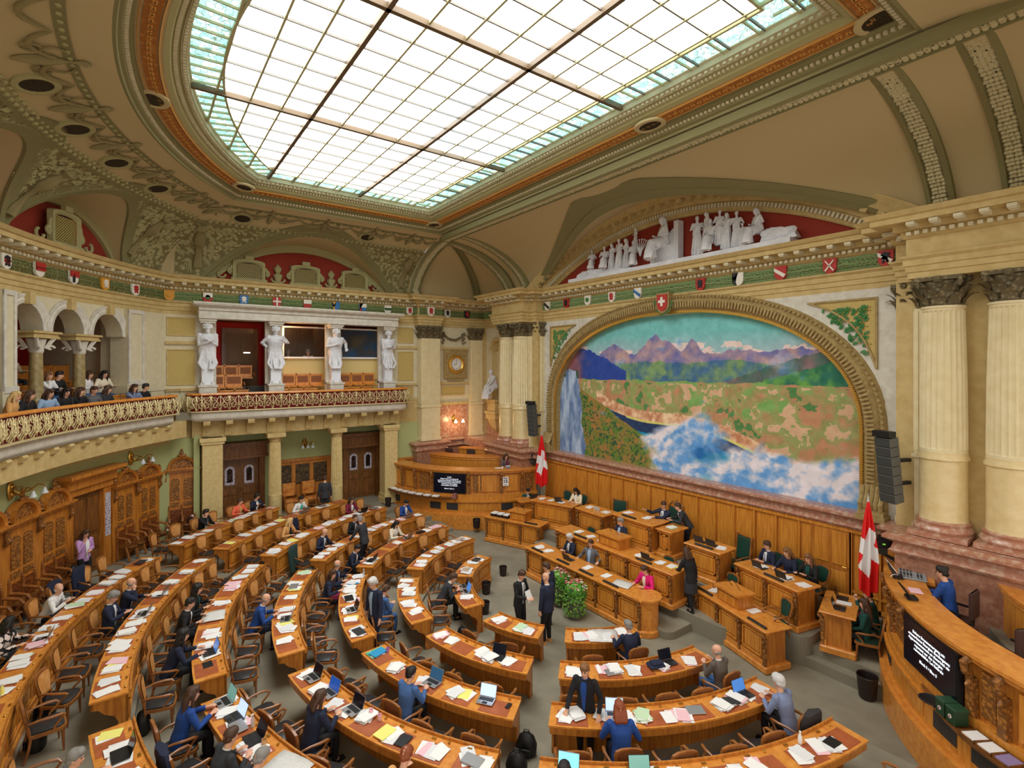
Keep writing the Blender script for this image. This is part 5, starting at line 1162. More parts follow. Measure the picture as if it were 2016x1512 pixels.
# ================================================================ PRESS CORNERS
ENG = 'Sichere Stromversorgung mit\nerneuerbaren Energien. Bundesgesetz\nApprovisionnement en électricité sûr\nreposant sur des énergies\nrenouvelables. Loi fédérale\n \nBlock 5 / Bloc 5'
def press(sx):
    side = 'left' if sx < 0 else 'right'
    cx, cy = .15+sx*12.35, 15.6; R = 5.55; z0 = 0.0
    r_ = root('press_desk', 'tall curved oak press desk in the %s corner with a text screen' % side, 'desk', (0, 0, 0))
    def P(a, r, z): return (cx-sx*r*cos(radians(a)), cy-r*sin(radians(a)), z)      # a from 0 (towards the mural) to 90
    def cb(m, a0, a1, ra, rb, za, zb, n=None, mi=None):
        n = n or max(1, int((a1-a0)/3)+1); rings = [[P(a0+(a1-a0)*i/n, ra, za), P(a0+(a1-a0)*i/n, rb, za), P(a0+(a1-a0)*i/n, rb, zb), P(a0+(a1-a0)*i/n, ra, zb)] for i in range(n+1)]; m.loft(rings, True, True, mi)
    A0, A1 = 8, 94
    m = MB(); cb(m, A0, A1, R-.25, R-.08, -.35, 2.2, 30); obj('carcass', m, WOOD, r_)
    m = MB(); cb(m, A0, A1, R-.1, R+.18, -.35, .3, 30); cb(m, A0, A1, R-.1, R+.1, .3, .36, 30); obj('plinth', m, WOODH, r_)
    m = MB(); cb(m, A0, A1, R-.1, R+.02, .36, .85, 30); cb(m, A0, A1, R-.1, R+.1, .85, .92, 30); cb(m, A0, A1, R-.1, R+.05, .92, 1.05, 30); cb(m, A0, A1, R-.1, R+.03, 1.05, 1.2, 30); obj('skirting', m, WOODP, r_)
    m = MB(); cb(m, A0-1, A1, R-.62, R+.1, 2.22, 2.28, 30); cb(m, A0, A1, R-.62, R+.03, 2.12, 2.22, 30); cb(m, A0-1, 21, R-.8, R-.6, 2.2, 2.279, 5); obj('desktop', m, WOODH, r_)
    for a in ((16, 26, 41, 59, 69, 78) if sx < 0 else (16, 25, 36, 54, 59.5, 70, 78)):
        m = MB(); M0 = P(a, R-.02, 0); h = atan2(M0[1]-cy, M0[0]-cx); m.M = Matrix.Translation(M0) @ Matrix.Rotation(h, 4, 'Z')
        m.box(-.05, .05, -.07, .07, 1.2, 1.85); m.tube([(.02, 0, 1.85), (.12, 0, 1.95), (.14, 0, 2.08), (.06, 0, 2.14)], .06, 7); m.tube([(.02, 0, 1.8), (.08, 0, 1.72), (.04, 0, 1.6)], .04, 6); obj('bracket', m, WOODC, r_)
    for a0, a1, cv in (((9, 15, 1), (17, 25, 0), (27, 40, 0), (34, 40, 1), (60, 68, 1), (70, 77, 0), (79, 92, 0)) if sx < 0 else ((9, 15, 0), (17, 24, 0), (26, 35, 1), (54.5, 59, 1), (60.5, 69, 0), (71, 77, 1), (79, 92, 0))):
        m = MB(); cb(m, a0+1, a1-1, R-.1, R-.04, 1.3, 2.02); obj('carved_panel' if cv else 'panel', m, WOODC if cv else WOODP, r_)
    for a0 in np.arange(12, 90, 8.5):
        m = MB(); cb(m, a0, a0+5.5, R, R+.035, .48, .78, 3); obj('vent_grille' if int(a0) % 2 == 0 else 'low_panel', m, DKGREY if int(a0) % 2 == 0 else WOODP, r_)
    # screen, a flat panel on the curved front
    ac = 50 if sx < 0 else 45; c = Vector(P(ac, R+.02, 1.68)); h = atan2(c.y-cy, c.x-cx)
    s_ = root('screen', None, None, tuple(c), h+pi/2); s_.parent = r_
    m = MB(); m.box(-.75, .75, -.03, .06, -.44, .44); obj('housing', m, BLACK, s_); m = MB(); m.box(-.72, .72, -.036, -.028, -.41, .41); obj('display', m, mat('display_navy', (8, 16, 34), .2), s_)
    t = text_mesh(('21.047\n' if sx < 0 else '')+ENG, .076 if sx > 0 else .072, mat('display_text', (235, 240, 250), .5, emit=1.2), lh=1.02, bold=-.0012); o = obj('lettering', t, None, s_); o.location = (0, -.042, 0); o.rotation_euler = (pi/2, 0, 0)
    # book shelf ledge
    a0, a1 = (46, 92) if sx < 0 else (43, 94)
    m = MB(); n = 16; rings = []
    for i in range(n+1):
        a = a0+(a1-a0)*i/n; d = .34*sin(pi*min(1, (i/n)*3)/2) if True else .3
        rings.append([P(a, R, .98), P(a, R+.05+d, 1.0), P(a, R+.07+d, 1.06), P(a, R, 1.05)])
    m.loft(rings); obj('ledge', m, WOODD, r_)
    # second tier
    m = MB(); R2 = 3.7; cb(m, 14, 88, R2-.15, R2, .7, 2.45, 20); q = root('press_bench', 'inner curved oak press bench behind the %s press desk' % side, 'desk', (0, 0, 0)); obj('front_panel', m, WOODP, q)
    m = MB(); cb(m, 13, 89, R2-.65, R2+.08, 2.48, 2.54, 20); cb(m, 13, 89, R2-.2, R2+.04, 2.38, 2.48, 20); obj('desktop', m, WOODH, q)
    if sx < 0:
        for rr_, zt, b0, b1, lab in ((2.5, 2.75, 30, 66, 'third'), (1.4, 2.85, 20, 70, 'hindmost')):
            q = root('press_bench', '%s short curved oak bench in the left press corner' % lab, 'desk', (0, 0, 0)); m = MB(); cb(m, b0, b1, rr_-.1, rr_, .7, zt-.06, 8); obj('front_panel', m, WOODP, q); m = MB(); cb(m, b0-1, b1+1, rr_-.5, rr_+.06, zt-.06, zt, 8); obj('desktop', m, WOODH, q)
    return P, R
PL, RPR = press(-1); PR_, _ = press(1)
m = MB()
for sx in (-1, 1):
    P = [(.15+sx*12.35-sx*3.9*cos(radians(a)), 15.6-3.9*sin(radians(a))) for a in range(0, 91, 5)]+[(.15+sx*12.35, 15.6)]
    m.prism(P if sx > 0 else P[::-1], 1.35, 1.6)
trim(m, [CARPD])
# things on the ledges
def face(P, a, r, z): v = P(a, r, z); w_ = P(a, r+1, z); return v, atan2(w_[1]-v[1], w_[0]-v[0])
for i in range(8):
    a = 56+i*4.3; v, h = face(PL, a, RPR+.23, 1.065); r_ = root('paper_tray', 'flat wooden tray of printed papers on the left press ledge, %s from the screen end' % ['first', 'second', 'third', 'fourth', 'fifth', 'sixth', 'seventh', 'eighth'][i], 'tray', v, h+pi/2, 'paper trays on the left ledge')
    m = MB(); m.box(-.19, .19, -.15, .15, 0, .02); obj('tray', m, WOODD, r_); m = MB(); m.cbox((random.uniform(-.02, .02), 0, .04), (.3, .22, .05), random.uniform(-.1, .1)); obj('sheets', m, PAPER, r_)
for i in range(3):
    a = 62.2-i*2.5; v, h = face(PR_, a, RPR+.22, 1.065); r_ = root('paper_tray', 'brown tray with %s on the right press ledge' % ['a purple form', 'blank white paper nearer the purple form', 'blank white paper nearer the dark boxes'][i], 'tray', v, h+pi/2, 'paper trays on the right ledge')
    m = MB(); m.box(-.125, .125, -.15, .15, 0, .02); [m.box(*q, 0, .05) for q in ((-.125, -.11, -.15, .15), (.11, .125, -.15, .15), (-.125, .125, .13, .15))]; obj('tray', m, WOODD, r_); m = MB(); m.cbox((0, 0, .03), (.21, .26, .02)); obj('sheets', m, [mat('form_purple', (150, 130, 176), .7), PAPER, PAPER][i], r_)
for i in range(2):
    v, h = face(PR_, 51.9+i*2.05, RPR+.22, 1.07); r_ = root('ballot_box', 'dark green ballot box with a small round emblem, %s of the two' % ('nearer the screen side' if i == 0 else 'nearer the paper trays'), 'box', v, h+pi/2, 'green ballot boxes on the right ledge')
    m = MB(); m.bev(-.09, .09, -.12, .12, 0, .25, .01); obj('body', m, mat('box_green', (30, 62, 38), .5), r_); m = MB(); m.bev(-.095, .095, -.125, .125, .22, .27, .01); obj('lid', m, mat('box_green_lid', (38, 74, 48), .5), r_)
    m = MB(); m.vprism([(.032*cos(2*pi*q/12), .12+.032*sin(2*pi*q/12)) for q in range(12)], -.126, -.12); obj('emblem', m, WHITE, r_); m = MB(); m.box(-.006, .006, -.129, -.125, .1, .14); m.box(-.02, .02, -.129, -.125, .114, .126); obj('emblem_cross', m, SHC['r'], r_)
v, h = face(PR_, 48.2, RPR+.2, 1.065); m = MB(); m.lathe([(.17, 0), (.19, .02), (.17, .03), (.15, .015)], 20); one('black_dish', m, [BLACK], 'flat round black dish on the right press ledge beside the green boxes', 'dish', v, smooth=True)
v, h = face(PL, 47, RPR+.2, 1.065); m = MB(); m.box(-.15, .15, -.1, .1, 0, .1); m.box(-.13, .13, -.08, .08, .1, .18); one('leaflet_holder', m, [mat('holder_red', (150, 96, 90), .6)], 'small leaflet holder at the right end of the left ledge', 'holder', v, h)
v, h = face(PL, 24, RPR-.01, 1.75); r_ = root('wall_calendar', 'white day calendar reading 15 on the left press desk', 'calendar', v, h+pi/2)
m = MB(); m.box(-.14, .14, -.03, 0, -.2, .2); obj('sheet', m, PAPER, r_); t = text_mesh('15', .2, BLACK, bold=.006); o = obj('date_number', t, None, r_); o.location = (0, -.035, .0); o.rotation_euler = (pi/2, 0, 0); m = MB(); m.box(-.1, .1, -.034, -.03, .13, .16); m.box(-.06, .06, -.034, -.03, -.16, -.14); obj('print_line', m, DKGREY, r_)
# ================================================================ GOVERNMENT DESKS
def paneled_desk(name, x, y, z, rz, w, d, h, lab, n=None, plinth=.16, pill=True, roundr=False, grp=None, legs=True):
    """local -Y is the panelled front facing the hall; origin at middle of the front, on the floor"""
    r_ = root(name, lab, 'desk', (x, y, z), rz, grp); n = n or max(1, round(w/.75)); hw = w/2
    m = MB(); m.box(-hw+.05, hw-.05, .04, .1, plinth, h-.05); [m.box(min(s*(hw-.05), s*(hw-.12)), max(s*(hw-.05), s*(hw-.12)), .1, d-.1, plinth, h-.05) for s in (-1, 1)]; cc = obj('carcass', m, WOOD, r_)
    m = MB(); m.bev(-hw-.04, hw+.04, -.04, .14, 0, plinth, .02); [m.bev(min(s*(hw+.04), s*(hw-.16)), max(s*(hw+.04), s*(hw-.16)), .1, d, 0, plinth, .02) for s in (-1, 1)]; m.box(-hw+.02, hw-.02, 0, .1, plinth, plinth+.12); obj('plinth', m, WOODH, r_)
    m = MB(); m.bev(-hw-.06, hw+.06, -.06, d, h-.05, h, .015); m.box(-hw, hw, 0, .1, h-.12, h-.05); obj('desktop', m, WOODH, r_)
    pw_ = (w-.1)/n
    for i in range(n):
        a, b = -hw+.05+pw_*i+.09, -hw+.05+pw_*(i+1)-.09
        m = MB(); [m.box(*q) for q in ((a, b, .0, .04, plinth+.16, plinth+.2), (a, b, 0, .04, h-.2, h-.16), (a, a+.04, 0, .04, plinth+.16, h-.16), (b-.04, b, 0, .04, plinth+.16, h-.16))]; m.bev(a+.07, b-.07, .015, .05, plinth+.23, h-.23, .01); obj('panel', m, WOODP, cc)
    if pill:
        for i in range(n+1):
            c = -hw+.05+pw_*i; m = MB(); m.box(c-.04, c+.04, -.02, .05, plinth, h-.2); m.tube([(c, -.01, h-.2), (c, -.06, h-.14), (c, -.05, h-.08)], .045, 6); m.tube([(c, -.01, h-.22), (c, -.04, h-.3), (c, -.0, h-.38)], .03, 6); obj('pilaster', m, WOODC, cc)
    return r_
def on(r, x, y, z):   # local point on a desk to world
    c, s = cos(r.rotation_euler[2]), sin(r.rotation_euler[2]); return (r.location[0]+c*x-s*y, r.location[1]+s*x+c*y, r.location[2]+z)
G1 = paneled_desk('council_desk', .0, 10.95, -.35, 0, 5.0, .75, 1.0, 'long low front government desk behind the flower planters', n=6)
m = MB(); m.lathe([(.4, .0), (.4, .14), (.34, .17), (.34, .95), (.43, .96), (.43, 1.006), (.001, 1.007)], 28, (2.38, .36, 0)); obj('rounded_end', m, WOODH, G1, True)
G2 = paneled_desk('council_desk', .2, 12.1, .1, 0, 4.9, .75, 1.03, 'long second government desk carrying the speaker lectern', n=6)
G3 = paneled_desk('president_desk', .4, 13.06, .92, 0, 1.55, .85, 1.02, 'high presiding desk in the middle below the mural', n=1)
G3b = paneled_desk('side_cabinet', 1.5, 13.25, .92, 0, .5, .85, .92, 'low side cabinet at the right end of the presiding desk', n=1, pill=False)
G4 = paneled_desk('council_desk', -1.9, 13.4, .6, 0, 1.35, .8, 1.0, 'short raised desk with drinking glasses left of the presiding desk', n=1)
G8 = paneled_desk('council_desk', 2.75, 13.4, .6, 0, 1.1, .8, 1.02, 'short raised desk with laptops right of the presiding desk', n=1)
G5 = paneled_desk('council_desk', -4.15, 13.5, .34, radians(18), 1.85, .8, 1.06, 'desk in front of the left flag with a woman in a cream jacket', n=1)
G9 = paneled_desk('council_desk', 4.6, 13.42, .34, radians(-13), 1.9, .8, 1.06, 'desk with three officials at the right below the mural', n=2)
G6 = paneled_desk('council_desk', -5.1, 12.2, -.35, radians(22), 2.55, .75, 1.03, 'low desk with black filing trays at the left of the floor', n=3)
G10 = paneled_desk('council_desk', 4.15, 12.4, -.35, radians(-17), 2.5, .75, 1.02, 'low desk with a lectern and two microphones at the right of the floor', n=3)
G7 = paneled_desk('usher_desk', -5.75, 13.95, .1, radians(74), 1.35, .7, 1.0, 'small usher desk beside the left press desk', n=1)
G7r = paneled_desk('usher_desk', 5.85, 13.95, .1, radians(-74), 1.35, .7, .98, 'small usher desk beside the right press desk', n=1)
def lectern(par, x, y, z, rz, lab, w=.95):
    r_ = root('lectern', lab, 'lectern', (x, y, z), rz)
    m = MB(); m.box(-w/2+.05, w/2-.05, 0, .5, 0, .34); obj('body', m, WOOD, r_); m = MB(); m.bev(-w/2+.15, w/2-.15, -.02, .01, .05, .28, .01); obj('panel', m, WOODP, r_)
    m = MB(); m.loft([[(-w/2, -.06, .34), (w/2, -.06, .34), (w/2, .56, .34), (-w/2, .56, .34)], [(-w/2, -.06, .4), (w/2, -.06, .4), (w/2, .56, .38), (-w/2, .56, .38)]]); obj('top', m, WOODH, r_)
    for s in (-.14, .14): m = MB(); m.tube([(s, .3, .39), (s, .2, .52), (s*.8, .12, .64)], .007, 5); m.ell((s*.8, .11, .66), (.02, .02, .035), 6, 5); obj('microphone', m, BLACK, r_)
    return r_
lectern(0, *on(G2, -.05, .12, 1.03), 0, 'speaker lectern with slanted top on the long second desk', 1.0)
lectern(0, *on(G10, -.15, .12, 1.02), radians(-17), 'oak lectern with two thin microphones on the low right desk', .85)
lectern(0, *on(G6, .2, .12, 1.03), radians(22), 'plain oak lectern box on the low left desk', .8)
# ---- flags, speakers, cameras, planters, bins
def flag(x, y, z0, z1, lab, wd=.5, rz=0):
    r_ = root('swiss_flag', lab, 'flag', (x, y, z0), rz, 'red flags with white crosses'); H_ = z1-z0
    m = MB(); m.tube([(0, 0, 0), (0, 0, H_-.1)], .015, 8); m.lathe([(.03, H_-.12), (.02, H_-.05), (.0, H_+.1)], 8); m.lathe([(.16, 0), (.16, .03), (.03, .06)], 12); obj('pole', m, SILV, r_, True)
    me_ = bpy.data.meshes.new('cloth'); n_, k_ = 64, 96; top = H_-.12; Hh = H_*.64 if H_ > 2.5 else H_*.75; vs = []; fs = []; fm_ = []
    for j in range(k_+1):
        v = j/k_; ww = wd*(.12+.88*min(1, v*1.5)**.9)
        for i in range(n_+1):
            u = i/n_-.5; drop = top-v*Hh-(.5*(1-abs(u)*2))*.55*max(0, v-.6)*1.6
            vs.append((u*ww, -.02-.07*sin(u*15+v*2)*min(1, v*2), drop))
    for j in range(k_):
        for i in range(n_):
            fs.append((j*(n_+1)+i, j*(n_+1)+i+1, (j+1)*(n_+1)+i+1, (j+1)*(n_+1)+i)); u = (i+.5)/n_-.5; v = (j+.5)/k_
            sv = v+.0; du = (u*2+.0); px_, pz_ = u*wd*1.5, (v-.55)*Hh; rx_, rz_ = px_*cos(.35)+pz_*sin(.35), -px_*sin(.35)+pz_*cos(.35); fm_.append(1 if (abs(rx_) < .17 and abs(rz_) < .52) or (abs(rz_) < .17 and abs(rx_) < .52) else 0)
    me_.from_pydata(vs, [], fs); me_.materials.append(FLAGR); me_.materials.append(mat('flag_white', (240, 238, 240), .7)); me_.polygons.foreach_set('material_index', fm_); me_.polygons.foreach_set('use_smooth', [True]*len(fs))
    o = obj('cloth', me_, None, r_); sd = o.modifiers.new('thick', 'SOLIDIFY'); sd.thickness = .006; return r_
flag(-6.1, 14.6, .6, 3.95, 'hanging red flag with white cross at the left of the mural', .55, radians(40)); flag(6.75, 14.05, .6, 3.85, 'hanging red flag with white cross by the right column base', .42, radians(40))
def speaker(x, y, z0, z1, rz, lab, tilt=.13):
    r_ = root('line_speaker', lab, 'speaker', (x, y, z0), rz, 'tall grey line speakers'); H_ = z1-z0; n = 7
    m = MB(); m.M = Matrix.Rotation(tilt, 4, 'X'); hh = H_/n
    for i in range(n): m.bev(-.19, .19, -.08-.0, .2, hh*i+.005, hh*(i+1)-.005, .01)
    obj('cabinet', m, mat('speaker_grey', (92, 92, 86), .7), r_); m = MB(); m.M = Matrix.Rotation(tilt, 4, 'X')
    for i in range(n): m.box(-.17, .17, -.09, -.075, hh*i+.02, hh*(i+1)-.02)
    obj('speaker_grille', m, mat('speaker_mesh', (60, 62, 60), .8), r_); m = MB(); m.box(-.2, .2, -.32, -.1, H_, H_+.14); obj('display_box', m, BLACK, r_)
    m = MB(); m.box(-.04, .04, .1, .7, H_*.6, H_*.6+.08); m.box(-.04, .04, .05, .65, H_*.25, H_*.25+.08); obj('bracket', m, DKGREY, r_)
speaker(7.12, 14.3, 3.75, 5.3, radians(-18), 'tall grey line array speaker right of the mural'); speaker(-6.55, 14.45, 3.75, 5.2, radians(20), 'tall grey line array speaker left of the mural')
def tvcam(x, y, z, rz, lab):
    r_ = root('video_camera', lab, 'camera', (x, y, z), rz, 'remote video cameras')
    m = MB(); m.bev(-.1, .1, -.2, .22, 0, .2, .02); m.box(-.06, .06, -.1, .1, .2, .27); m.box(-.1, .1, .1, .25, .05, .3); obj('camera_body', m, BLACK, r_)
    m = MB(); m.tube([(0, -.18, .1), (0, -.34, .1)], .06, 12); m.tube([(0, -.34, .1), (0, -.42, .1)], [.07, .09], 12); obj('lens', m, BLACK, r_, True)
    m = MB(); m.box(.1, .104, -.03, .03, .08, .11); obj('status_display', m, mat('lcd_green', (120, 190, 60), .4, emit=.6), r_)
    m = MB(); m.box(-.08, .08, -.08, .08, -.16, 0); m.tube([(0, 0, -.16), (0, .3, -.3)], .04, 8); obj('mount', m, DKGREY, r_)
tvcam(6.9, 14.5, 2.6, radians(-55), 'black video camera in front of the right flag'); tvcam(-6.95, 14.7, 2.6, radians(150), 'black video camera behind the left flag')
def planter(x, y, lab, seed):
    r_ = root('flower_planter', lab, 'planter', (x, y, -.35), 0, 'flower planters on the floor'); rn = random.Random(seed)
    m = MB(); m.lathe([(.2, 0), (.23, .03), (.27, .5), (.29, .62), (.27, .62), (.25, .56)], 20); obj('pot', m, mat('planter_grey', (118, 114, 104), .7), r_, True)
    gm = [mat('leaf_bright', (96, 160, 44), .6), mat('leaf_mid', (52, 104, 36), .6), mat('leaf_yellow', (150, 190, 70), .6)]
    m = MB(); m.ell((0, 0, .78), (.3, .3, .24), 12, 8)
    for q in range(1500):
        a = rn.uniform(0, 6.28); t = rn.random(); r0 = .36*sqrt(rn.random()) if t < .6 else rn.uniform(.27, .36); z = rn.uniform(.62, 1.05)-r0*.3 if t < .6 else rn.uniform(.12, .75)
        c = Vector((r0*cos(a), r0*sin(a), z)); n_ = Vector((cos(a)*.8+rn.uniform(-.5, .5), sin(a)*.8+rn.uniform(-.5, .5), rn.uniform(0, 1))).normalized(); u = n_.orthogonal().normalized(); u.rotate(Matrix.Rotation(rn.uniform(0, 6), 3, n_)); v = n_.cross(u); s = rn.uniform(.022, .04)
        m.add([tuple(c-u*s), tuple(c+v*s*.7+n_*.01), tuple(c+u*s), tuple(c-v*s*.7)], [(0, 1, 2, 3)], rn.choice((0, 0, 1, 2)) if t >= .5 else rn.choice((1, 1, 0)))
    obj('foliage', m, gm, r_)['kind'] = 'stuff'
    for q in range(46):
        a = rn.uniform(0, 6.28); r0 = rn.uniform(.05, .36); z = 1.08-r0*.5+rn.uniform(-.06, .06); m = MB()
        c = Vector((r0*cos(a), r0*sin(a), z)); pk = q % 4
        for p_ in range(6): b = 1.05*p_; m.ell((c.x+.022*cos(b), c.y+.022*sin(b), c.z), (.02, .02, .012), 5, 3)
        m.ell(tuple(c+Vector((0, 0, .008))), (.012, .012, .012), 5, 3); obj('flower', m, [mat('flower_pink', (230, 140, 150), .6), mat('flower_white', (236, 232, 214), .6), mat('flower_rose', (214, 96, 110), .6), mat('flower_salmon', (236, 166, 150), .6)][pk], r_)
planter(-.25, 10.45, 'grey planter with white and pink flowers behind the standing men', 1); planter(.62, 10.3, 'grey planter with pink lilies and trailing bright ivy in front of the long desk', 2)
def basket(x, y, z, lab, s=1):
    r_ = root('waste_basket', lab, 'basket', (x, y, z), 0, 'dark waste baskets'); m = MB(); m.lathe([(.12*s, 0), (.15*s, .34*s), (.14*s, .34*s), (.115*s, .02)], 18); obj('body', m, mat('basket_dark', (40, 28, 26), .5), r_, True); m = MB(); m.lathe([(.15*s, .32*s), (.158*s, .34*s), (.15*s, .36*s), (.14*s, .34*s), (.15*s, .32*s)], 18, caps=False); obj('rim', m, MATS['basket_dark'], r_, True)
for x, y, z, l, s in ((-7.42, 12.0, -.16, 'dark round waste basket in front of the left press desk', 1.1), (-2.17, 9.05, -.35, 'dark waste basket at the end of the innermost left desk', 1.0), (-1.1, 8.3, -.35, 'dark waste basket beside the seated man with the laptop', .95), (7.1, 13.0, -.33, 'large brown waste basket at the foot of the right press desk', 1.35), (-11.2, 9.5, .38, 'small black waste basket by the right square pillar', 1), (-9.2, 9.2, .15, 'dark waste basket behind the second row from the pillar', 1), (-3.0, 10.3, -.36, 'dark waste basket by the empty chairs at the left end of the floor', .9)):
    basket(x, y, z, l, s)
# ================================================================ CHAIRS
def chair(back_front, lab, grp, green=False):
    r_ = root('armchair', lab, 'chair', (0, 0, 0), 0, grp)       # local +Y faces the desk
    sh = lambda k=1: [(-.19*k, -.2*k), (-.24*k, .0), (-.26*k, .2*k), (-.2*k, .27*k), (0, .29*k), (.2*k, .27*k), (.26*k, .2*k), (.24*k, 0), (.19*k, -.2*k)]
    m = MB(); m.prism(sh(1.03), .39, .445); obj('seat_frame', m, CHW, r_)
    m = MB(); P = sh(.93); m.loft([[(x, y, .445) for x, y in P], [(x*1.0, y*1.0, .47) for x, y in P], [(x*.85, y*.85, .49) for x, y in P]]); obj('seat', m, CHG if green else CHS, r_, True)
    def bk(k=1, z0=.56, z1=1.0):
        h = z1-z0; return [(-.15*k, z0), (.15*k, z0), (.19*k, z0+h*.3), (.225*k, z0+h*.75), (.2*k, z1-.03), (.12*k, z1+.005), (0, z1+.015), (-.12*k, z1+.005), (-.2*k, z1-.03), (-.225*k, z0+h*.75), (-.19*k, z0+h*.3)]
    def sl(z): return -.2-.16*(z-.45)
    fr_ = bk(); inn = [(x*.8, .78+(z-.78)*.84) for x, z in fr_]; n = len(fr_); m = MB()
    rings = []
    for i in range(n+1):
        (x, z), (xi, zi) = fr_[i % n], inn[i % n]; rings.append([(x, sl(z)-.02, z), (x, sl(z)+.02, z), (xi, sl(zi)+.02, zi), (xi, sl(zi)-.02, zi)])
    m.loft(rings, True, False)
    for s in (-1, 1): m.tube([(s*.17, -.19, .42), (s*.16, -.2, .5), (s*.15, -.215, .58)], .02, 6)
    bf = obj('back_frame', m, CHW, r_, True)
    m = MB(); nI = len(inn); f = [(x, sl(z)+.03, z) for x, z in inn]; c_ = (0, sl(.78)+.045, .78); m.add(f+[c_], [(i, (i+1) % nI, nI) for i in range(nI)]); obj('back_cushion', m, back_front, bf, True)
    m = MB(); f = [(x, sl(z)-.01, z) for x, z in inn]; m.add(f+[(0, sl(.78)-.02, .78)], [((i+1) % nI, i, nI) for i in range(nI)]); obj('back_panel', m, CHC if not green else CHG, bf, True)
    for s in (-1, 1):
        m = MB(); m.tube([(s*.2, -.22, .66), (s*.25, -.08, .69), (s*.28, .08, .68), (s*.27, .2, .665), (s*.245, .24, .64), (s*.235, .2, .58), (s*.25, .12, .5), (s*.24, .1, .43)], [.016, .02, .024, .026, .022, .018, .018, .02], 7); obj('arm', m, CHW, r_, True)
        m = MB(); m.tube([(s*.2, .22, .4), (s*.205, .225, .3), (s*.21, .23, .12), (s*.215, .235, 0)], [.03, .026, .018, .014], 7); obj('leg', m, CHW, r_, True)
        m = MB(); m.tube([(s*.16, -.18, .4), (s*.165, -.21, .2), (s*.175, -.27, 0)], [.024, .02, .016], 7); obj('leg', m, CHW, r_, True)
    return r_
CH0 = chair(CHT, 'x', 'armchairs at the curved desks'); CHG0 = chair(CHG, 'x', 'green armchairs at the government desks', True); CH0u = CHGu = False
def place(x, y, z, rz, lab, green=False):
    global CH0u, CHGu
    if green:
        if not CHGu: CHGu = True; CHG0.location = (x, y, z); CHG0.rotation_euler = (0, 0, rz); CHG0['label'] = lab; return CHG0
        return dup(CHG0, (x, y, z), rz, lab)
    if not CH0u: CH0u = True; CH0.location = (x, y, z); CH0.rotation_euler = (0, 0, rz); CH0['label'] = lab; return CH0
    return dup(CH0, (x, y, z), rz, lab)
# ================================================================ HALF CIRCLE OF DESKS
ORD = ['first', 'second', 'third', 'fourth', 'fifth', 'sixth', 'seventh', 'eighth', 'ninth', 'tenth']
ROWN = {7: 'innermost', 6: 'second', 5: 'third', 4: 'fourth', 3: 'fifth', 2: 'sixth', 1: 'outermost'}
BLK = {'D': 'far left', 'A': 'near left', 'B': 'front centre', 'C': 'front right'}
SEG = {'A': {1: (-35.5, 8), 2: (-35.3, .4), 3: (-35.3, .8), 4: (-35.3, -1.3), 5: (-34.6, -.8), 6: (-34.6, -2.4), 7: (-29, -4.7)},
       'D': {1: (-60.9, -40.3), 2: (-72.3, -39.8), 3: (-76.3, -39.8), 4: (-82, -41), 5: (-82.4, -40.4), 6: (-82.4, -42.8), 7: (-70.5, -40.2)},
       'B': {2: (5.5, 26), 3: (5.5, 36), 4: (4.4, 38.6), 5: (4.4, 38.4), 6: (6, 37), 7: (9.2, 34.6)}, 'C': {4: (43.9, 83.7), 5: (44.2, 84.8), 6: (44.8, 84.8), 7: (45.5, 75.5)}}
SEATN = {('A', 1): 11, ('A', 2): 9, ('A', 3): 8, ('A', 4): 6, ('A', 5): 6, ('A', 6): 4, ('A', 7): 2, ('D', 1): 6, ('D', 2): 8, ('D', 3): 8, ('D', 4): 7, ('D', 5): 6, ('D', 6): 4, ('D', 7): 2, ('B', 7): 2, ('B', 6): 4, ('B', 5): 5, ('B', 4): 7, ('B', 3): 7, ('B', 2): 5, ('C', 7): 2, ('C', 6): 5, ('C', 5): 6, ('C', 4): 7}
def hp(a, R, z=0): return (HX+R*sin(radians(a)), HY-R*cos(radians(a)), z)
DEP = .56; DH = .78
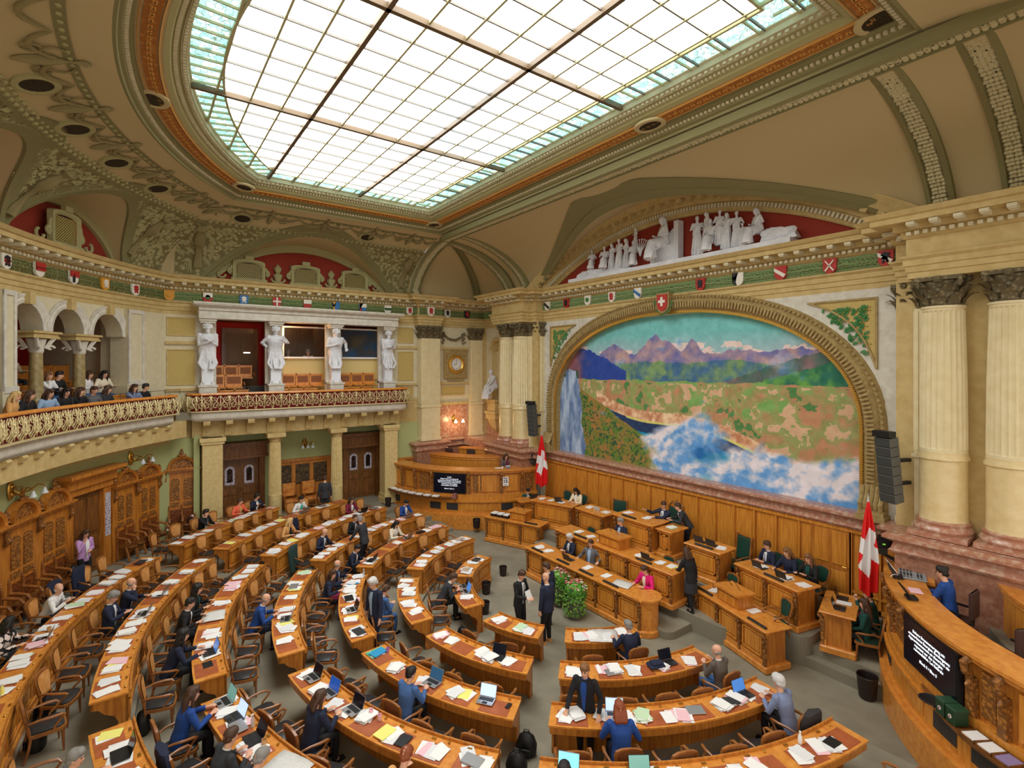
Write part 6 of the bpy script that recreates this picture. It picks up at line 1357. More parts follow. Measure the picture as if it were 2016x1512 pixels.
def rowdesk(sec, k):
    a0, a1 = SEG[sec][k]; R = ROWR[k]; z = ROWZ[k]; n = SEATN[(sec, k)]; zt = z+DH
    r_ = root('curved_desk', '%s curved oak desk of the %s block' % (ROWN[k], BLK[sec]), 'desk', (0, 0, 0), 0, 'curved oak desks of the hall')
    def cb(m, b0, b1, ra, rb, za, zb, nn=None, mi=None):
        nn = nn or max(1, int(abs(b1-b0)/2.5)+1); m.loft([[hp(b0+(b1-b0)*i/nn, ra, za), hp(b0+(b1-b0)*i/nn, rb, za), hp(b0+(b1-b0)*i/nn, rb, zb), hp(b0+(b1-b0)*i/nn, ra, zb)] for i in range(nn+1)], True, True, mi)
    e = 1.2/R
    fz = ROWZ.get(k+1, -.35)-.02
    m = MB(); cb(m, a0, a1, R+.02, R+.06, fz, zt-.03); fp = obj('front_panel', m, WOOD, r_)
    m = MB(); cb(m, a0, a1, R-.02, R+.02, fz, fz+.16); cb(m, a0, a1, R-.03, R+.02, zt-.1, zt-.02); cb(m, a0, a1, R-.01, R+.03, zt-.6, zt-.55); obj('moulding', m, WOODH, fp)
    cw = (a1-a0)/n
    for i in range(n):
        m = MB(); b0, b1 = a0+cw*i+1.6/R*3, a0+cw*(i+1)-1.6/R*3; [cb(m, *q, nn=2) for q in ((b0, b1, R-.0, R+.02, zt-.5, zt-.47), (b0, b1, R-.0, R+.02, zt-.17, zt-.14))]; cb(m, b0, b0+1.8/R, R, R+.02, zt-.5, zt-.14, 1); cb(m, b1-1.8/R, b1, R, R+.02, zt-.5, zt-.14, 1); cb(m, b0+3.4/R, b1-3.4/R, R+.01, R+.03, zt-.44, zt-.2, 2); obj('panel', m, WOODP, fp)
    m = MB(); cb(m, a0-e, a1+e, R-.03, R+DEP+.01, zt-.03, zt); dt = obj('desktop', m, WOODH, r_)
    m = MB(); cb(m, a0-e, a1+e, R-.03, R+.0, zt, zt+.045); obj('upstand', m, WOOD, dt)
    m = MB(); cb(m, a0, a1, R+DEP-.05, R+DEP-.01, zt-.16, zt-.03); obj('drawer_rail', m, WOOD, r_)
    for b in (a0, a1-.0):
        s = 1 if b == a0 else -1; d = s*2.3/R
        m = MB(); P = [(.0, z if k > 0 else 0), (.14, z), (.17, z+.12), (.14, z+.3), (.2, z+.42), (.34, z+.5), (.42, z+.6), (DEP-.03, z+.62), (DEP-.03, zt-.03), (0, zt-.03)]
        m.loft([[hp(b, R+.02+p, q) for p, q in P], [hp(b+d, R+.02+p, q) for p, q in P]]); obj('end_panel', m, WOOD, r_)
    for i in range(n):
        c = a0+cw*(i+.5); hw = min(cw*.36, .27/R*57.3); m = MB(); cb(m, c-hw, c+hw, R+.14, R+DEP-.03, zt, zt+.006, 2); obj('blotter', m, BLOT, dt)
        m = MB(); x, y, _ = hp(c+hw*.7, R+.06); m.lathe([(.022, 0), (.024, .02), (.012, .03)], 8, (x, y, zt)); x, y, _ = hp(c-hw*.5, R+.06); m.cbox((x, y, zt+.01), (.08, .035, .02), radians(c)); obj('desk_fitting', m, BRASS, dt)
    return r_
SEATS = {}
for sec in 'DABC':
    for k in SEG[sec]:
        rowdesk(sec, k); a0, a1 = SEG[sec][k]; n = SEATN[(sec, k)]; cw = (a1-a0)/n
        for i in range(n): SEATS[(sec, k, i)] = a0+cw*(i+.5)
# ================================================================ PEOPLE
SK = [mat('skin_light', (226, 172, 142), .55), mat('skin_mid', (206, 150, 118), .55), mat('skin_tan', (180, 124, 92), .55)]
EYE = mat('eye_dark', (40, 28, 24), .3); LIP = mat('lip', (176, 92, 84), .5)
HC = dict(k=mat('hair_black', (28, 22, 20), .6), b=mat('hair_brown', (74, 48, 32), .6), l=mat('hair_light_brown', (132, 92, 56), .6), y=mat('hair_blonde', (212, 178, 118), .6), g=mat('hair_grey', (138, 134, 130), .7), w=mat('hair_white', (206, 204, 202), .7), r=mat('hair_auburn', (138, 68, 34), .6))
CL = {n: mat('cloth_'+n, c, .85) for n, c in dict(navy=(28, 36, 62), black=(24, 24, 28), charcoal=(50, 52, 58), grey=(104, 104, 110), greybrown=(98, 88, 82), blue=(30, 72, 148), midblue=(70, 104, 160), white=(236, 236, 236), cream=(238, 226, 200), lilac=(196, 150, 206), orange=(244, 112, 78), maroon=(124, 26, 56), pink=(226, 20, 120), green=(18, 72, 64), tan=(216, 160, 96), jeans=(64, 104, 158), bluegrey=(128, 140, 176), lightblue=(150, 176, 206), beige=(206, 190, 160), teal=(60, 190, 176), red=(150, 30, 40), shirt=(228, 232, 240)).items()}
CL['floral'] = mat('cloth_floral', (232, 214, 204), .85, kind='vor', col2=(22, 20, 22), sc=9, lo=.5, hi=.53)
def ik(S, T, a, b, hint):
    S, T = Vector(S), Vector(T); d = T-S; L = min(d.length, (a+b)*.995); d.normalize(); T = S+d*L
    x = (a*a-b*b+L*L)/(2*L); h = sqrt(max(0, a*a-x*x)); hn = Vector(hint); hn = hn-d*hn.dot(d); hn.normalize(); return S+d*x+hn*h, T
def body_loft(m, cs, rings, n=14):
    """rings: (centre, right axis, front axis, half width, half depth)"""
    R_ = []
    for c, rx, fy, w, d in rings: R_.append([tuple(c+rx*(w*cos(2*pi*i/n))+fy*(d*sin(2*pi*i/n))) for i in range(n)])
    m.loft(R_)
HEAD = [(-.015, .02, .028, .045), (.0, .034, .038, .045), (.02, .048, .056, .034), (.05, .06, .078, .016), (.08, .067, .09, .006), (.11, .073, .096, 0), (.14, .077, .098, -.004), (.17, .076, .096, -.006), (.2, .064, .08, -.008), (.222, .042, .052, -.008), (.232, .012, .016, -.008)]
def person(label, loc, rz, sit=True, lean=12, yaw=0, pitch=12, L=None, R=None, hair='b', style='short', jacket='navy', shirt='shirt', tie=None, legs='black', skirt=None, shoes='black', skin=0, vox=.0105, h=1.0, twist=0, stone=None, bend=0, shoff=0, legpose=0, hands=1, look='person', glasses=False, seat=.48, group=None, kids=True, robe=0, name=None):
    Z = Vector((0, 0, 1)); rng = random.Random(sum(map(ord, label)) % 1000)
    pz = (seat+.08) if sit else .93; P = Vector((0, -.02, pz)); la = radians(lean+bend)
    up = Vector((0, sin(la), cos(la))); fw = Vector((0, cos(la), -sin(la))); rt = Vector((1, 0, 0))
    if shoff: up = (up+rt*shoff).normalized()
    Tw = Matrix.Rotation(radians(twist), 3, up); rt2 = Tw @ rt; fw2 = Tw @ fw
    waist = P+up*.16; chest = P+up*.36; sh = P+up*.49; neck = P+up*.53; hb = P+up*.60+fw2*.02
    lh = radians(pitch); H = Matrix.Rotation(radians(yaw), 3, 'Z'); base_f = Vector((fw2.x, fw2.y, 0)).normalized()
    hf = H @ base_f; hr = Vector((hf.y, -hf.x, 0)); hu = (Z*cos(lh)+hf*sin(lh)); hfw = (hf*cos(lh)-Z*sin(lh))
    def hd(x, y, z): return hb+hr*x+hfw*y+hu*z
    SL_ = sh-rt2*.175; SR_ = sh+rt2*.175
    hz = .83 if sit else pz
    if L is None: L = (-.16, .42, hz) if sit else (-.26, .03, .82)
    if R is None: R = (.16, .42, hz) if sit else (.26, .03, .82)
    el, hl = ik(SL_, L, .29, .27, (-.6, -.4, -.8)); er, hr_ = ik(SR_, R, .29, .27, (.6, -.4, -.8))
    if sit:
        kz = seat+.04; kn = [Vector((s*.12, .42, kz)) for s in (-1, 1)]; an = [Vector((s*.12, .40+legpose*.1*s, .09)) for s in (-1, 1)]; hip = [Vector((s*.09, -.0, pz-.02)) for s in (-1, 1)]
    else:
        st = legpose; hip = [Vector((s*.09, -.01, .9)) for s in (-1, 1)]; an = [Vector((s*.1, .02+s*st*.2, .08)) for s in (-1, 1)]; kn = [Vector((s*.1, .05+s*st*.12, .5)) for s in (-1, 1)]
    def torso(m, e=0, f=1.0):
        body_loft(m, 0, [(P-up*.06, rt, fw, .155*f+e, .105*f+e), (P+up*.02, rt, fw, .168*f+e, .118*f+e), (waist, rt, fw, .145*f+e, .105*f+e), (P+up*.27, rt2, fw2, .158*f+e, .115*f+e), (chest, rt2, fw2, .175*f+e, .122*f+e), (P+up*.45, rt2, fw2, .185*f+e, .1*f+e), (sh+up*.015, rt2, fw2, .13+e, .075+e), (neck+up*.01, rt2, fw2, .06+e, .06+e)])
    def arms(m, e=0, cut=1.0, full=True):
        for S, E_, Hn in ((SL_, el, hl), (SR_, er, hr_)):
            m.tube([S-up*.02, S.lerp(E_, .5), E_, E_.lerp(Hn, .5), E_.lerp(Hn, cut)], [.056+e, .05+e, .042+e, .038+e*.8, .03+e*.9], 10); m.ell(tuple(S-up*.005), (.06+e, .06+e, .06+e), 10, 7)
    def legs_(m, e=0, low=1.0):
        for hp_, k_, a_ in zip(hip, kn, an):
            e_ = k_.lerp(a_, low); m.tube([hp_, hp_.lerp(k_, .5), k_, k_.lerp(e_, .4), e_], [.092+e, .078+e, .058+e, .056+e, .042+e], 10); 
    def hand(m, E_, Hn, s):
        d = (Hn-E_).normalized(); 
        dn = Vector((0, 0, -1)) if abs(d.z) < .8 else (-rt*s)
        dn = (dn-d*dn.dot(d)).normalized(); sd = d.cross(dn); flat = (d+Vector((d.x, d.y, 0))*.0)
        c = Hn+d*.045
        body_loft(m, 0, [(Hn-d*.02, sd, dn, .026, .02), (Hn+d*.02, sd, dn, .034, .017), (Hn+d*.06, sd, dn, .041, .015), (Hn+d*.088, sd, dn, .038, .012)], 10)
        for i, (o, l) in enumerate(((-.033, .062), (-.011, .074), (.012, .07), (.034, .054))):
            b = Hn+d*.085+sd*o; k1 = b+d*l*.5+dn*l*.12; m.tube([b-d*.02, b, k1, k1+d*l*.38+dn*l*.35], [.0095, .0095, .0088, .007], 6)
        th = -s if True else s; b = Hn+d*.03+sd*(.03*th); m.tube([Hn+d*.01+sd*.018*th, b+sd*.012*th, b+d*.035+sd*.028*th+dn*.008, b+d*.062+sd*.03*th+dn*.016], [.013, .012, .0105, .008], 6)
    sk = stone or SK[skin]
    m = MB()
    body_loft(m, 0, [(hd(0, cy-.015, z), hr, hfw, w_, d_) for z, w_, d_, cy in HEAD], 16)
    m.loft([[tuple(hd(x, y, z)) for x, y, z in q] for q in ([(-.008, .085, .128), (.008, .085, .128), (.006, .08, .13), (-.006, .08, .13)], [(-.013, .094, .105), (.013, .094, .105), (.012, .07, .107), (-.012, .07, .107)], [(-.017, .108, .082), (.017, .108, .082), (.016, .07, .08), (-.016, .07, .08)], [(-.012, .09, .07), (.012, .09, .07), (.01, .07, .07), (-.01, .07, .07)])])
    for s in (-1, 1): m.ell(tuple(hd(s*.077, -.01, .1)), (.012, .02, .03), 8, 6)
    for s in (-1, 1): m.ell(tuple(hd(s*.03, .072, .122)), (.014, .014, .009), 8, 5)
    m.ell(tuple(hd(0, .078, .045)), (.024, .016, .012), 8, 5); m.ell(tuple(hd(0, .07, .14)), (.05, .02, .012), 8, 5)
    m.tube([neck-up*.08, neck, hb+hu*.03, hd(0, -.01, .07)], [.062, .056, .054, .056], 12)
    torso(m, -.006); arms(m, -.004); legs_(m, -.004)
    for a_ in an: m.tube([a_, a_+Vector((0, .06, -.04)), a_+Vector((0, .15, -.055))], [.045, .042, .032], 8)
    if hands: hand(m, el, hl, -1); hand(m, er, hr_, 1)
    if stone:
        torso(m, .014+.03*(robe == 2)); arms(m, .012*(robe == 2))
        if robe:
            zb = .02 if not sit else .05
            if not sit:
                R0 = []
                for z, k in (((pz+.05, .17), (pz-.1, .19), (.6, .2), (.3, .22), (zb, .25)) if robe == 1 else ((pz+.1, .17), (pz-.05, .2), (.72, .19), (.55, .15), (.4, .1), (.34, .04))):
                    R0.append([((k+.012*sin(j*3+z*4))*cos(2*pi*j/26), (k*.8+.012*cos(j*2.6+z*3))*sin(2*pi*j/26), z) for j in range(26)])
                m.loft(R0[::-1])
            else:
                m.tube([P, Vector((0, .2, pz)), Vector((0, .42, pz-.03)), Vector((0, .48, .3)), Vector((0, .48, .06))], [.17, .17, .17, .18, .22], 14)
            for q in range(9):
                a = rng.uniform(-1.4, 1.4); x = .19*sin(a); m.tube([P+Vector((x*.7, .1, .1)), P+Vector((x, .15 if not sit else .3, -.2)), Vector((x*1.2, .17 if not sit else .5, .25 if robe == 1 else .6)), Vector((x*1.3*(1 if robe == 1 else .5), .2 if not sit else .55, .05 if robe == 1 else .42))], [.02, .03, .03, .03], 6)
            m.tube([SL_+fw2*.06, chest+fw2*.13, waist+rt*.14+fw*.06, P+rt*.17], [.03, .045, .05, .04], 7)
        m.ell(tuple(hd(0, -.02, .14)), (.088, .1, .1), 12, 8)
        if robe == 2:
            m.ell(tuple(hd(0, -.03, .15)), (.1, .11, .1), 12, 8)
            for q in range(24): a = q*.26; m.ell(tuple(hd(.095*cos(a), -.02+.1*sin(a), .15+.05*sin(q*2.1))), (.03, .03, .03), 6, 4)
        if style == 'beard': m.ell(tuple(hd(0, .06, .0)), (.045, .035, .06), 8, 6)
        if style == 'long': m.tube([hd(0, -.08, .15), hd(0, -.1, .0), neck-fw*.1], [.08, .07, .06], 8)
        me = fuse(m, vox, stone); o = obj(name or 'marble_figure', me, None); o.location = loc; o.rotation_euler = (0, 0, rz); o.scale = (h, h, h); 
        if robe == 2: o.scale = (h*1.1, h*1.1, h)
        tag(o, label, 'statue', group); return o
    hmat = HC[hair]; me = fuse(m, vox, [sk, EYE, LIP, hmat]); 
    inv = [(hd(s*.03, .086, .122), .0115, 1) for s in (-1, 1)]
    for p in me.polygons:
        v = Vector(p.center)-hb; x, y, z = v.dot(hr), v.dot(hfw), v.dot(hu)
        if y > .055 and z > .02:
            if ((abs(x)-.03)/.015)**2+((z-.122)/.0085)**2 < 1: p.material_index = 1
            elif abs(x) < .025 and abs(z-.046) < .0065: p.material_index = 2
            elif .012 < abs(x) < .05 and abs(z-.143) < .007: p.material_index = 3
    b_ = obj('person', me, None); b_.location = loc; b_.rotation_euler = (0, 0, rz); b_.scale = (h, h, h); tag(b_, label, 'person', group)
    def sub(nm, mb, mt, v=None, smooth=True, lab=None):
        o = obj(nm, fuse(mb, v, mt) if v else mb, None if v else mt, b_, smooth if not v else False); 
        return o
    cv = .014
    m = MB(); torso(m, .014); arms(m, .014, .93)
    if jacket != 'white' or True: body_loft(m, 0, [(P-up*.12+(fw*.0), rt, fw, .185, .13), (P+up*.05, rt, fw, .18, .13)])
    m.tube([neck-up*.01, neck+up*.015], [.072, .066], 12)
    sub('jacket', m, CL[jacket], cv)
    if shirt:
        m = MB(); G_ = []
        for t, w_ in ((-.02, .02), (.1, .03), (.25, .045), (.38, .06), (.47, .055), (.52, .04)):
            dpt = .135 if t < .1 else (.14 if t < .42 else (.115 if t < .5 else .08)); c = P+up*t
            G_.append([tuple(c+rt2*(w_*k)+fw2*(dpt*.965-.01*abs(k)+.013)) for k in (-1, -.4, .4, 1)])
        m.grid(G_); m.tube([neck+up*.005, neck+up*.03], [.066, .062], 12); sub('shirt', m, CL[shirt])
        if tie:
            m = MB(); m.grid([[tuple(P+up*t+rt2*(w_*k)+fw2*((.135 if t < .1 else (.14 if t < .42 else .118))*.965+.02)) for k in (-1, 1)] for t, w_ in ((.02, .02), (.1, .026), (.3, .022), (.45, .014), (.49, .02))]); sub('tie', m, CL[tie])
    m = MB(); legs_(m, .012, .55 if skirt else 1.0)
    body_loft(m, 0, [(P-up*.1, rt, fw, .16, .12), (P+up*.06, rt, fw, .17, .125)])
    if skirt:
        m2 = MB()
        if sit: m2.tube([P, P+Vector((0, .25, 0)), P+Vector((0, .46, -.02))], [.17, .17, .16], 12)
        else: m2.loft([[(k*cos(2*pi*j/16), k*.8*sin(2*pi*j/16), z) for j in range(16)] for z, k in ((.52, .21), (.75, .2), (.98, .165))])
        sub('skirt', m2, CL[skirt], cv); m = MB(); legs_(m, .004); 
    sub('trousers' if not skirt else 'tights', m, CL[legs], cv)
    for a_ in an:
        m = MB(); m.tube([a_+Vector((0, -.03, -.02)), a_+Vector((0, .06, -.045)), a_+Vector((0, .17, -.06))], [.05, .046, .034], 8); m.cbox(tuple(a_+Vector((0, .06, -.078))), (.08, .26, .02)); sub('shoe', m, CL[shoes] if shoes in CL else BLACK)
    if style != 'bald':
        m = MB(); 
        if style == 'fringe':
            for i in range(9): a = pi*.95+pi*1.1*i/8; m.ell(tuple(hd(.075*cos(a), -.01+.085*sin(a), .09)), (.018, .022, .04), 6, 5)
        else:
            G_ = 9
            for (x, y, z, r) in ((0, -.025, .155, .1), (0, .02, .185, .078), (.03, .04, .195, .045), (-.03, .04, .195, .045), (.045, -.05, .1, .052), (-.045, -.05, .1, .052), (0, -.065, .08, .055), (.066, .0, .145, .03), (-.066, .0, .145, .03)):
                k = 1.12 if style in ('curly', 'full') else 1; m.ell(tuple(hd(x*k, y*k-(.01 if k > 1 else 0), z+(.01 if k > 1 else 0))), (r*k*.98, r*k*.98, r*k*.9), 10, 7)
            if style in ('long', 'curly', 'bob'):
                ln = .34 if style == 'long' else (.24 if style == 'curly' else .1)
                for x in (-.06, -.025, .025, .06): m.tube([hd(x, -.04, .14), hd(x*1.2, -.085, .04), Vector(hd(x*1.3, -.09, .0))-Z*ln*.55-fw*.03, Vector(hd(x*1.1, -.08, 0))-Z*ln-fw*.04], [.05, .05, .045, .02], 7)
                for s in (-1, 1): m.tube([hd(s*.065, .02, .15), hd(s*.082, .01, .06), Vector(hd(s*.085, 0, 0))-Z*ln*.5, Vector(hd(s*.07, 0, 0))-Z*ln*.8], [.03, .028, .03, .015], 7)
            if style == 'curly':
                for q in range(60):
                    a, z = rng.uniform(pi*.9, pi*2.1), rng.uniform(-.14, .2); m.ell(tuple(hd(.09*cos(a), -.02+.1*sin(a), z)), (.024, .024, .024), 5, 4)
            if style == 'tail': m.tube([hd(0, -.1, .14), hd(0, -.15, .1), hd(0, -.14, .0), hd(0, -.12, -.1)], [.03, .035, .03, .012], 8)
            if style == 'bun': m.ell(tuple(hd(0, -.09, .21)), (.045, .045, .04), 9, 7)
        o = sub('hair', m, hmat, .011)
    if glasses:
        m = MB()
        for s in (-1, 1): m.tube([hd(s*.031+.02*cos(t), .1, .12+.016*sin(t)) for t in [2*pi*q/10 for q in range(11)]], .0025, 4); m.tube([hd(s*.052, .098, .122), hd(s*.08, .0, .118)], .0022, 4)
        m.tube([hd(-.012, .101, .124), hd(.012, .101, .124)], .0022, 4); sub('glasses', m, BLACK)
    return b_
def seated(sec, k, a, label, dr=.96, rot=0, **kw):
    x, y, _ = hp(a, ROWR[k]+dr, 0); return person(label, (x, y, ROWZ[k]), radians(a+rot), **kw)
TYPE = dict(L=(-.13, .43, .84), R=(.13, .43, .84)); READ = dict(L=(-.17, .4, .86), R=(.2, .36, .84)); CHIN = dict(L=(-.2, .38, .83), R=(.06, .24, 1.1)); PHONE = dict(L=(-.06, .34, .88), R=(.06, .34, .88)); REST = dict(L=(-.22, .34, .83), R=(.2, .38, .83))
OCC = set()
def occupy(sec, k, a):
    key = min([q for q in SEATS if q[0] == sec and q[1] == k], key=lambda q: abs(SEATS[q]-a)); OCC.add(key); return SEATS[key]
def S_(sec, k, a, label, snap=True, **kw):
    b = occupy(sec, k, a)
    if snap: a = b
    kw.setdefault('lean', 14); d = {**READ, **kw}; return seated(sec, k, a, label, **d)
S_('A', 1, -20.5, 'white-haired man in white shirt and maroon tie leaning at the outermost desk', jacket='white', shirt='white', tie='maroon', hair='w', style='fringe', legs='black', lean=25, yaw=-30, dr=1.0, L=(-.2, .4, .86), R=(.1, .45, .9))
S_('A', 1, -13.5, 'dark-haired woman in a white top with black flowers', jacket='floral', shirt=None, hair='k', style='bob', yaw=60, lean=12)
S_('A', 1, -7.5, 'man in navy at the left edge, hands over the outermost desk', jacket='navy', tie='blue', hair='b', pitch=25)
S_('A', 2, -22.5, 'bald man with glasses in navy suit and maroon tie, hand on chin', jacket='navy', tie='maroon', hair='g', style='fringe', glasses=True, yaw=20, **CHIN)
S_('A', 2, -17, 'grey-haired stout man in navy jacket looking at his phone', jacket='navy', tie='grey', hair='g', style='full', pitch=28, lean=4, **PHONE)
S_('A', 3, -18, 'person with dark curly hair behind the man in black suit, reading a newspaper', jacket='black', hair='k', style='curly', shirt='green', **READ)
S_('A', 3, -14, 'dark-haired man with glasses in black suit holding a newspaper', jacket='black', shirt='white', tie='charcoal', hair='k', glasses=True, lean=16)
S_('A', 3, -5, 'woman with dark curly shoulder-length hair in black jacket leaning to her tablet', jacket='navy', shirt=None, hair='k', style='curly', lean=22, L=(-.16, .5, .82), R=(.16, .52, .82))
S_('A', 4, -12.9, 'bald man in bright blue suit typing on a laptop', jacket='blue', shirt='white', hair='g', style='fringe', legs='navy', lean=20, pitch=25, **TYPE)
S_('A', 5, -31.8, 'smiling bald man with red glasses in navy suit turned to his neighbour', jacket='navy', shirt='lightblue', hair='g', style='fringe', glasses=True, yaw=50)
S_('A', 5, -25, 'woman with long dark hair in navy blazer seen from behind', jacket='navy', shirt=None, hair='b', style='long', yaw=-30, skirt='maroon')
S_('A', 6, -13.5, 'young man in blue suit looking down at his phone beside the standing man', jacket='midblue', shirt='white', hair='b', pitch=35, dr=1.1, rot=25, legs='jeans', L=(-.05, .35, .82), R=(.05, .38, .82))
S_('A', 7, -20, 'dark-haired man in charcoal suit leaning over his laptop at the innermost desk', jacket='charcoal', shirt='white', hair='b', lean=30, pitch=28, dr=.9, **TYPE)
S_('B', 3, 9.5, 'woman with long brown hair and blue blouse working on laptops', jacket='blue', shirt=None, hair='b', style='long', lean=16, dr=.95, yaw=-10, **TYPE)
S_('B', 3, 14.5, 'man with short brown hair in dark grey suit typing, front left', jacket='charcoal', shirt='white', hair='b', lean=24, **TYPE)
S_('B', 3, 19, 'man with close-cropped grey hair rubbing his head, bottom left', jacket='charcoal', shirt='white', hair='g', lean=26, pitch=30, L=(-.1, .3, 1.12), R=(.15, .4, .84))
S_('B', 2, 10, 'grey-haired man in grey suit and blue tie typing at the bottom left desk', jacket='grey', shirt='white', tie='blue', hair='g', lean=12, yaw=-25, **TYPE)
S_('B', 4, 18, 'woman with straight brown hair in black jacket typing on a silver laptop', jacket='navy', shirt=None, hair='b', style='bob', lean=16, yaw=-20, **TYPE)
S_('B', 4, 29, 'person with short reddish hair at the bottom edge, seen from above', jacket='tan', shirt=None, hair='r', style='short', pitch=35, dr=1.25)
S_('B', 5, 21, 'woman with dark bun in light blue sweater typing on a laptop', jacket='midblue', shirt=None, hair='k', style='bun', lean=14, yaw=-20, **TYPE)
S_('C', 7, 66, 'grey-haired man in navy blazer reading a spread newspaper', jacket='navy', shirt='white', hair='g', lean=14, yaw=20, L=(-.25, .42, .85), R=(.15, .4, .84))
S_('C', 5, 54.5, 'woman with auburn hair in blue jacket seen from behind at a screen', jacket='blue', shirt=None, hair='r', style='bob', lean=18, dr=.9, legs='navy')
S_('C', 6, 79, 'balding man in grey-brown tweed jacket turned to the left', jacket='greybrown', shirt='white', hair='g', style='fringe', legs='jeans', dr=1.05, rot=0, yaw=25, lean=10, L=(-.1, .36, .9), R=(.1, .34, .95))
S_('C', 5, 81, 'grey-haired person in blue-grey shirt typing at the right end', jacket='bluegrey', shirt=None, hair='w', style='full', lean=20, dr=.95, **TYPE)
S_('C', 4, 47, 'person with dark wavy hair in front of a bright screen at the bottom edge', jacket='black', shirt=None, hair='k', style='curly', dr=.95)
S_('D', 1, -50, 'dark-haired man in black suit resting his chin on his hand by the pillar', jacket='black', shirt='white', hair='k', yaw=30, **CHIN)
S_('D', 1, -55, 'woman with short brown hair in coral orange jacket', jacket='orange', shirt='tan', hair='b', yaw=40, **READ)
S_('D', 1, -58.8, 'dark-haired man in navy suit holding up a tablet', jacket='navy', shirt='white', hair='k', yaw=60, L=(-.1, .45, .9), R=(.25, .5, 1.0))
S_('D', 2, -61, 'person with short dark hair in white jacket and teal shirt', jacket='white', shirt='teal', hair='k', lean=20, dr=.85)
S_('D', 3, -70, 'woman with brown hair in maroon jacket at a small laptop', jacket='maroon', shirt='white', hair='b', style='bob', **TYPE)
S_('D', 4, -77, 'dark-haired man in bright blue suit typing near the left press desk', jacket='blue', shirt='white', hair='k', pitch=28, **TYPE)
S_('D', 3, -49, 'woman with long blonde hair and orange brown jacket', jacket='tan', shirt='black', hair='y', style='long', yaw=30)
S_('D', 4, -48.8, 'bald man in navy suit and striped tie looking down', jacket='navy', shirt='white', tie='midblue', hair='g', style='bald', pitch=25, yaw=20)
S_('D', 4, -59, 'balding man in navy suit with dark red tie', jacket='navy', shirt='white', tie='maroon', hair='g', style='fringe', pitch=24)
S_('D', 5, -65, 'woman with short black hair in cream jacket typing', jacket='cream', shirt='white', hair='k', style='bob', pitch=26, **TYPE)
S_('D', 5, -44.6, 'dark-haired man in navy jacket reading his tablet at the desk end', jacket='navy', shirt='white', hair='k', pitch=26, lean=22, **TYPE)
S_('D', 4, -63, 'man in dark suit half hidden behind the standing man', jacket='charcoal', shirt='white', hair='b')
def stand(x, y, z, face, label, **kw): kw['sit'] = False; kw.setdefault('lean', 3); return person(label, (x, y, z), radians(face), **kw)
stand(-8.15, -1.25, .38, -50, 'standing woman in lilac blazer with one hand to her face', jacket='lilac', shirt='white', hair='b', style='long', glasses=True, legs='black', L=(-.02, .2, 1.15), R=(.12, .16, 1.42), h=.98)
stand(-11.0, 6.55, .4, 75, 'standing man in dark grey suit seen from behind by the round column', jacket='charcoal', shirt='white', hair='b', legs='charcoal', yaw=-20, h=1.02)
stand(-5.75, 6.35, -.03, 130, 'standing man in dark suit leaning one hand on the desk, seen from behind', jacket='charcoal', shirt=None, hair='g', legs='black', lean=14, L=(-.25, .5, .82), h=1.02, yaw=-30)
stand(-.75, 4.8, -.16, 200, 'standing silver-haired man in dark suit and light shirt at the centre aisle', jacket='navy', shirt='lightblue', hair='w', style='full', legs='navy', pitch=22, h=1.05, L=(-.3, .12, .84), R=(.3, .0, .84))
stand(.55, 8.35, -.35, -75, 'standing man in black suit and white shirt holding papers', jacket='black', shirt='white', tie='navy', hair='b', legs='black', yaw=0, pitch=20, h=1.03, L=(-.08, .3, 1.1), R=(.08, .3, 1.1))
stand(1.22, 8.75, -.35, 100, 'standing bald man in navy suit with brown shoes', jacket='navy', shirt='white', hair='g', style='bald', legs='black', shoes='tan', h=1.04, pitch=14)
stand(.55, 9.35, -.35, 100, 'standing grey-haired man in navy jacket behind the bald man', jacket='navy', shirt='white', hair='b', legs='navy', h=1.0, yaw=30)
stand(4.75, 6.7, -.22, -150, 'standing woman with ponytail in black blazer over blue top, gesturing', jacket='black', shirt='blue', hair='l', style='tail', legs='black', h=.98, lean=6, L=(-.3, .2, .95), R=(.28, .3, .95), pitch=10)
# government side
stand(.12, 12.86, .28, 178, 'dark-suited grey-haired man standing at the lectern', jacket='navy', shirt='lightblue', hair='g', style='full', legs='black', pitch=15, h=.95, L=(-.2, .3, 1.05), R=(.2, .3, 1.05))
person('grey-haired man in navy suit reading papers behind the long front desk', (-1.3, 11.95, -.15), radians(175), jacket='navy', shirt='white', tie='grey', hair='w', style='full', lean=5, pitch=20, **PHONE)
person('dark-haired man in light grey blazer leaning back behind the long front desk', (-.45, 12.0, -.15), radians(200), jacket='grey', shirt='lightblue', hair='b', glasses=True, lean=-2, pitch=0, L=(-.35, .2, .8), R=(.35, .2, .8))
person('woman in bright pink jacket reading a newspaper at the long front desk', (1.95, 11.95, -.15), radians(178), jacket='pink', shirt='cream', hair='b', style='short', skirt='pink', pitch=26, **READ)
person('presiding man with glasses in dark suit turned to the man beside him', (.88, 14.12, 1.02), radians(180), jacket='navy', shirt='white', tie='black', hair='b', glasses=True, lean=6, yaw=40, L=(.1, .42, .98), R=(.5, .35, 1.1), seat=.55)
stand(1.6, 14.35, .93, 140, 'standing man in dark suit bending over the side cabinet', jacket='charcoal', shirt='white', tie='navy', hair='b', legs='black', lean=32, h=.96, L=(-.1, .55, 1.1), R=(.15, .55, 1.1))
stand(2.95, 12.55, .1, 80, 'standing woman in black jacket and grey shorts with black tights, seen from behind', jacket='black', shirt=None, hair='b', style='bob', legs='black', skirt='charcoal', lean=16, h=.97, L=(-.15, .45, 1.0), legpose=.8)
person('woman with long dark hair in cream jacket at the left government desk', (-3.75, 14.6, .6), radians(190), jacket='cream', shirt='white', hair='k', style='long', pitch=28, **TYPE)
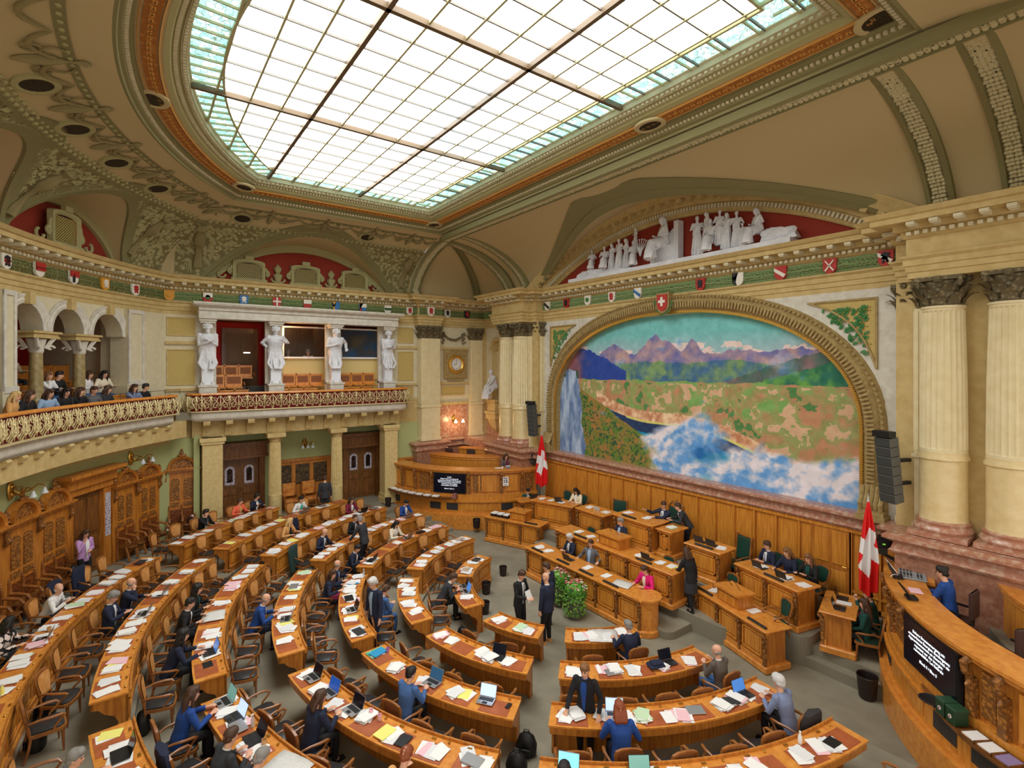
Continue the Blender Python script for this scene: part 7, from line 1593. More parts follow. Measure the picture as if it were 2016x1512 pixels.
person('usher in dark green jacket working on a laptop by the left press desk', (-6.62, 14.15, .1), radians(256), jacket='green', shirt='white', tie='navy', hair='k', pitch=28, **TYPE)
person('woman with brown hair in grey blazer sitting high in the left press corner', (-8.1, 14.05, 1.4), radians(-100), jacket='greybrown', shirt='maroon', hair='b', style='bob', lean=4)
person('dark-haired man with glasses in navy suit, first of the three officials', (4.15, 14.5, .6), radians(160), jacket='navy', shirt='white', tie='midblue', hair='b', glasses=True, lean=4, L=(-.1, .3, .86), R=(.1, .3, .86), yaw=-20)
person('blonde woman in navy jacket, middle of the three officials', (4.75, 14.48, .6), radians(168), jacket='navy', shirt=None, hair='l', style='bob', lean=10, yaw=-10)
person('woman with light brown hair in black jacket, right of the three officials', (5.3, 14.48, .6), radians(168), jacket='black', shirt='green', hair='l', style='long', lean=10, L=(-.1, .4, .9), R=(.15, .4, .88))
person('usher in green jacket with hands clasped at the right usher desk', (6.7, 14.5, .1), radians(108), jacket='green', shirt='white', hair='k', lean=8, L=(-.03, .33, 1.08), R=(.03, .33, 1.08), yaw=-10)
person('usher woman with brown hair and dark green jacket at the right usher desk', (6.75, 13.8, .1), radians(108), jacket='green', shirt='maroon', hair='b', style='long', lean=-2, pitch=5, L=(-.1, .25, .66), R=(.1, .25, .66))
person('person in bright blue suit with hair tied back inside the right press corner', (8.42, 13.35, 1.46), radians(86), jacket='blue', shirt=None, hair='k', style='bun', legs='blue', lean=8, glasses=True, L=(-.1, .4, .75), R=(.1, .4, .75))
m = MB(); m.cbox((0, 0, 0), (.21, .004, .3), 0, None, .5); one('held_papers', m, [PAPER], 'printed papers held by the standing man in black suit', 'papers', (.86, 8.43, .83), radians(-75))
# visitors in the gallery
GV = [(-21.7, 16.95, 4.95, 'y', 'long', 'tan', 'visitor with blonde hair in fur collar at the left end of the front gallery row', REST), (-23.6, 16.95, 4.95, 'b', 'long', 'black', 'dark clothed visitor behind the rail at the far left', REST), (-26.3, 16.95, 4.95, 'b', 'bob', 'lightblue', 'visitor with brown bob in pale blue top at the gallery rail', REST), (-28.5, 16.95, 4.95, 'k', 'long', 'black', 'visitor with long dark hair parted in black, front gallery row', REST), (-30.4, 16.95, 4.95, 'b', 'long', 'black', 'brown-haired visitor in black resting chin, front gallery row', CHIN), (-32.3, 16.95, 4.95, 'b', 'short', 'grey', 'visitor in grey sweater with hair pulled back, front gallery row', REST), (-34.1, 16.95, 4.95, 'b', 'bob', 'charcoal', 'visitor in dark jacket looking down, front gallery row', REST), (-38.2, 16.8, 4.95, 'b', 'long', 'bluegrey', 'visitor leaning on the rail in pale blue beside the tall pilaster', CHIN), (-39.7, 16.8, 4.95, 'k', 'short', 'black', 'visitor with head down in black at the right end of the rail', REST),
      (-25.6, 18.0, 5.42, 'b', 'short', 'black', 'visitor in black shirt and blue jeans left of the first column', CHIN), (-30.6, 18.05, 5.42, 'l', 'bob', 'white', 'visitor in white padded jacket between the two columns', CHIN), (-31.8, 18.05, 5.42, 'k', 'short', 'black', 'visitor in black beside the one in the white jacket', REST), (-35.3, 18.0, 5.42, 'b', 'long', 'white', 'visitor with long dark hair in white top right of the second column', REST), (-37.5, 18.0, 5.42, 'k', 'long', 'cream', 'visitor in pale sweater and jeans with head tilted', REST),
      (-26.3, 19.5, 5.95, 'b', 'short', 'lightblue', 'visitor in pale top in the back gallery row at the left', REST), (-27.8, 19.5, 5.95, 'b', 'long', 'bluegrey', 'visitor with long hair beside the first column, back gallery row', REST), (-29.9, 19.5, 5.95, 'k', 'long', 'black', 'dark clothed visitor by the wooden chair back, back gallery row', REST), (-31.9, 19.4, 5.95, 'b', 'short', 'beige', 'visitor in striped hooded top leaning forward, back gallery row', REST)]
for a, R_, z, hc, stl, jk, lab, ps in GV:
    R_ = max(R_, 17.12); x, y, _ = pw(a, R_); person(lab, (x, y, z), radians(a)+random.uniform(-.3, .3), jacket=jk, shirt=None, hair=hc, style=stl, legs='jeans' if 'jeans' in lab or 'white' in lab else 'black', lean=14, vox=.013, yaw=random.uniform(-20, 40), **ps)
person('person with glasses behind the left booth window', (-13.9, 5.7, 6.3), radians(-90), jacket='navy', shirt='white', hair='g', vox=.014, lean=5); person('person in white patterned jacket behind the left booth window', (-13.9, 6.6, 6.3), radians(-90), jacket='white', shirt='black', hair='g', style='full', vox=.014, lean=5)
# ================================================================ STATUES AND RELIEF FIGURES
for y, lab, kw in ((2.27, 'white statue of a bearded man with crossed arms on the balcony', dict(style='beard', L=(.0, .2, 1.24), R=(-.02, .23, 1.2))), (4.77, 'white statue of a woman holding a flower on the balcony', dict(style='long', L=(-.16, .12, 1.3), R=(.3, .2, 1.15))), (7.3, 'white statue of a woman with raised forearm on the balcony', dict(style='long', L=(-.3, .1, 1.1), R=(.05, .2, 1.2))), (9.8, 'white statue of an old bearded man with folded hands on the balcony', dict(style='beard', L=(.0, .2, 1.15), R=(-.05, .22, 1.2)))):
    o = person(lab, (-12.02, y, 6.22), radians(-90), sit=False, stone=MARBLE, robe=2, group='white figures carrying the canopy', h=1.37, vox=.01, pitch=4, name='caryatid_statue', **kw)
    m = MB(); m.loft([[(x_*k, y_*k, z_) for x_, y_ in ((-.13, -.11), (.13, -.11), (.13, .11), (-.13, .11))] for z_, k in ((-.03, 1.25), (.03, 1.2), (.06, 1.0), (.75, 1.12))]); q = obj('herm_shaft', m, MARBLE, o, True)
person('white marble statue of a seated bearded man in the wall niche', (-11.05, 15.45, 5.12), radians(180), stone=MARBLE, robe=1, style='beard', h=1.18, lean=20, vox=.014, L=(-.1, .5, .6), R=(.1, .45, .62), name='niche_statue', group=None)
FIG = [(-3.47, .62, 10.85, 1, 'bending old man at the left'), (-2.76, .72, 10.75, 1, 'crouching woman at the left'), (-2.39, .62, 10.7, 0, 'standing woman in a long dress, left group'), (-2.0, .7, 10.68, 0, 'tall woman with a child, left group'), (-1.65, .68, 10.66, 0, 'veiled woman, left group'), (-1.3, .75, 10.64, 1, 'seated woman on the steps'), (-1.2, .45, 11.35, 0, 'child reaching for the branch'), (.12, 1.18, 10.66, 1, 'large enthroned woman in the middle'), (1.42, .78, 10.62, 0, 'man leaning on a staff'), (1.78, .62, 10.95, 0, 'man standing behind the seated woman'), (1.95, .85, 10.6, 1, 'seated woman, right group'), (2.24, .68, 10.8, 0, 'long-haired standing figure, right group'), (2.5, .7, 10.62, 0, 'woman carrying a bundle, right group'), (2.82, .68, 10.62, 0, 'youth in a tunic, right group'), (3.02, .45, 10.6, 0, 'boy with a dog'), (3.55, .85, 10.58, 1, 'reclining man on the rock at the right')]
for x, s, z, sit_, lab in FIG:
    person('white relief figure above the mural, '+lab, (x, 15.12, z), radians(180+random.uniform(-35, 35)), sit=bool(sit_), stone=MARBLE, robe=1, style=random.choice(['long', 'short']), h=s*.96, vox=.018, hands=0, lean=4 if not sit_ else random.choice([8, 14]), L=(-.2, .2, 1.1) if not sit_ else (-.2, .3, .75), R=(.12, .22, 1.2) if not sit_ else (.15, .35, .8), name='relief_figure', group='white relief figures above the mural')
r_ = root('relief_throne', 'white sloping plinth and throne of the relief above the mural', 'plinth', (0, 15.12, 0)); m = MB(); m.box(-4.55, 4.6, -.35, .15, 10.43, 10.58); m.loft([[(-4.4, y_, 10.55), (-3.6, y_, 10.9), (-1.6, y_, 10.66), (-.6, y_, 10.62), (4.5, y_, 10.56), (4.5, y_, 10.5), (-4.4, y_, 10.5)] for y_ in (.15, -.12)]); obj('plinth', m, MARBLE, r_)
m = MB(); m.box(-.45, .75, -.1, .15, 10.6, 11.2); m.box(.6, .78, -.15, .15, 10.6, 11.95); m.vprism([(-.5, 10.6), (.7, 10.6), (.7, 11.9), (.4, 11.75), (.1, 11.5), (-.4, 11.45)], .05, .15); obj('throne', m, MARBLE, r_)
m = MB(); pts = [(3.6, 10.55), (3.7, 10.8), (3.95, 11.0), (4.3, 10.95), (4.6, 10.8), (4.7, 10.6)]; m.vprism(pts, -.15, .12); [m.ell((random.uniform(3.7, 4.6), -.1, random.uniform(10.6, 10.9)), (.16, .12, .12), 7, 5) for _ in range(14)]; [m.ell((random.uniform(-4.2, -3.2), -.1, random.uniform(10.55, 10.8)), (.18, .12, .12), 7, 5) for _ in range(10)]; obj('rock', m, MARBLE, r_, True)
m = MB(); 
for q in range(9): a = .5+q*.28; m.tube([(-.9, -.1, 11.0), (-.9+.12*cos(a), -.12, 11.2+.05*q/3), (-.9+.4*cos(a), -.12, 11.3+.28*sin(a))], [.03, .02, .012], 5); m.ell((-.9+.42*cos(a), -.12, 11.3+.3*sin(a)), (.04, .02, .03), 5, 4)
obj('branch', m, MARBLE, r_, True)
# ================================================================ CHAIRS PLACED
rn = random.Random(12)
SKIP = {('B', 3): [5, 6], ('B', 2): [3, 4]}
for (sec, k, i), a in sorted(SEATS.items()):
    occ = (sec, k, i) in OCC; n = SEATN[(sec, k)]
    dr = 1.02 if occ else rn.uniform(1.06, 1.2); jig = rn.uniform(-16, 16) if not occ else rn.uniform(-4, 4)
    x, y, _ = hp(a+(0 if occ else rn.uniform(-.6, .6)), ROWR[k]+dr)
    side = 'from the left end' 
    ch_ = place(x, y, ROWZ[k], radians(a+jig), '%s tan armchair, %s from left, %s desk, %s block' % ('occupied' if occ else 'empty', ORD[i] if i < 10 else 'eleventh', ROWN[k], BLK[sec]))
    ch_.scale = (1.08, 1.05, 1.0) if sec in 'BC' else (1, 1, 1)
for x, y, z, rz, lab in ((-1.75, 12.0, -.15, 180, 'leftmost green chair behind the long front desk'), (.5, 11.95, -.15, 185, 'green chair behind the long front desk, left of two empty ones'), (1.2, 11.95, -.15, 178, 'green chair beside the woman in pink'), (1.95, 12.05, -.15, 180, 'green chair under the woman in pink'), (-1.3, 12.1, -.15, 176, 'green chair under the grey-haired man at the front desk'), (-.45, 12.15, -.15, 195, 'green chair under the man in the grey blazer'), (-1.7, 13.05, .1, 180, 'green chair behind the long second desk at its left end'), (-.75, 13.05, .1, 172, 'green chair just left of the lectern'), (1.75, 12.95, .1, 182, 'green chair behind the second desk, right part'), (-4.4, 13.2, -.15, 200, 'green chair with tan frame behind the low left desk'), (-3.75, 14.72, .6, 190, 'green chair under the woman in cream'), (-4.65, 14.65, .6, 195, 'green chair beside the woman in cream, nearer the left flag'), (5.15, 12.95, .1, 150, 'green chair at the right end of the low right desk'), (3.55, 13.3, .1, 165, 'green chair behind the lectern of the low right desk'), (5.35, 14.6, .6, 165, 'green chair of the right official'), (4.15, 14.65, .6, 160, 'green chair of the first official'), (4.75, 14.62, .6, 165, 'green chair of the middle official'), (6.85, 13.82, .1, 108, 'green chair under the usher woman at the right usher desk'), (6.8, 14.52, .1, 108, 'green chair under the usher man at the right usher desk'), (-6.72, 14.18, .1, 256, 'green chair under the usher at the left usher desk')):
    place(x, y, z, radians(rz), lab, True)
def high_chair(x, y, z, rz, lab, crest=False):
    r_ = root('high_back_chair', lab, 'chair', (x, y, z), radians(rz), 'high-backed green chairs')
    m = MB(); m.bev(-.28, .28, -.25, .28, .42, .52, .02); obj('seat', m, CHG, r_); m = MB(); m.M = Matrix.Rotation(.1, 4, 'X'); m.bev(-.26, .26, -.32, -.24, .55, 1.25, .03); obj('backrest', m, CHG, r_)
    m = MB(); m.M = Matrix.Rotation(.1, 4, 'X'); m.box(-.29, .29, -.34, -.3, .5, 1.28); m.box(-.3, -.25, -.33, -.24, .4, 1.3); m.box(.25, .3, -.33, -.24, .4, 1.3); obj('back_frame', m, CHW, r_)
    for s in (-1, 1):
        m = MB(); m.tube([(s*.29, -.25, .72), (s*.32, .0, .74), (s*.3, .24, .7), (s*.28, .22, .45)], .025, 7); obj('arm', m, CHW, r_, True)
        for yy in (-.24, .24): m = MB(); m.tube([(s*.25, yy, .42), (s*.26, yy, 0)], [.025, .018], 7); obj('leg', m, CHW, r_, True)
    if crest:
        m = MB(); m.M = Matrix.Rotation(.1, 4, 'X')
        for s in (-1, 1): m.tube([(s*.28, -.3, 1.3), (s*.2, -.3, 1.38), (s*.1, -.3, 1.36), (0, -.3, 1.46)], .03, 6); m.tube([(s*.15+s*.05*cos(t), -.3, 1.4+.05*sin(t)) for t in (0, 1, 2, 3, 4, 5)], .018, 5)
        m.ell((0, -.3, 1.47), (.05, .03, .05), 7, 5); obj('carved_crest', m, WOODC, r_, True)
high_chair(-1.55, 14.45, .6, 200, 'high-backed dark green chair behind the desk with the drinking glasses'); high_chair(3.2, 14.35, .6, 165, 'high-backed dark green chair behind the desk right of the presiding desk'); high_chair(.88, 14.32, .93, 180, 'tall green presiding chair with carved crest', True)
for x, y, rz, lab in ((-13.0, 5.6, -90, 'worn tan leather armchair by the oak wall, left of two'), (-13.0, 6.45, -90, 'worn tan leather armchair by the oak wall, right of two')):
    r_ = root('leather_armchair', lab, 'armchair', (x, y, .385), radians(rz), 'two worn leather armchairs'); lt = mat('worn_leather', (222, 150, 72), .45, kind='noise', col2=(186, 96, 30), sc=4, lo=.45, hi=.65)
    m = MB(); m.bev(-.28, .28, -.2, .3, .4, .52, .03); obj('seat', m, lt, r_); m = MB(); m.bev(-.27, .27, -.3, -.2, .6, 1.2, .03); obj('backrest', m, lt, r_)
    m = MB(); [m.box(*q) for q in ((-.3, -.25, -.32, -.24, 0, 1.22), (.25, .3, -.32, -.24, 0, 1.22), (-.3, -.25, .24, .3, 0, .66), (.25, .3, .24, .3, 0, .66), (-.3, .3, -.25, .28, .34, .4), (-.31, -.25, -.3, .32, .64, .69), (.25, .31, -.3, .32, .64, .69))]; obj('frame', m, CHW, r_)
def office(x, y, z, rz, lab, coat=None):
    r_ = root('office_chair', lab, 'chair', (x, y, z), radians(rz)); c = mat('office_brown', (66, 40, 34), .7)
    m = MB(); m.bev(-.24, .24, -.22, .26, .42, .5, .02); obj('seat', m, c, r_); m = MB(); m.bev(-.21, .21, -.3, -.24, .58, 1.12, .02); obj('backrest', m, c, r_)
    m = MB(); m.tube([(0, 0, .42), (0, 0, .1)], .03, 8); [m.tube([(0, 0, .1), (.28*cos(q*1.256), .28*sin(q*1.256), .05)], .02, 6) for q in range(5)]; m.tube([(0, -.27, .7), (0, -.26, .44), (0, 0, .42)], .02, 6); obj('base', m, BLACK, r_)
    for s in (-1, 1): m = MB(); m.tube([(s*.26, .1, .44), (s*.28, .1, .66)], .015, 6); m.box(s*.28-.03, s*.28+.03, -.1, .2, .66, .69); obj('armrest', m, BLACK, r_)
    if coat: m = MB(); m.bev(-.26, .26, -.36, -.22, .5, 1.2, .06); obj('coat', m, CL[coat], r_)
office(8.55, 13.35, 1.4, 86, 'brown office chair under the person in the blue suit'); office(10.2, 14.3, 1.6, 60, 'office chair with a dark coat behind the inner right press bench', 'navy'); office(9.5, 12.3, 1.4, 60, 'low office chair with wooden tray behind the right screen')
for x, y, z, rz in ((-10.3, 13.5, 1.6, -120), (-9.5, 14.4, 1.6, -120), (-11.2, 12.6, 1.6, -150)): office(x, y, z, rz, 'dark office chair in the left press corner, %s' % {-10.3: 'middle', -9.5: 'nearer the mural', -11.2: 'nearer the pillar'}[x])
# ================================================================ THINGS ON THE DESKS
def localM(x, y, z, rz): return Matrix.Translation((x, y, z)) @ Matrix.Rotation(rz, 4, 'Z')
def sheets(x, y, z, rz, n, label, pal=(0,), spread=.05, h=.003, grp='paper stacks on the curved desks', rr=rn, w=.21, d=.297):
    m = MB(); mats = [PAPER, PAPERS, PINK, PGREEN, PYEL]; zz = 0
    for i in range(n):
        t = rr.uniform(.002, .006) if n < 6 else .005
        m.cbox((rr.uniform(-spread, spread), rr.uniform(-spread, spread), zz+t/2+.001), (w, d, t), rr.uniform(-.35, .35)*(spread > .02), pal[i % len(pal)]); zz += t+.001
    return one('paper_stack', m, mats, label, 'papers', (x, y, z), rz, grp)
def laptop(x, y, z, rz, label, body=SILV, scr=SCRD, open_=True, ang=20, grp='laptops on the desks', s=1):
    r_ = root('laptop', label, 'laptop', (x, y, z), rz, grp); w, d = .33*s, .22*s
    m = MB(); m.bev(-w/2, w/2, -d/2, d/2, 0, .014, .004); lb = obj('laptop_base', m, body, r_)
    if open_:
        m = MB(); m.box(-w*.42, w*.42, -.01, d*.4, .0142, .0165); m.box(-w*.15, w*.15, -d*.45, -d*.15, .0142, .0155); obj('keyboard', m, BLACK, lb)
        M_ = Matrix.Translation((0, d/2, .014)) @ Matrix.Rotation(-radians(ang), 4, 'X'); m = MB(); m.M = M_; m.bev(-w/2, w/2, -.004, .004, 0, d, .003); ll = obj('laptop_lid', m, body if body is not SILV else GREY, r_)
        m = MB(); m.M = M_; m.box(-w*.47, w*.47, -.0055, -.004, .01, d-.01); obj('screen', m, scr, ll)
    else:
        m = MB(); m.bev(-w/2, w/2, -d/2, d/2, .014, .02, .003); obj('laptop_lid', m, body, r_)
    return r_
WD = [(0, 'white papers')]*9+[(0, 'loose white sheets')]*4+[(2, 'pink and white papers')]*4+[(3, 'white and pale green papers'), (4, 'white and yellow papers')]
MANY = {('B', 4), ('B', 5), ('C', 5), ('B', 6), ('C', 6), ('A', 2), ('A', 1)}
for (sec, k, i), a in sorted(SEATS.items()):
    z = ROWZ[k]+DH+.007; n = SEATN[(sec, k)]; cw = (SEG[sec][k][1]-SEG[sec][k][0])/n; where = '%s place, %s desk, %s block' % (ORD[i] if i < 10 else 'eleventh', ROWN[k], BLK[sec])
    if rn.random() < .12: continue
    for j in range(2 if rn.random() < .72 else 1):
        aa = a+cw*(rn.uniform(-.34, -.12) if j == 0 else rn.uniform(.08, .36)); x, y, _ = hp(aa, ROWR[k]+rn.uniform(.22, .36)); pk, pl_ = rn.choice(WD)
        pal = (0, 1, 0) if pk == 0 else ((0, pk, 0) if rn.random() < .6 else (pk, 0, pk)); nn = rn.choice((2, 3, 3, 4, 5)); 
        if (sec, k) in MANY and rn.random() < .25: nn = 9
        sheets(x, y, z, radians(aa)+rn.uniform(-.3, .3), nn, ('%s pile of ' % ('left', 'right')[j])+pl_+', '+where, pal, .06 if nn < 6 else .035, w=.22, d=.3)
    t = rn.random(); x, y, _ = hp(a+cw*.03, ROWR[k]+.3)
    if t < .17 and (sec, k, i) not in OCC: laptop(x, y, z+.02, radians(a)+rn.uniform(-.2, .2), 'closed laptop '+where, rn.choice((SILV, DKGREY, BLACK)), open_=False)
for sec, k, i_a, lab, body, scr in (('A', 2, -17, 'open silver laptop of the grey-haired man with the phone', SILV, SCRD), ('A', 3, -5, 'small open laptop with teal screen at the near end of the fifth desk', DKGREY, SCRN), ('A', 4, -12.9, 'open laptop of the bald man in the blue suit', GREY, SCRD), ('A', 5, -14, 'open silver laptop on the third desk, near left block', SILV, SCRD), ('A', 7, -20, 'silver laptop of the man at the innermost desk', SILV, SCRN), ('B', 3, 7, 'open silver laptop with green screen, lower left', SILV, mat('screen_teal', (110, 160, 150), .2, emit=.4)), ('B', 3, 10.5, 'dark laptop with bright document on screen, lower left', DKGREY, mat('screen_pale', (170, 190, 225), .2, emit=.8)), ('B', 3, 15, 'black laptop of the man in dark grey suit, lower left', BLACK, SCRD), ('B', 2, 10, 'black laptop of the grey-haired man in the grey suit', BLACK, SCRD), ('B', 4, 7.5, 'open silver laptop with dark screen at the left end of the fourth desk', SILV, SCRD), ('B', 4, 12.5, 'open laptop with deep blue screen, front centre', SILV, mat('screen_royal', (24, 70, 150), .2, emit=.5)), ('B', 4, 18, 'silver laptop of the woman with straight brown hair', SILV, SCRD), ('B', 5, 22, 'silver laptop with blue screen of the woman with the bun', SILV, mat('screen_petrol', (40, 80, 110), .2, emit=.4)), ('B', 5, 33, 'silver laptop with document on screen at the right part of the third desk', SILV, MATS['screen_pale']), ('B', 6, 28, 'black laptop with tall dark screen on the second desk', BLACK, SCRD), ('C', 6, 73, 'dark open laptop beside the man in tweed', DKGREY, SCRD), ('C', 5, 78.5, 'open laptop of the person in blue-grey, right end', DKGREY, SCRN), ('C', 5, 54.5, 'bright laptop screen in front of the woman with auburn hair', SILV, MATS['screen_pale']), ('C', 4, 47, 'bright turquoise screen at the bottom edge', SILV, mat('screen_cyan', (120, 220, 240), .2, emit=.9)), ('C', 4, 55, 'black laptop with video picture at the bottom edge', BLACK, MATS['screen_teal']), ('D', 3, -70, 'small dark laptop of the woman in maroon', BLACK, SCRD), ('D', 4, -77, 'silver laptop of the man in bright blue suit', GREY, SCRD), ('D', 5, -65, 'blue-lidded laptop of the woman in the cream jacket', SILV, SCRN), ('D', 5, -44.6, 'tablet of the man at the end of the third far left desk', BLACK, SCRD), ('D', 2, -61, 'grey laptop of the person in the white jacket', GREY, SCRD), ('A', 1, -13.5, 'flat open laptop of the woman in the flowered top', GREY, SCRD), ('A', 2, -22.5, 'silver laptop of the man with his hand on his chin', SILV, SCRD), ('A', 7, -26, 'grey laptop half under papers at the innermost left desk', GREY, SCRD)):
    x, y, _ = hp(i_a, ROWR[k]+.27); laptop(x, y, ROWZ[k]+DH+.025, radians(i_a)+rn.uniform(-.15, .15), lab, body, scr)
def prop_at(sec, k, a, dr, fn): x, y, _ = hp(a, ROWR[k]+dr); return fn(x, y, ROWZ[k]+DH+.008, radians(a))
def cup(x, y, z, rz, lab, c=None): m = MB(); m.lathe([(.03, 0), (.04, .1), (.037, .1), (.028, .01)], 14); return one('paper_cup', m, [c or mat('cup_kraft', (206, 160, 104), .7)], lab, 'cup', (x, y, z), smooth=True)
def bottle(x, y, z, rz, lab, c): m = MB(); m.lathe([(.03, 0), (.033, .02), (.033, .12), (.014, .16), (.014, .19)], 12); r_ = one('drink_bottle', m, [c], lab, 'bottle', (x, y, z), smooth=True); m = MB(); m.lathe([(.016, .185), (.016, .205)], 10); obj('cap', m, WHITE, r_); return r_
prop_at('A', 1, -15.5, .3, lambda *q: cup(*q, 'brown paper cup beside the woman in the flowered top')); prop_at('B', 3, 16.5, .2, lambda *q: cup(*q, 'paper coffee cup by the black laptop, lower left')); prop_at('B', 4, 20.5, .12, lambda *q: cup(*q, 'small pink tumbler left on the fourth desk', PINK)); prop_at('B', 4, 22.2, .14, lambda *q: cup(*q, 'small pink tumbler right on the fourth desk', PINK)); prop_at('B', 5, 7.5, .12, lambda *q: cup(*q, 'purple glass at the left end of the third desk', mat('purple_glass', (190, 130, 200), .3)))
prop_at('C', 4, 76, .12, lambda *q: bottle(*q, 'white bottle with red cap at the bottom right desk', WHITE)); prop_at('B', 3, 13, .12, lambda *q: bottle(*q, 'clear drinking bottle by the laptops, lower left', mat('bottle_clear', (200, 210, 214), .1, alpha=.5))); prop_at('A', 1, -4.5, .25, lambda *q: bottle(*q, 'small yellow drink bottle at the left edge', PYEL)); prop_at('A', 5, -34, .1, lambda *q: bottle(*q, 'small bottle at the far end of the third near left desk', mat('bottle_clear', (200, 210, 214), .1, alpha=.5)))
def flat(sec, k, a, dr, w, d, m_, name, lab, cat, h=.008, lift_=.0):
    x, y, _ = hp(a, ROWR[k]+dr); m = MB(); m.bev(-w/2, w/2, -d/2, d/2, 0, h, min(.003, h/3)); return one(name, m, [m_], lab, cat, (x, y, ROWZ[k]+DH+.008+lift_), radians(a)+rn.uniform(-.3, .3))
flat('B', 5, 6.6, .3, .24, .34, PBLUE, 'folder', 'bright blue folder at the left end of the third front desk', 'folder', .02, .02); flat('B', 5, 6.2, .3, .3, .4, mat('folder_green', (70, 200, 150), .6), 'folder', 'large green folder under the blue one', 'folder', .01); flat('A', 5, -29.5, .3, .22, .3, PBLUE, 'folder', 'blue folder on the third desk near the man with red glasses', 'folder', .015)
flat('B', 4, 24.5, .34, .24, .32, PYEL, 'folder', 'yellow-green folder in the middle of the fourth front desk', 'folder', .02, .012); flat('B', 4, 27.3, .33, .2, .28, BLACK, 'tablet', 'black tablet on white papers, fourth front desk', 'tablet', .01, .01); flat('C', 4, 79.5, .33, .26, .2, BLACK, 'tablet', 'black tablet on the leather pad at the bottom right desk', 'tablet', .012, .01); flat('C', 5, 68, .3, .32, .23, SILV, 'laptop', 'closed silver laptop on the third front right desk', 'laptop', .018, .01); flat('C', 5, 74, .3, .32, .23, SILV, 'laptop', 'closed silver laptop on green papers, third front right desk', 'laptop', .018, .02); flat('C', 6, 57.5, .33, .3, .22, SILV, 'laptop', 'closed silver laptop with a yellow sticker, second front right desk', 'laptop', .018, .01); flat('B', 5, 37, .25, .08, .15, BLACK, 'phone', 'dark phone on a blue sheet at the right end of the third desk', 'phone', .01, .01); flat('A', 3, -2.3, .3, .24, .17, BLACK, 'tablet', 'black tablet on the leather pad at the near end of the fifth desk', 'tablet', .01)
x, y, _ = hp(69, ROWR[6]+.3); m = MB(); m.bev(-.18, .18, -.13, .13, 0, .07, .03); m.bev(-.12, .16, -.1, .1, .06, .11, .03); one('folded_sweater', m, [CL['navy']], 'folded navy sweater on a paper pile, second front right desk', 'sweater', (x, y, ROWZ[6]+DH+.03), radians(69))
NEWS = mat('newsprint', (236, 234, 228), .8, kind='noise', col2=(196, 194, 192), sc=110, lo=.42, hi=.6)
def news(x, y, z, rz, lab, s=1):
    m = MB(); m.grid([[(u*.3*s, v*.26*s, .006+.012*sin(u*5+v*2)**2) for v in (-1, -.4, .3, 1)] for u in (-1, -.6, -.1, .1, .6, 1)]); o = one('newspaper', m, [NEWS], lab, 'newspaper', (x, y, z), rz, smooth=True); q = o.modifiers.new('t', 'SOLIDIFY'); q.thickness = .003
x, y, _ = hp(61, ROWR[7]+.3); news(x, y, ROWZ[7]+DH+.01, radians(50), 'spread newspaper of the grey-haired man in the navy blazer', 1.15)
x, y, _ = hp(-15.5, ROWR[3]+.3); news(x, y, ROWZ[3]+DH+.03, radians(-10), 'newspaper held open by the men at the fifth near left desk', .9); x, y, _ = hp(21, ROWR[3]+.3); news(x, y, ROWZ[3]+DH+.02, radians(30), 'newspaper with a picture at the bottom left desk', 1.1)
news(*on(G1, 1.55, .35, 1.01), .3, 'newspaper in front of the woman in pink', .9)
# bags and coats
def bag(x, y, z, rz, lab, s=1, c=BLACK, nm='backpack'):
    r_ = root(nm, lab, 'bag', (x, y, z), rz, None); m = MB(); m.loft([[(k*w_*cos(2*pi*j/16)*(1+.12*abs(sin(j*pi/4))), k*.11*sin(2*pi*j/16), h_) for j in range(16)] for h_, k, w_ in ((0, s*.9, .15), (.04*s, s*1.05, .17), (.2*s, s*1.1, .17), (.34*s, s*.9, .15), (.4*s, s*.45, .12))]); obj('body', m, c, r_, True)
    m = MB(); m.bev(-.1*s, .1*s, -.16*s, -.1*s, .05*s, .2*s, .02*s); obj('pocket', m, c, r_); m = MB(); m.tube([(-.06*s, 0, .39*s), (-.04*s, 0, .46*s), (.04*s, 0, .46*s), (.06*s, 0, .39*s)], .01*s, 6); obj('handle', m, c, r_, True)
for sec, k, a, dr, lab, s in (('A', 1, -6.8, -.25, 'black travel bag at the foot of the outermost desk, lower left', 1.15), ('A', 2, -.9, -.2, 'black glossy backpack leaning on the end of the sixth desk', 1.0), ('A', 1, -2.2, -.3, 'black bag at the bottom left corner', 1.1), ('B', 4, 13.8, .75, 'black handbag under the fourth front desk', .8), ('B', 5, 39.6, .8, 'black backpack with blue tag at the aisle end of the third front desk', 1.0), ('B', 5, 40.2, .3, 'dark rucksack by the centre aisle', 1.0), ('A', 7, -3, .7, 'black case beside the innermost left desk', .9), ('C', 5, 52, .7, 'red handbag under the third front right desk', .6)):
    x, y, _ = hp(a, ROWR[k]+dr); bag(x, y, ROWZ[k] if dr > 0 else ROWZ.get(k+1, -.35), radians(a), lab, s, CL['red'] if 'red ' in lab else BLACK)
def coat(sec, k, a, c, lab, w=.27):
    key = min([q for q in SEATS if q[0] == sec and q[1] == k], key=lambda q: abs(SEATS[q]-a)); a = SEATS[key]; x, y, _ = hp(a, ROWR[k]+1.02)
    m = MB(); m.loft([[(w*kk*cos(2*pi*j/18)*(1+.06*sin(j*2.3)), -.29-.1*(zz-.4)+.07*sin(2*pi*j/18)*(1+.1*sin(j*1.7)), zz) for j in range(18)] for zz, kk in ((.28, 1.0), (.5, 1.05), (.75, 1.08), (.95, 1.0), (1.04, .8), (1.06, .4))]); one('draped_coat', m, [CL[c] if c in CL else mat('coat_'+c, {'darkgreen': (38, 62, 60), 'stripe': (54, 50, 52)}[c], .9)], lab, 'coat', (x, y, ROWZ[k]), radians(a), smooth=True)
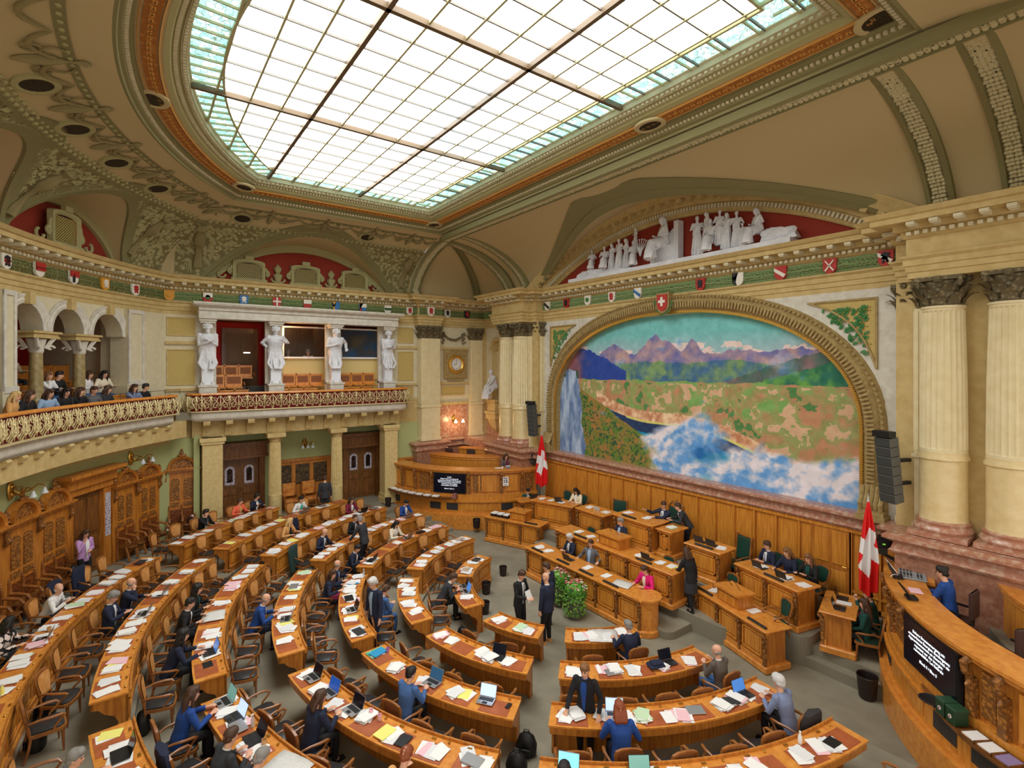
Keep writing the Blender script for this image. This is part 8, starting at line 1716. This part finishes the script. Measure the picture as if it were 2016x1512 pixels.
coat('D', 3, -53.5, 'navy', 'blue quilted jacket over the chair beside the blonde woman'); coat('D', 4, -43, 'darkgreen', 'long dark green coat over a chair, near end of fourth far left desk'); coat('A', 1, -25.5, 'navy', 'dark blue coat over a chair at the outermost near left desk'); coat('B', 3, 12, 'navy', 'navy jacket hung on the chair behind the woman in the blue blouse'); coat('C', 5, 83.5, 'stripe', 'dark striped coat on the chair at the right end of the third desk'); coat('A', 1, -31.5, 'navy', 'dark jacket over the chair near the woman in lilac')
# papers and devices on the government desks
GP_ = [(G1, -2.2, .35, 0, 'white papers at the left end of the long front desk'), (G1, -1.75, .35, 0, 'open printed pages, left part of the long front desk'), (G1, .1, .4, 0, 'white sheets in the middle of the long front desk'), (G1, .85, .4, 0, 'white papers right of the middle on the long front desk'), (G2, -1.7, .4, 3, 'pale green and white papers on the second desk'), (G2, -1.1, .4, 0, 'white papers left of the lectern'), (G2, -.6, .4, 0, 'small white pile next to the lectern'), (G2, 1.0, .4, 0, 'white papers right of the lectern'), (G2, 1.75, .4, 0, 'white brochures on the second desk'), (G2, 2.15, .4, 4, 'white and yellow papers at the right end of the second desk'), (G3, -.55, .45, 2, 'pink and white papers on the presiding desk, left'), (G3, .2, .5, 0, 'white folder on the presiding desk, right'), (G3b, 0, .4, 3, 'green sheet on the side cabinet'), (G4, -.4, .4, 0, 'white papers on the desk with the glasses'), (G4, .45, .4, 0, 'white papers right of the glasses'), (G8, .35, .4, 0, 'white papers beside the laptops on the right raised desk'), (G5, -.7, .35, 3, 'green topped papers on the left government desk'), (G5, -.2, .35, 3, 'green and white papers, middle of the left government desk'), (G5, .3, .3, 0, 'white papers in front of the woman in cream'), (G9, -.5, .4, 0, 'white papers before the first official'), (G9, .8, .4, 2, 'pink sheet at the right end of the officials desk'), (G9, .35, .4, 0, 'white papers before the right official'), (G10, -.95, .4, 0, 'white papers left of the low right lectern'), (G10, .4, .5, 0, 'white papers right of the low right lectern'), (G7, .3, .4, 0, 'white slip on the left usher desk'), (G7r, -.1, .4, 0, 'white papers on the right usher desk')]
for g, lx, ly, pk, lab in GP_: sheets(*on(g, lx, ly, g_h := {G1: 1.0, G2: 1.03, G3: 1.02, G3b: .92, G4: 1.0, G8: 1.02, G5: 1.06, G9: 1.06, G6: 1.03, G10: 1.02, G7: 1.0, G7r: .98}[g]+.002), g.rotation_euler[2], 3, lab, (0, pk, 0), .04, grp='papers on the government desks')
for g, lx, h_, lab in ((G1, -2.0, 1.0, 'left'), (G1, -.7, 1.0, 'second'), (G1, .35, 1.0, 'middle'), (G1, 1.35, 1.0, 'right'), (G2, -1.3, 1.03, 'left one on the second desk'), (G2, 1.4, 1.03, 'right one on the second desk'), (G10, -.95, 1.02, 'left one on the low right desk'), (G10, .9, 1.02, 'right one on the low right desk'), (G9, .2, 1.06, 'one before the officials'), (G8, 0, 1.02, 'one on the raised right desk'), (G3, -.2, 1.02, 'one on the presiding desk'), (G6, .85, 1.03, 'one on the low left desk')):
    m = MB(); m.bev(-.3, .3, -.04, .04, 0, .05, .02); one('device_bar', m, [BLACK], 'long black padded device bar along the desk edge, '+lab, 'device', on(g, lx, .07, h_+.001), g.rotation_euler[2], 'black bars on the government desks')
for g, lx, ly, h_, rz, lab in ((G1, -.75, .4, 1.0, 180, 'dark laptop at the long front desk before the man in grey'), (G2, 1.35, .35, 1.03, 180, 'black laptop on the second desk'), (G8, -.3, .4, 1.02, 180, 'left laptop on the raised right desk'), (G8, .1, .4, 1.02, 180, 'right laptop on the raised right desk'), (G9, -.45, .35, 1.06, 180, 'dark laptop of the first official'), (G9, .3, .35, 1.06, 180, 'dark laptop of the right official'), (G5, .15, .4, 1.06, 180, 'laptop of the woman in the cream jacket'), (G7, .05, .4, 1.0, 180, 'brown-backed laptop of the left usher'), (G7r, -.35, .35, .98, 180, 'dark red-screened laptop of the right usher man'), (G7r, .3, .35, .98, 180, 'laptop of the usher woman')):
    laptop(*on(g, lx, ly, h_+.002), g.rotation_euler[2]+pi, lab, DKGREY, SCRD)
for i in range(7): m = MB(); m.lathe([(.022, 0), (.027, .11), (.025, .11), (.02, .01)], 10); one('drinking_glass', m, [mat('clear_glass', (225, 232, 236), .05, alpha=.4)], 'empty drinking glass in the cluster on the raised left desk', 'glass', on(G4, -.05+.075*(i % 4), .3+.08*(i//4), 1.002), group='drinking glasses on the raised left desk', smooth=True)
for i in range(3):
    r_ = root('filing_tray', 'black filing tray with papers on the low left desk, %s of three' % ('left', 'middle', 'right')[i], 'tray', on(G6, -1.0+.3*i, .3, 1.03), radians(22), 'black filing trays'); m = MB(); m.box(-.13, .13, -.16, .16, 0, .1); obj('tray', m, BLACK, r_); m = MB(); m.box(-.12, .12, -.15, .15, .1, .13); obj('sheets', m, PAPER, r_)
# things on top of the right press desk
def onpress(P, a, r, z): v = P(a, r, z); return v, atan2(v[1]-15.6, v[0]-(P(0, 0, 0)[0]))
v, h = onpress(PR_, 18, RPR-.42, 2.285); r_ = root('control_panel', 'grey video control panel with many buttons on the right press desk', 'panel', v, h+pi/2); m = MB(); m.bev(-.36, .36, -.25, .25, 0, .03, .01); obj('body', m, mat('panel_grey', (150, 156, 160), .5), r_)
m = MB()
for i in range(12):
    for j in range(7):
        if (i*j+i) % 5: m.box(-.33+.055*i, -.295+.055*i, -.22+.06*j, -.185+.06*j, .03, .038)
obj('button_field', m, DKGREY, r_)['kind'] = 'stuff'
v, h = onpress(PR_, 10.5, RPR-.3, 2.285); r_ = root('touch_monitor', 'small monitor with light blue display at the end of the right press desk', 'monitor', v, h-pi/2+.6); m = MB(); m.M = Matrix.Rotation(-.4, 4, 'X'); m.bev(-.16, .16, -.01, .02, .03, .26, .01); obj('housing', m, BLACK, r_); m = MB(); m.M = Matrix.Rotation(-.4, 4, 'X'); m.box(-.14, .14, -.014, -.01, .05, .24); obj('display', m, mat('screen_sky', (110, 190, 240), .2, emit=.8), r_); m = MB(); m.box(-.08, .08, -.05, .08, 0, .03); obj('foot', m, BLACK, r_)
for a, lab in ((22, 'black tilted monitor nearest the control panel'), (34, 'black tilted monitor nearer the screen')):
    v, h = onpress(PR_, a, RPR-.15, 2.285); r_ = root('desk_monitor', lab, 'monitor', v, h-pi/2, 'black tilted monitors on the right press desk'); m = MB(); m.M = Matrix.Rotation(-.6, 4, 'X'); m.bev(-.2, .2, -.01, .02, .04, .3, .01); obj('housing', m, BLACK, r_); m = MB(); m.box(-.1, .1, -.08, .1, 0, .05); obj('foot', m, BLACK, r_)
v, h = onpress(PR_, 29, RPR-.35, 2.285); sheets(*v, h, 2, 'pink sheet on the right press desktop', (2,), .02, grp=None); v, h = onpress(PR_, 68, RPR-.15, 2.285); sheets(*v, h, 2, 'long white sheet on the right press desktop rim', (0,), .02, grp=None, w=.16, d=.6)
m = MB(); v0 = PR_(10, RPR-.1, 2.29); pts = [PR_(10+16*t, RPR-.05+.12*sin(7*t), 2.3+.12*sin(5*t)**2) for t in [i/24 for i in range(25)]]; m.tube(pts, .008, 6); one('white_cable', m, [WHITE], 'white looping cable along the rim of the right press desk', 'cable', smooth=True)
v, h = onpress(PR_, 26, 3.35, 2.545); m = MB(); m.bev(-.06, .06, -.28, .28, 0, .05, .01); one('closed_device', m, [GREY], 'flat grey closed device on the inner right press bench', 'device', v, h+.3)
v, h = onpress(PR_, 20, 3.4, 2.545); m = MB(); m.bev(-.03, .03, -.25, .25, 0, .02, .005); one('white_ruler', m, [WHITE], 'narrow white strip on the inner right press bench', 'strip', v, h)
v, h = onpress(PL, 22, RPR-.3, 2.285); r_ = root('desk_telephone', 'pale telephone on the left press desktop', 'telephone', v, h); m = MB(); m.bev(-.08, .08, -.1, .1, 0, .06, .02); obj('body', m, CL['bluegrey'], r_); m = MB(); m.tube([(-.03, -.1, .08), (-.03, .1, .08)], .02, 6); obj('handset', m, WHITE, r_)
v, h = onpress(PL, 27, RPR-.3, 2.285); sheets(*v, h, 3, 'yellowish papers on the left press desktop', (0, 4), .03, grp=None); v, h = onpress(PL, 25, RPR-.2, 2.285); cup(*v, 0, 'white cup on the left press desktop', WHITE)
# odds and ends
x, y, _ = pw(-28.7, 16.85); bag(x, y, .86, radians(-28), 'black handbag on a carved stall seat left of the small door', .75, BLACK, 'handbag')
m = MB(); m.loft([[(.2*k*cos(2*pi*j/14), .16*k*sin(2*pi*j/14), z_) for j in range(14)] for z_, k in ((0, 1), (.08, 1.05), (.16, .8), (.22, .3))]); r_ = one('folded_coat', m, [CL['black']], 'dark coat with a pink scarf on the carved stall by the pillar', 'coat', (-11.85, 1.75, .87), smooth=True); m = MB(); m.tube([(-.1, -.1, .1), (0, 0, .24), (.1, .08, .14), (.16, .12, .04)], [.04, .05, .05, .03], 7); obj('scarf', m, mat('scarf_pink', (240, 190, 180), .8), r_, True)
sheets(*pw(-42.8, 16.7)[:2], .87, .4, 3, 'white papers lying on the carved stall in the corner', (0,), .05, grp=None)
bpy.data.scenes.remove(TMP)
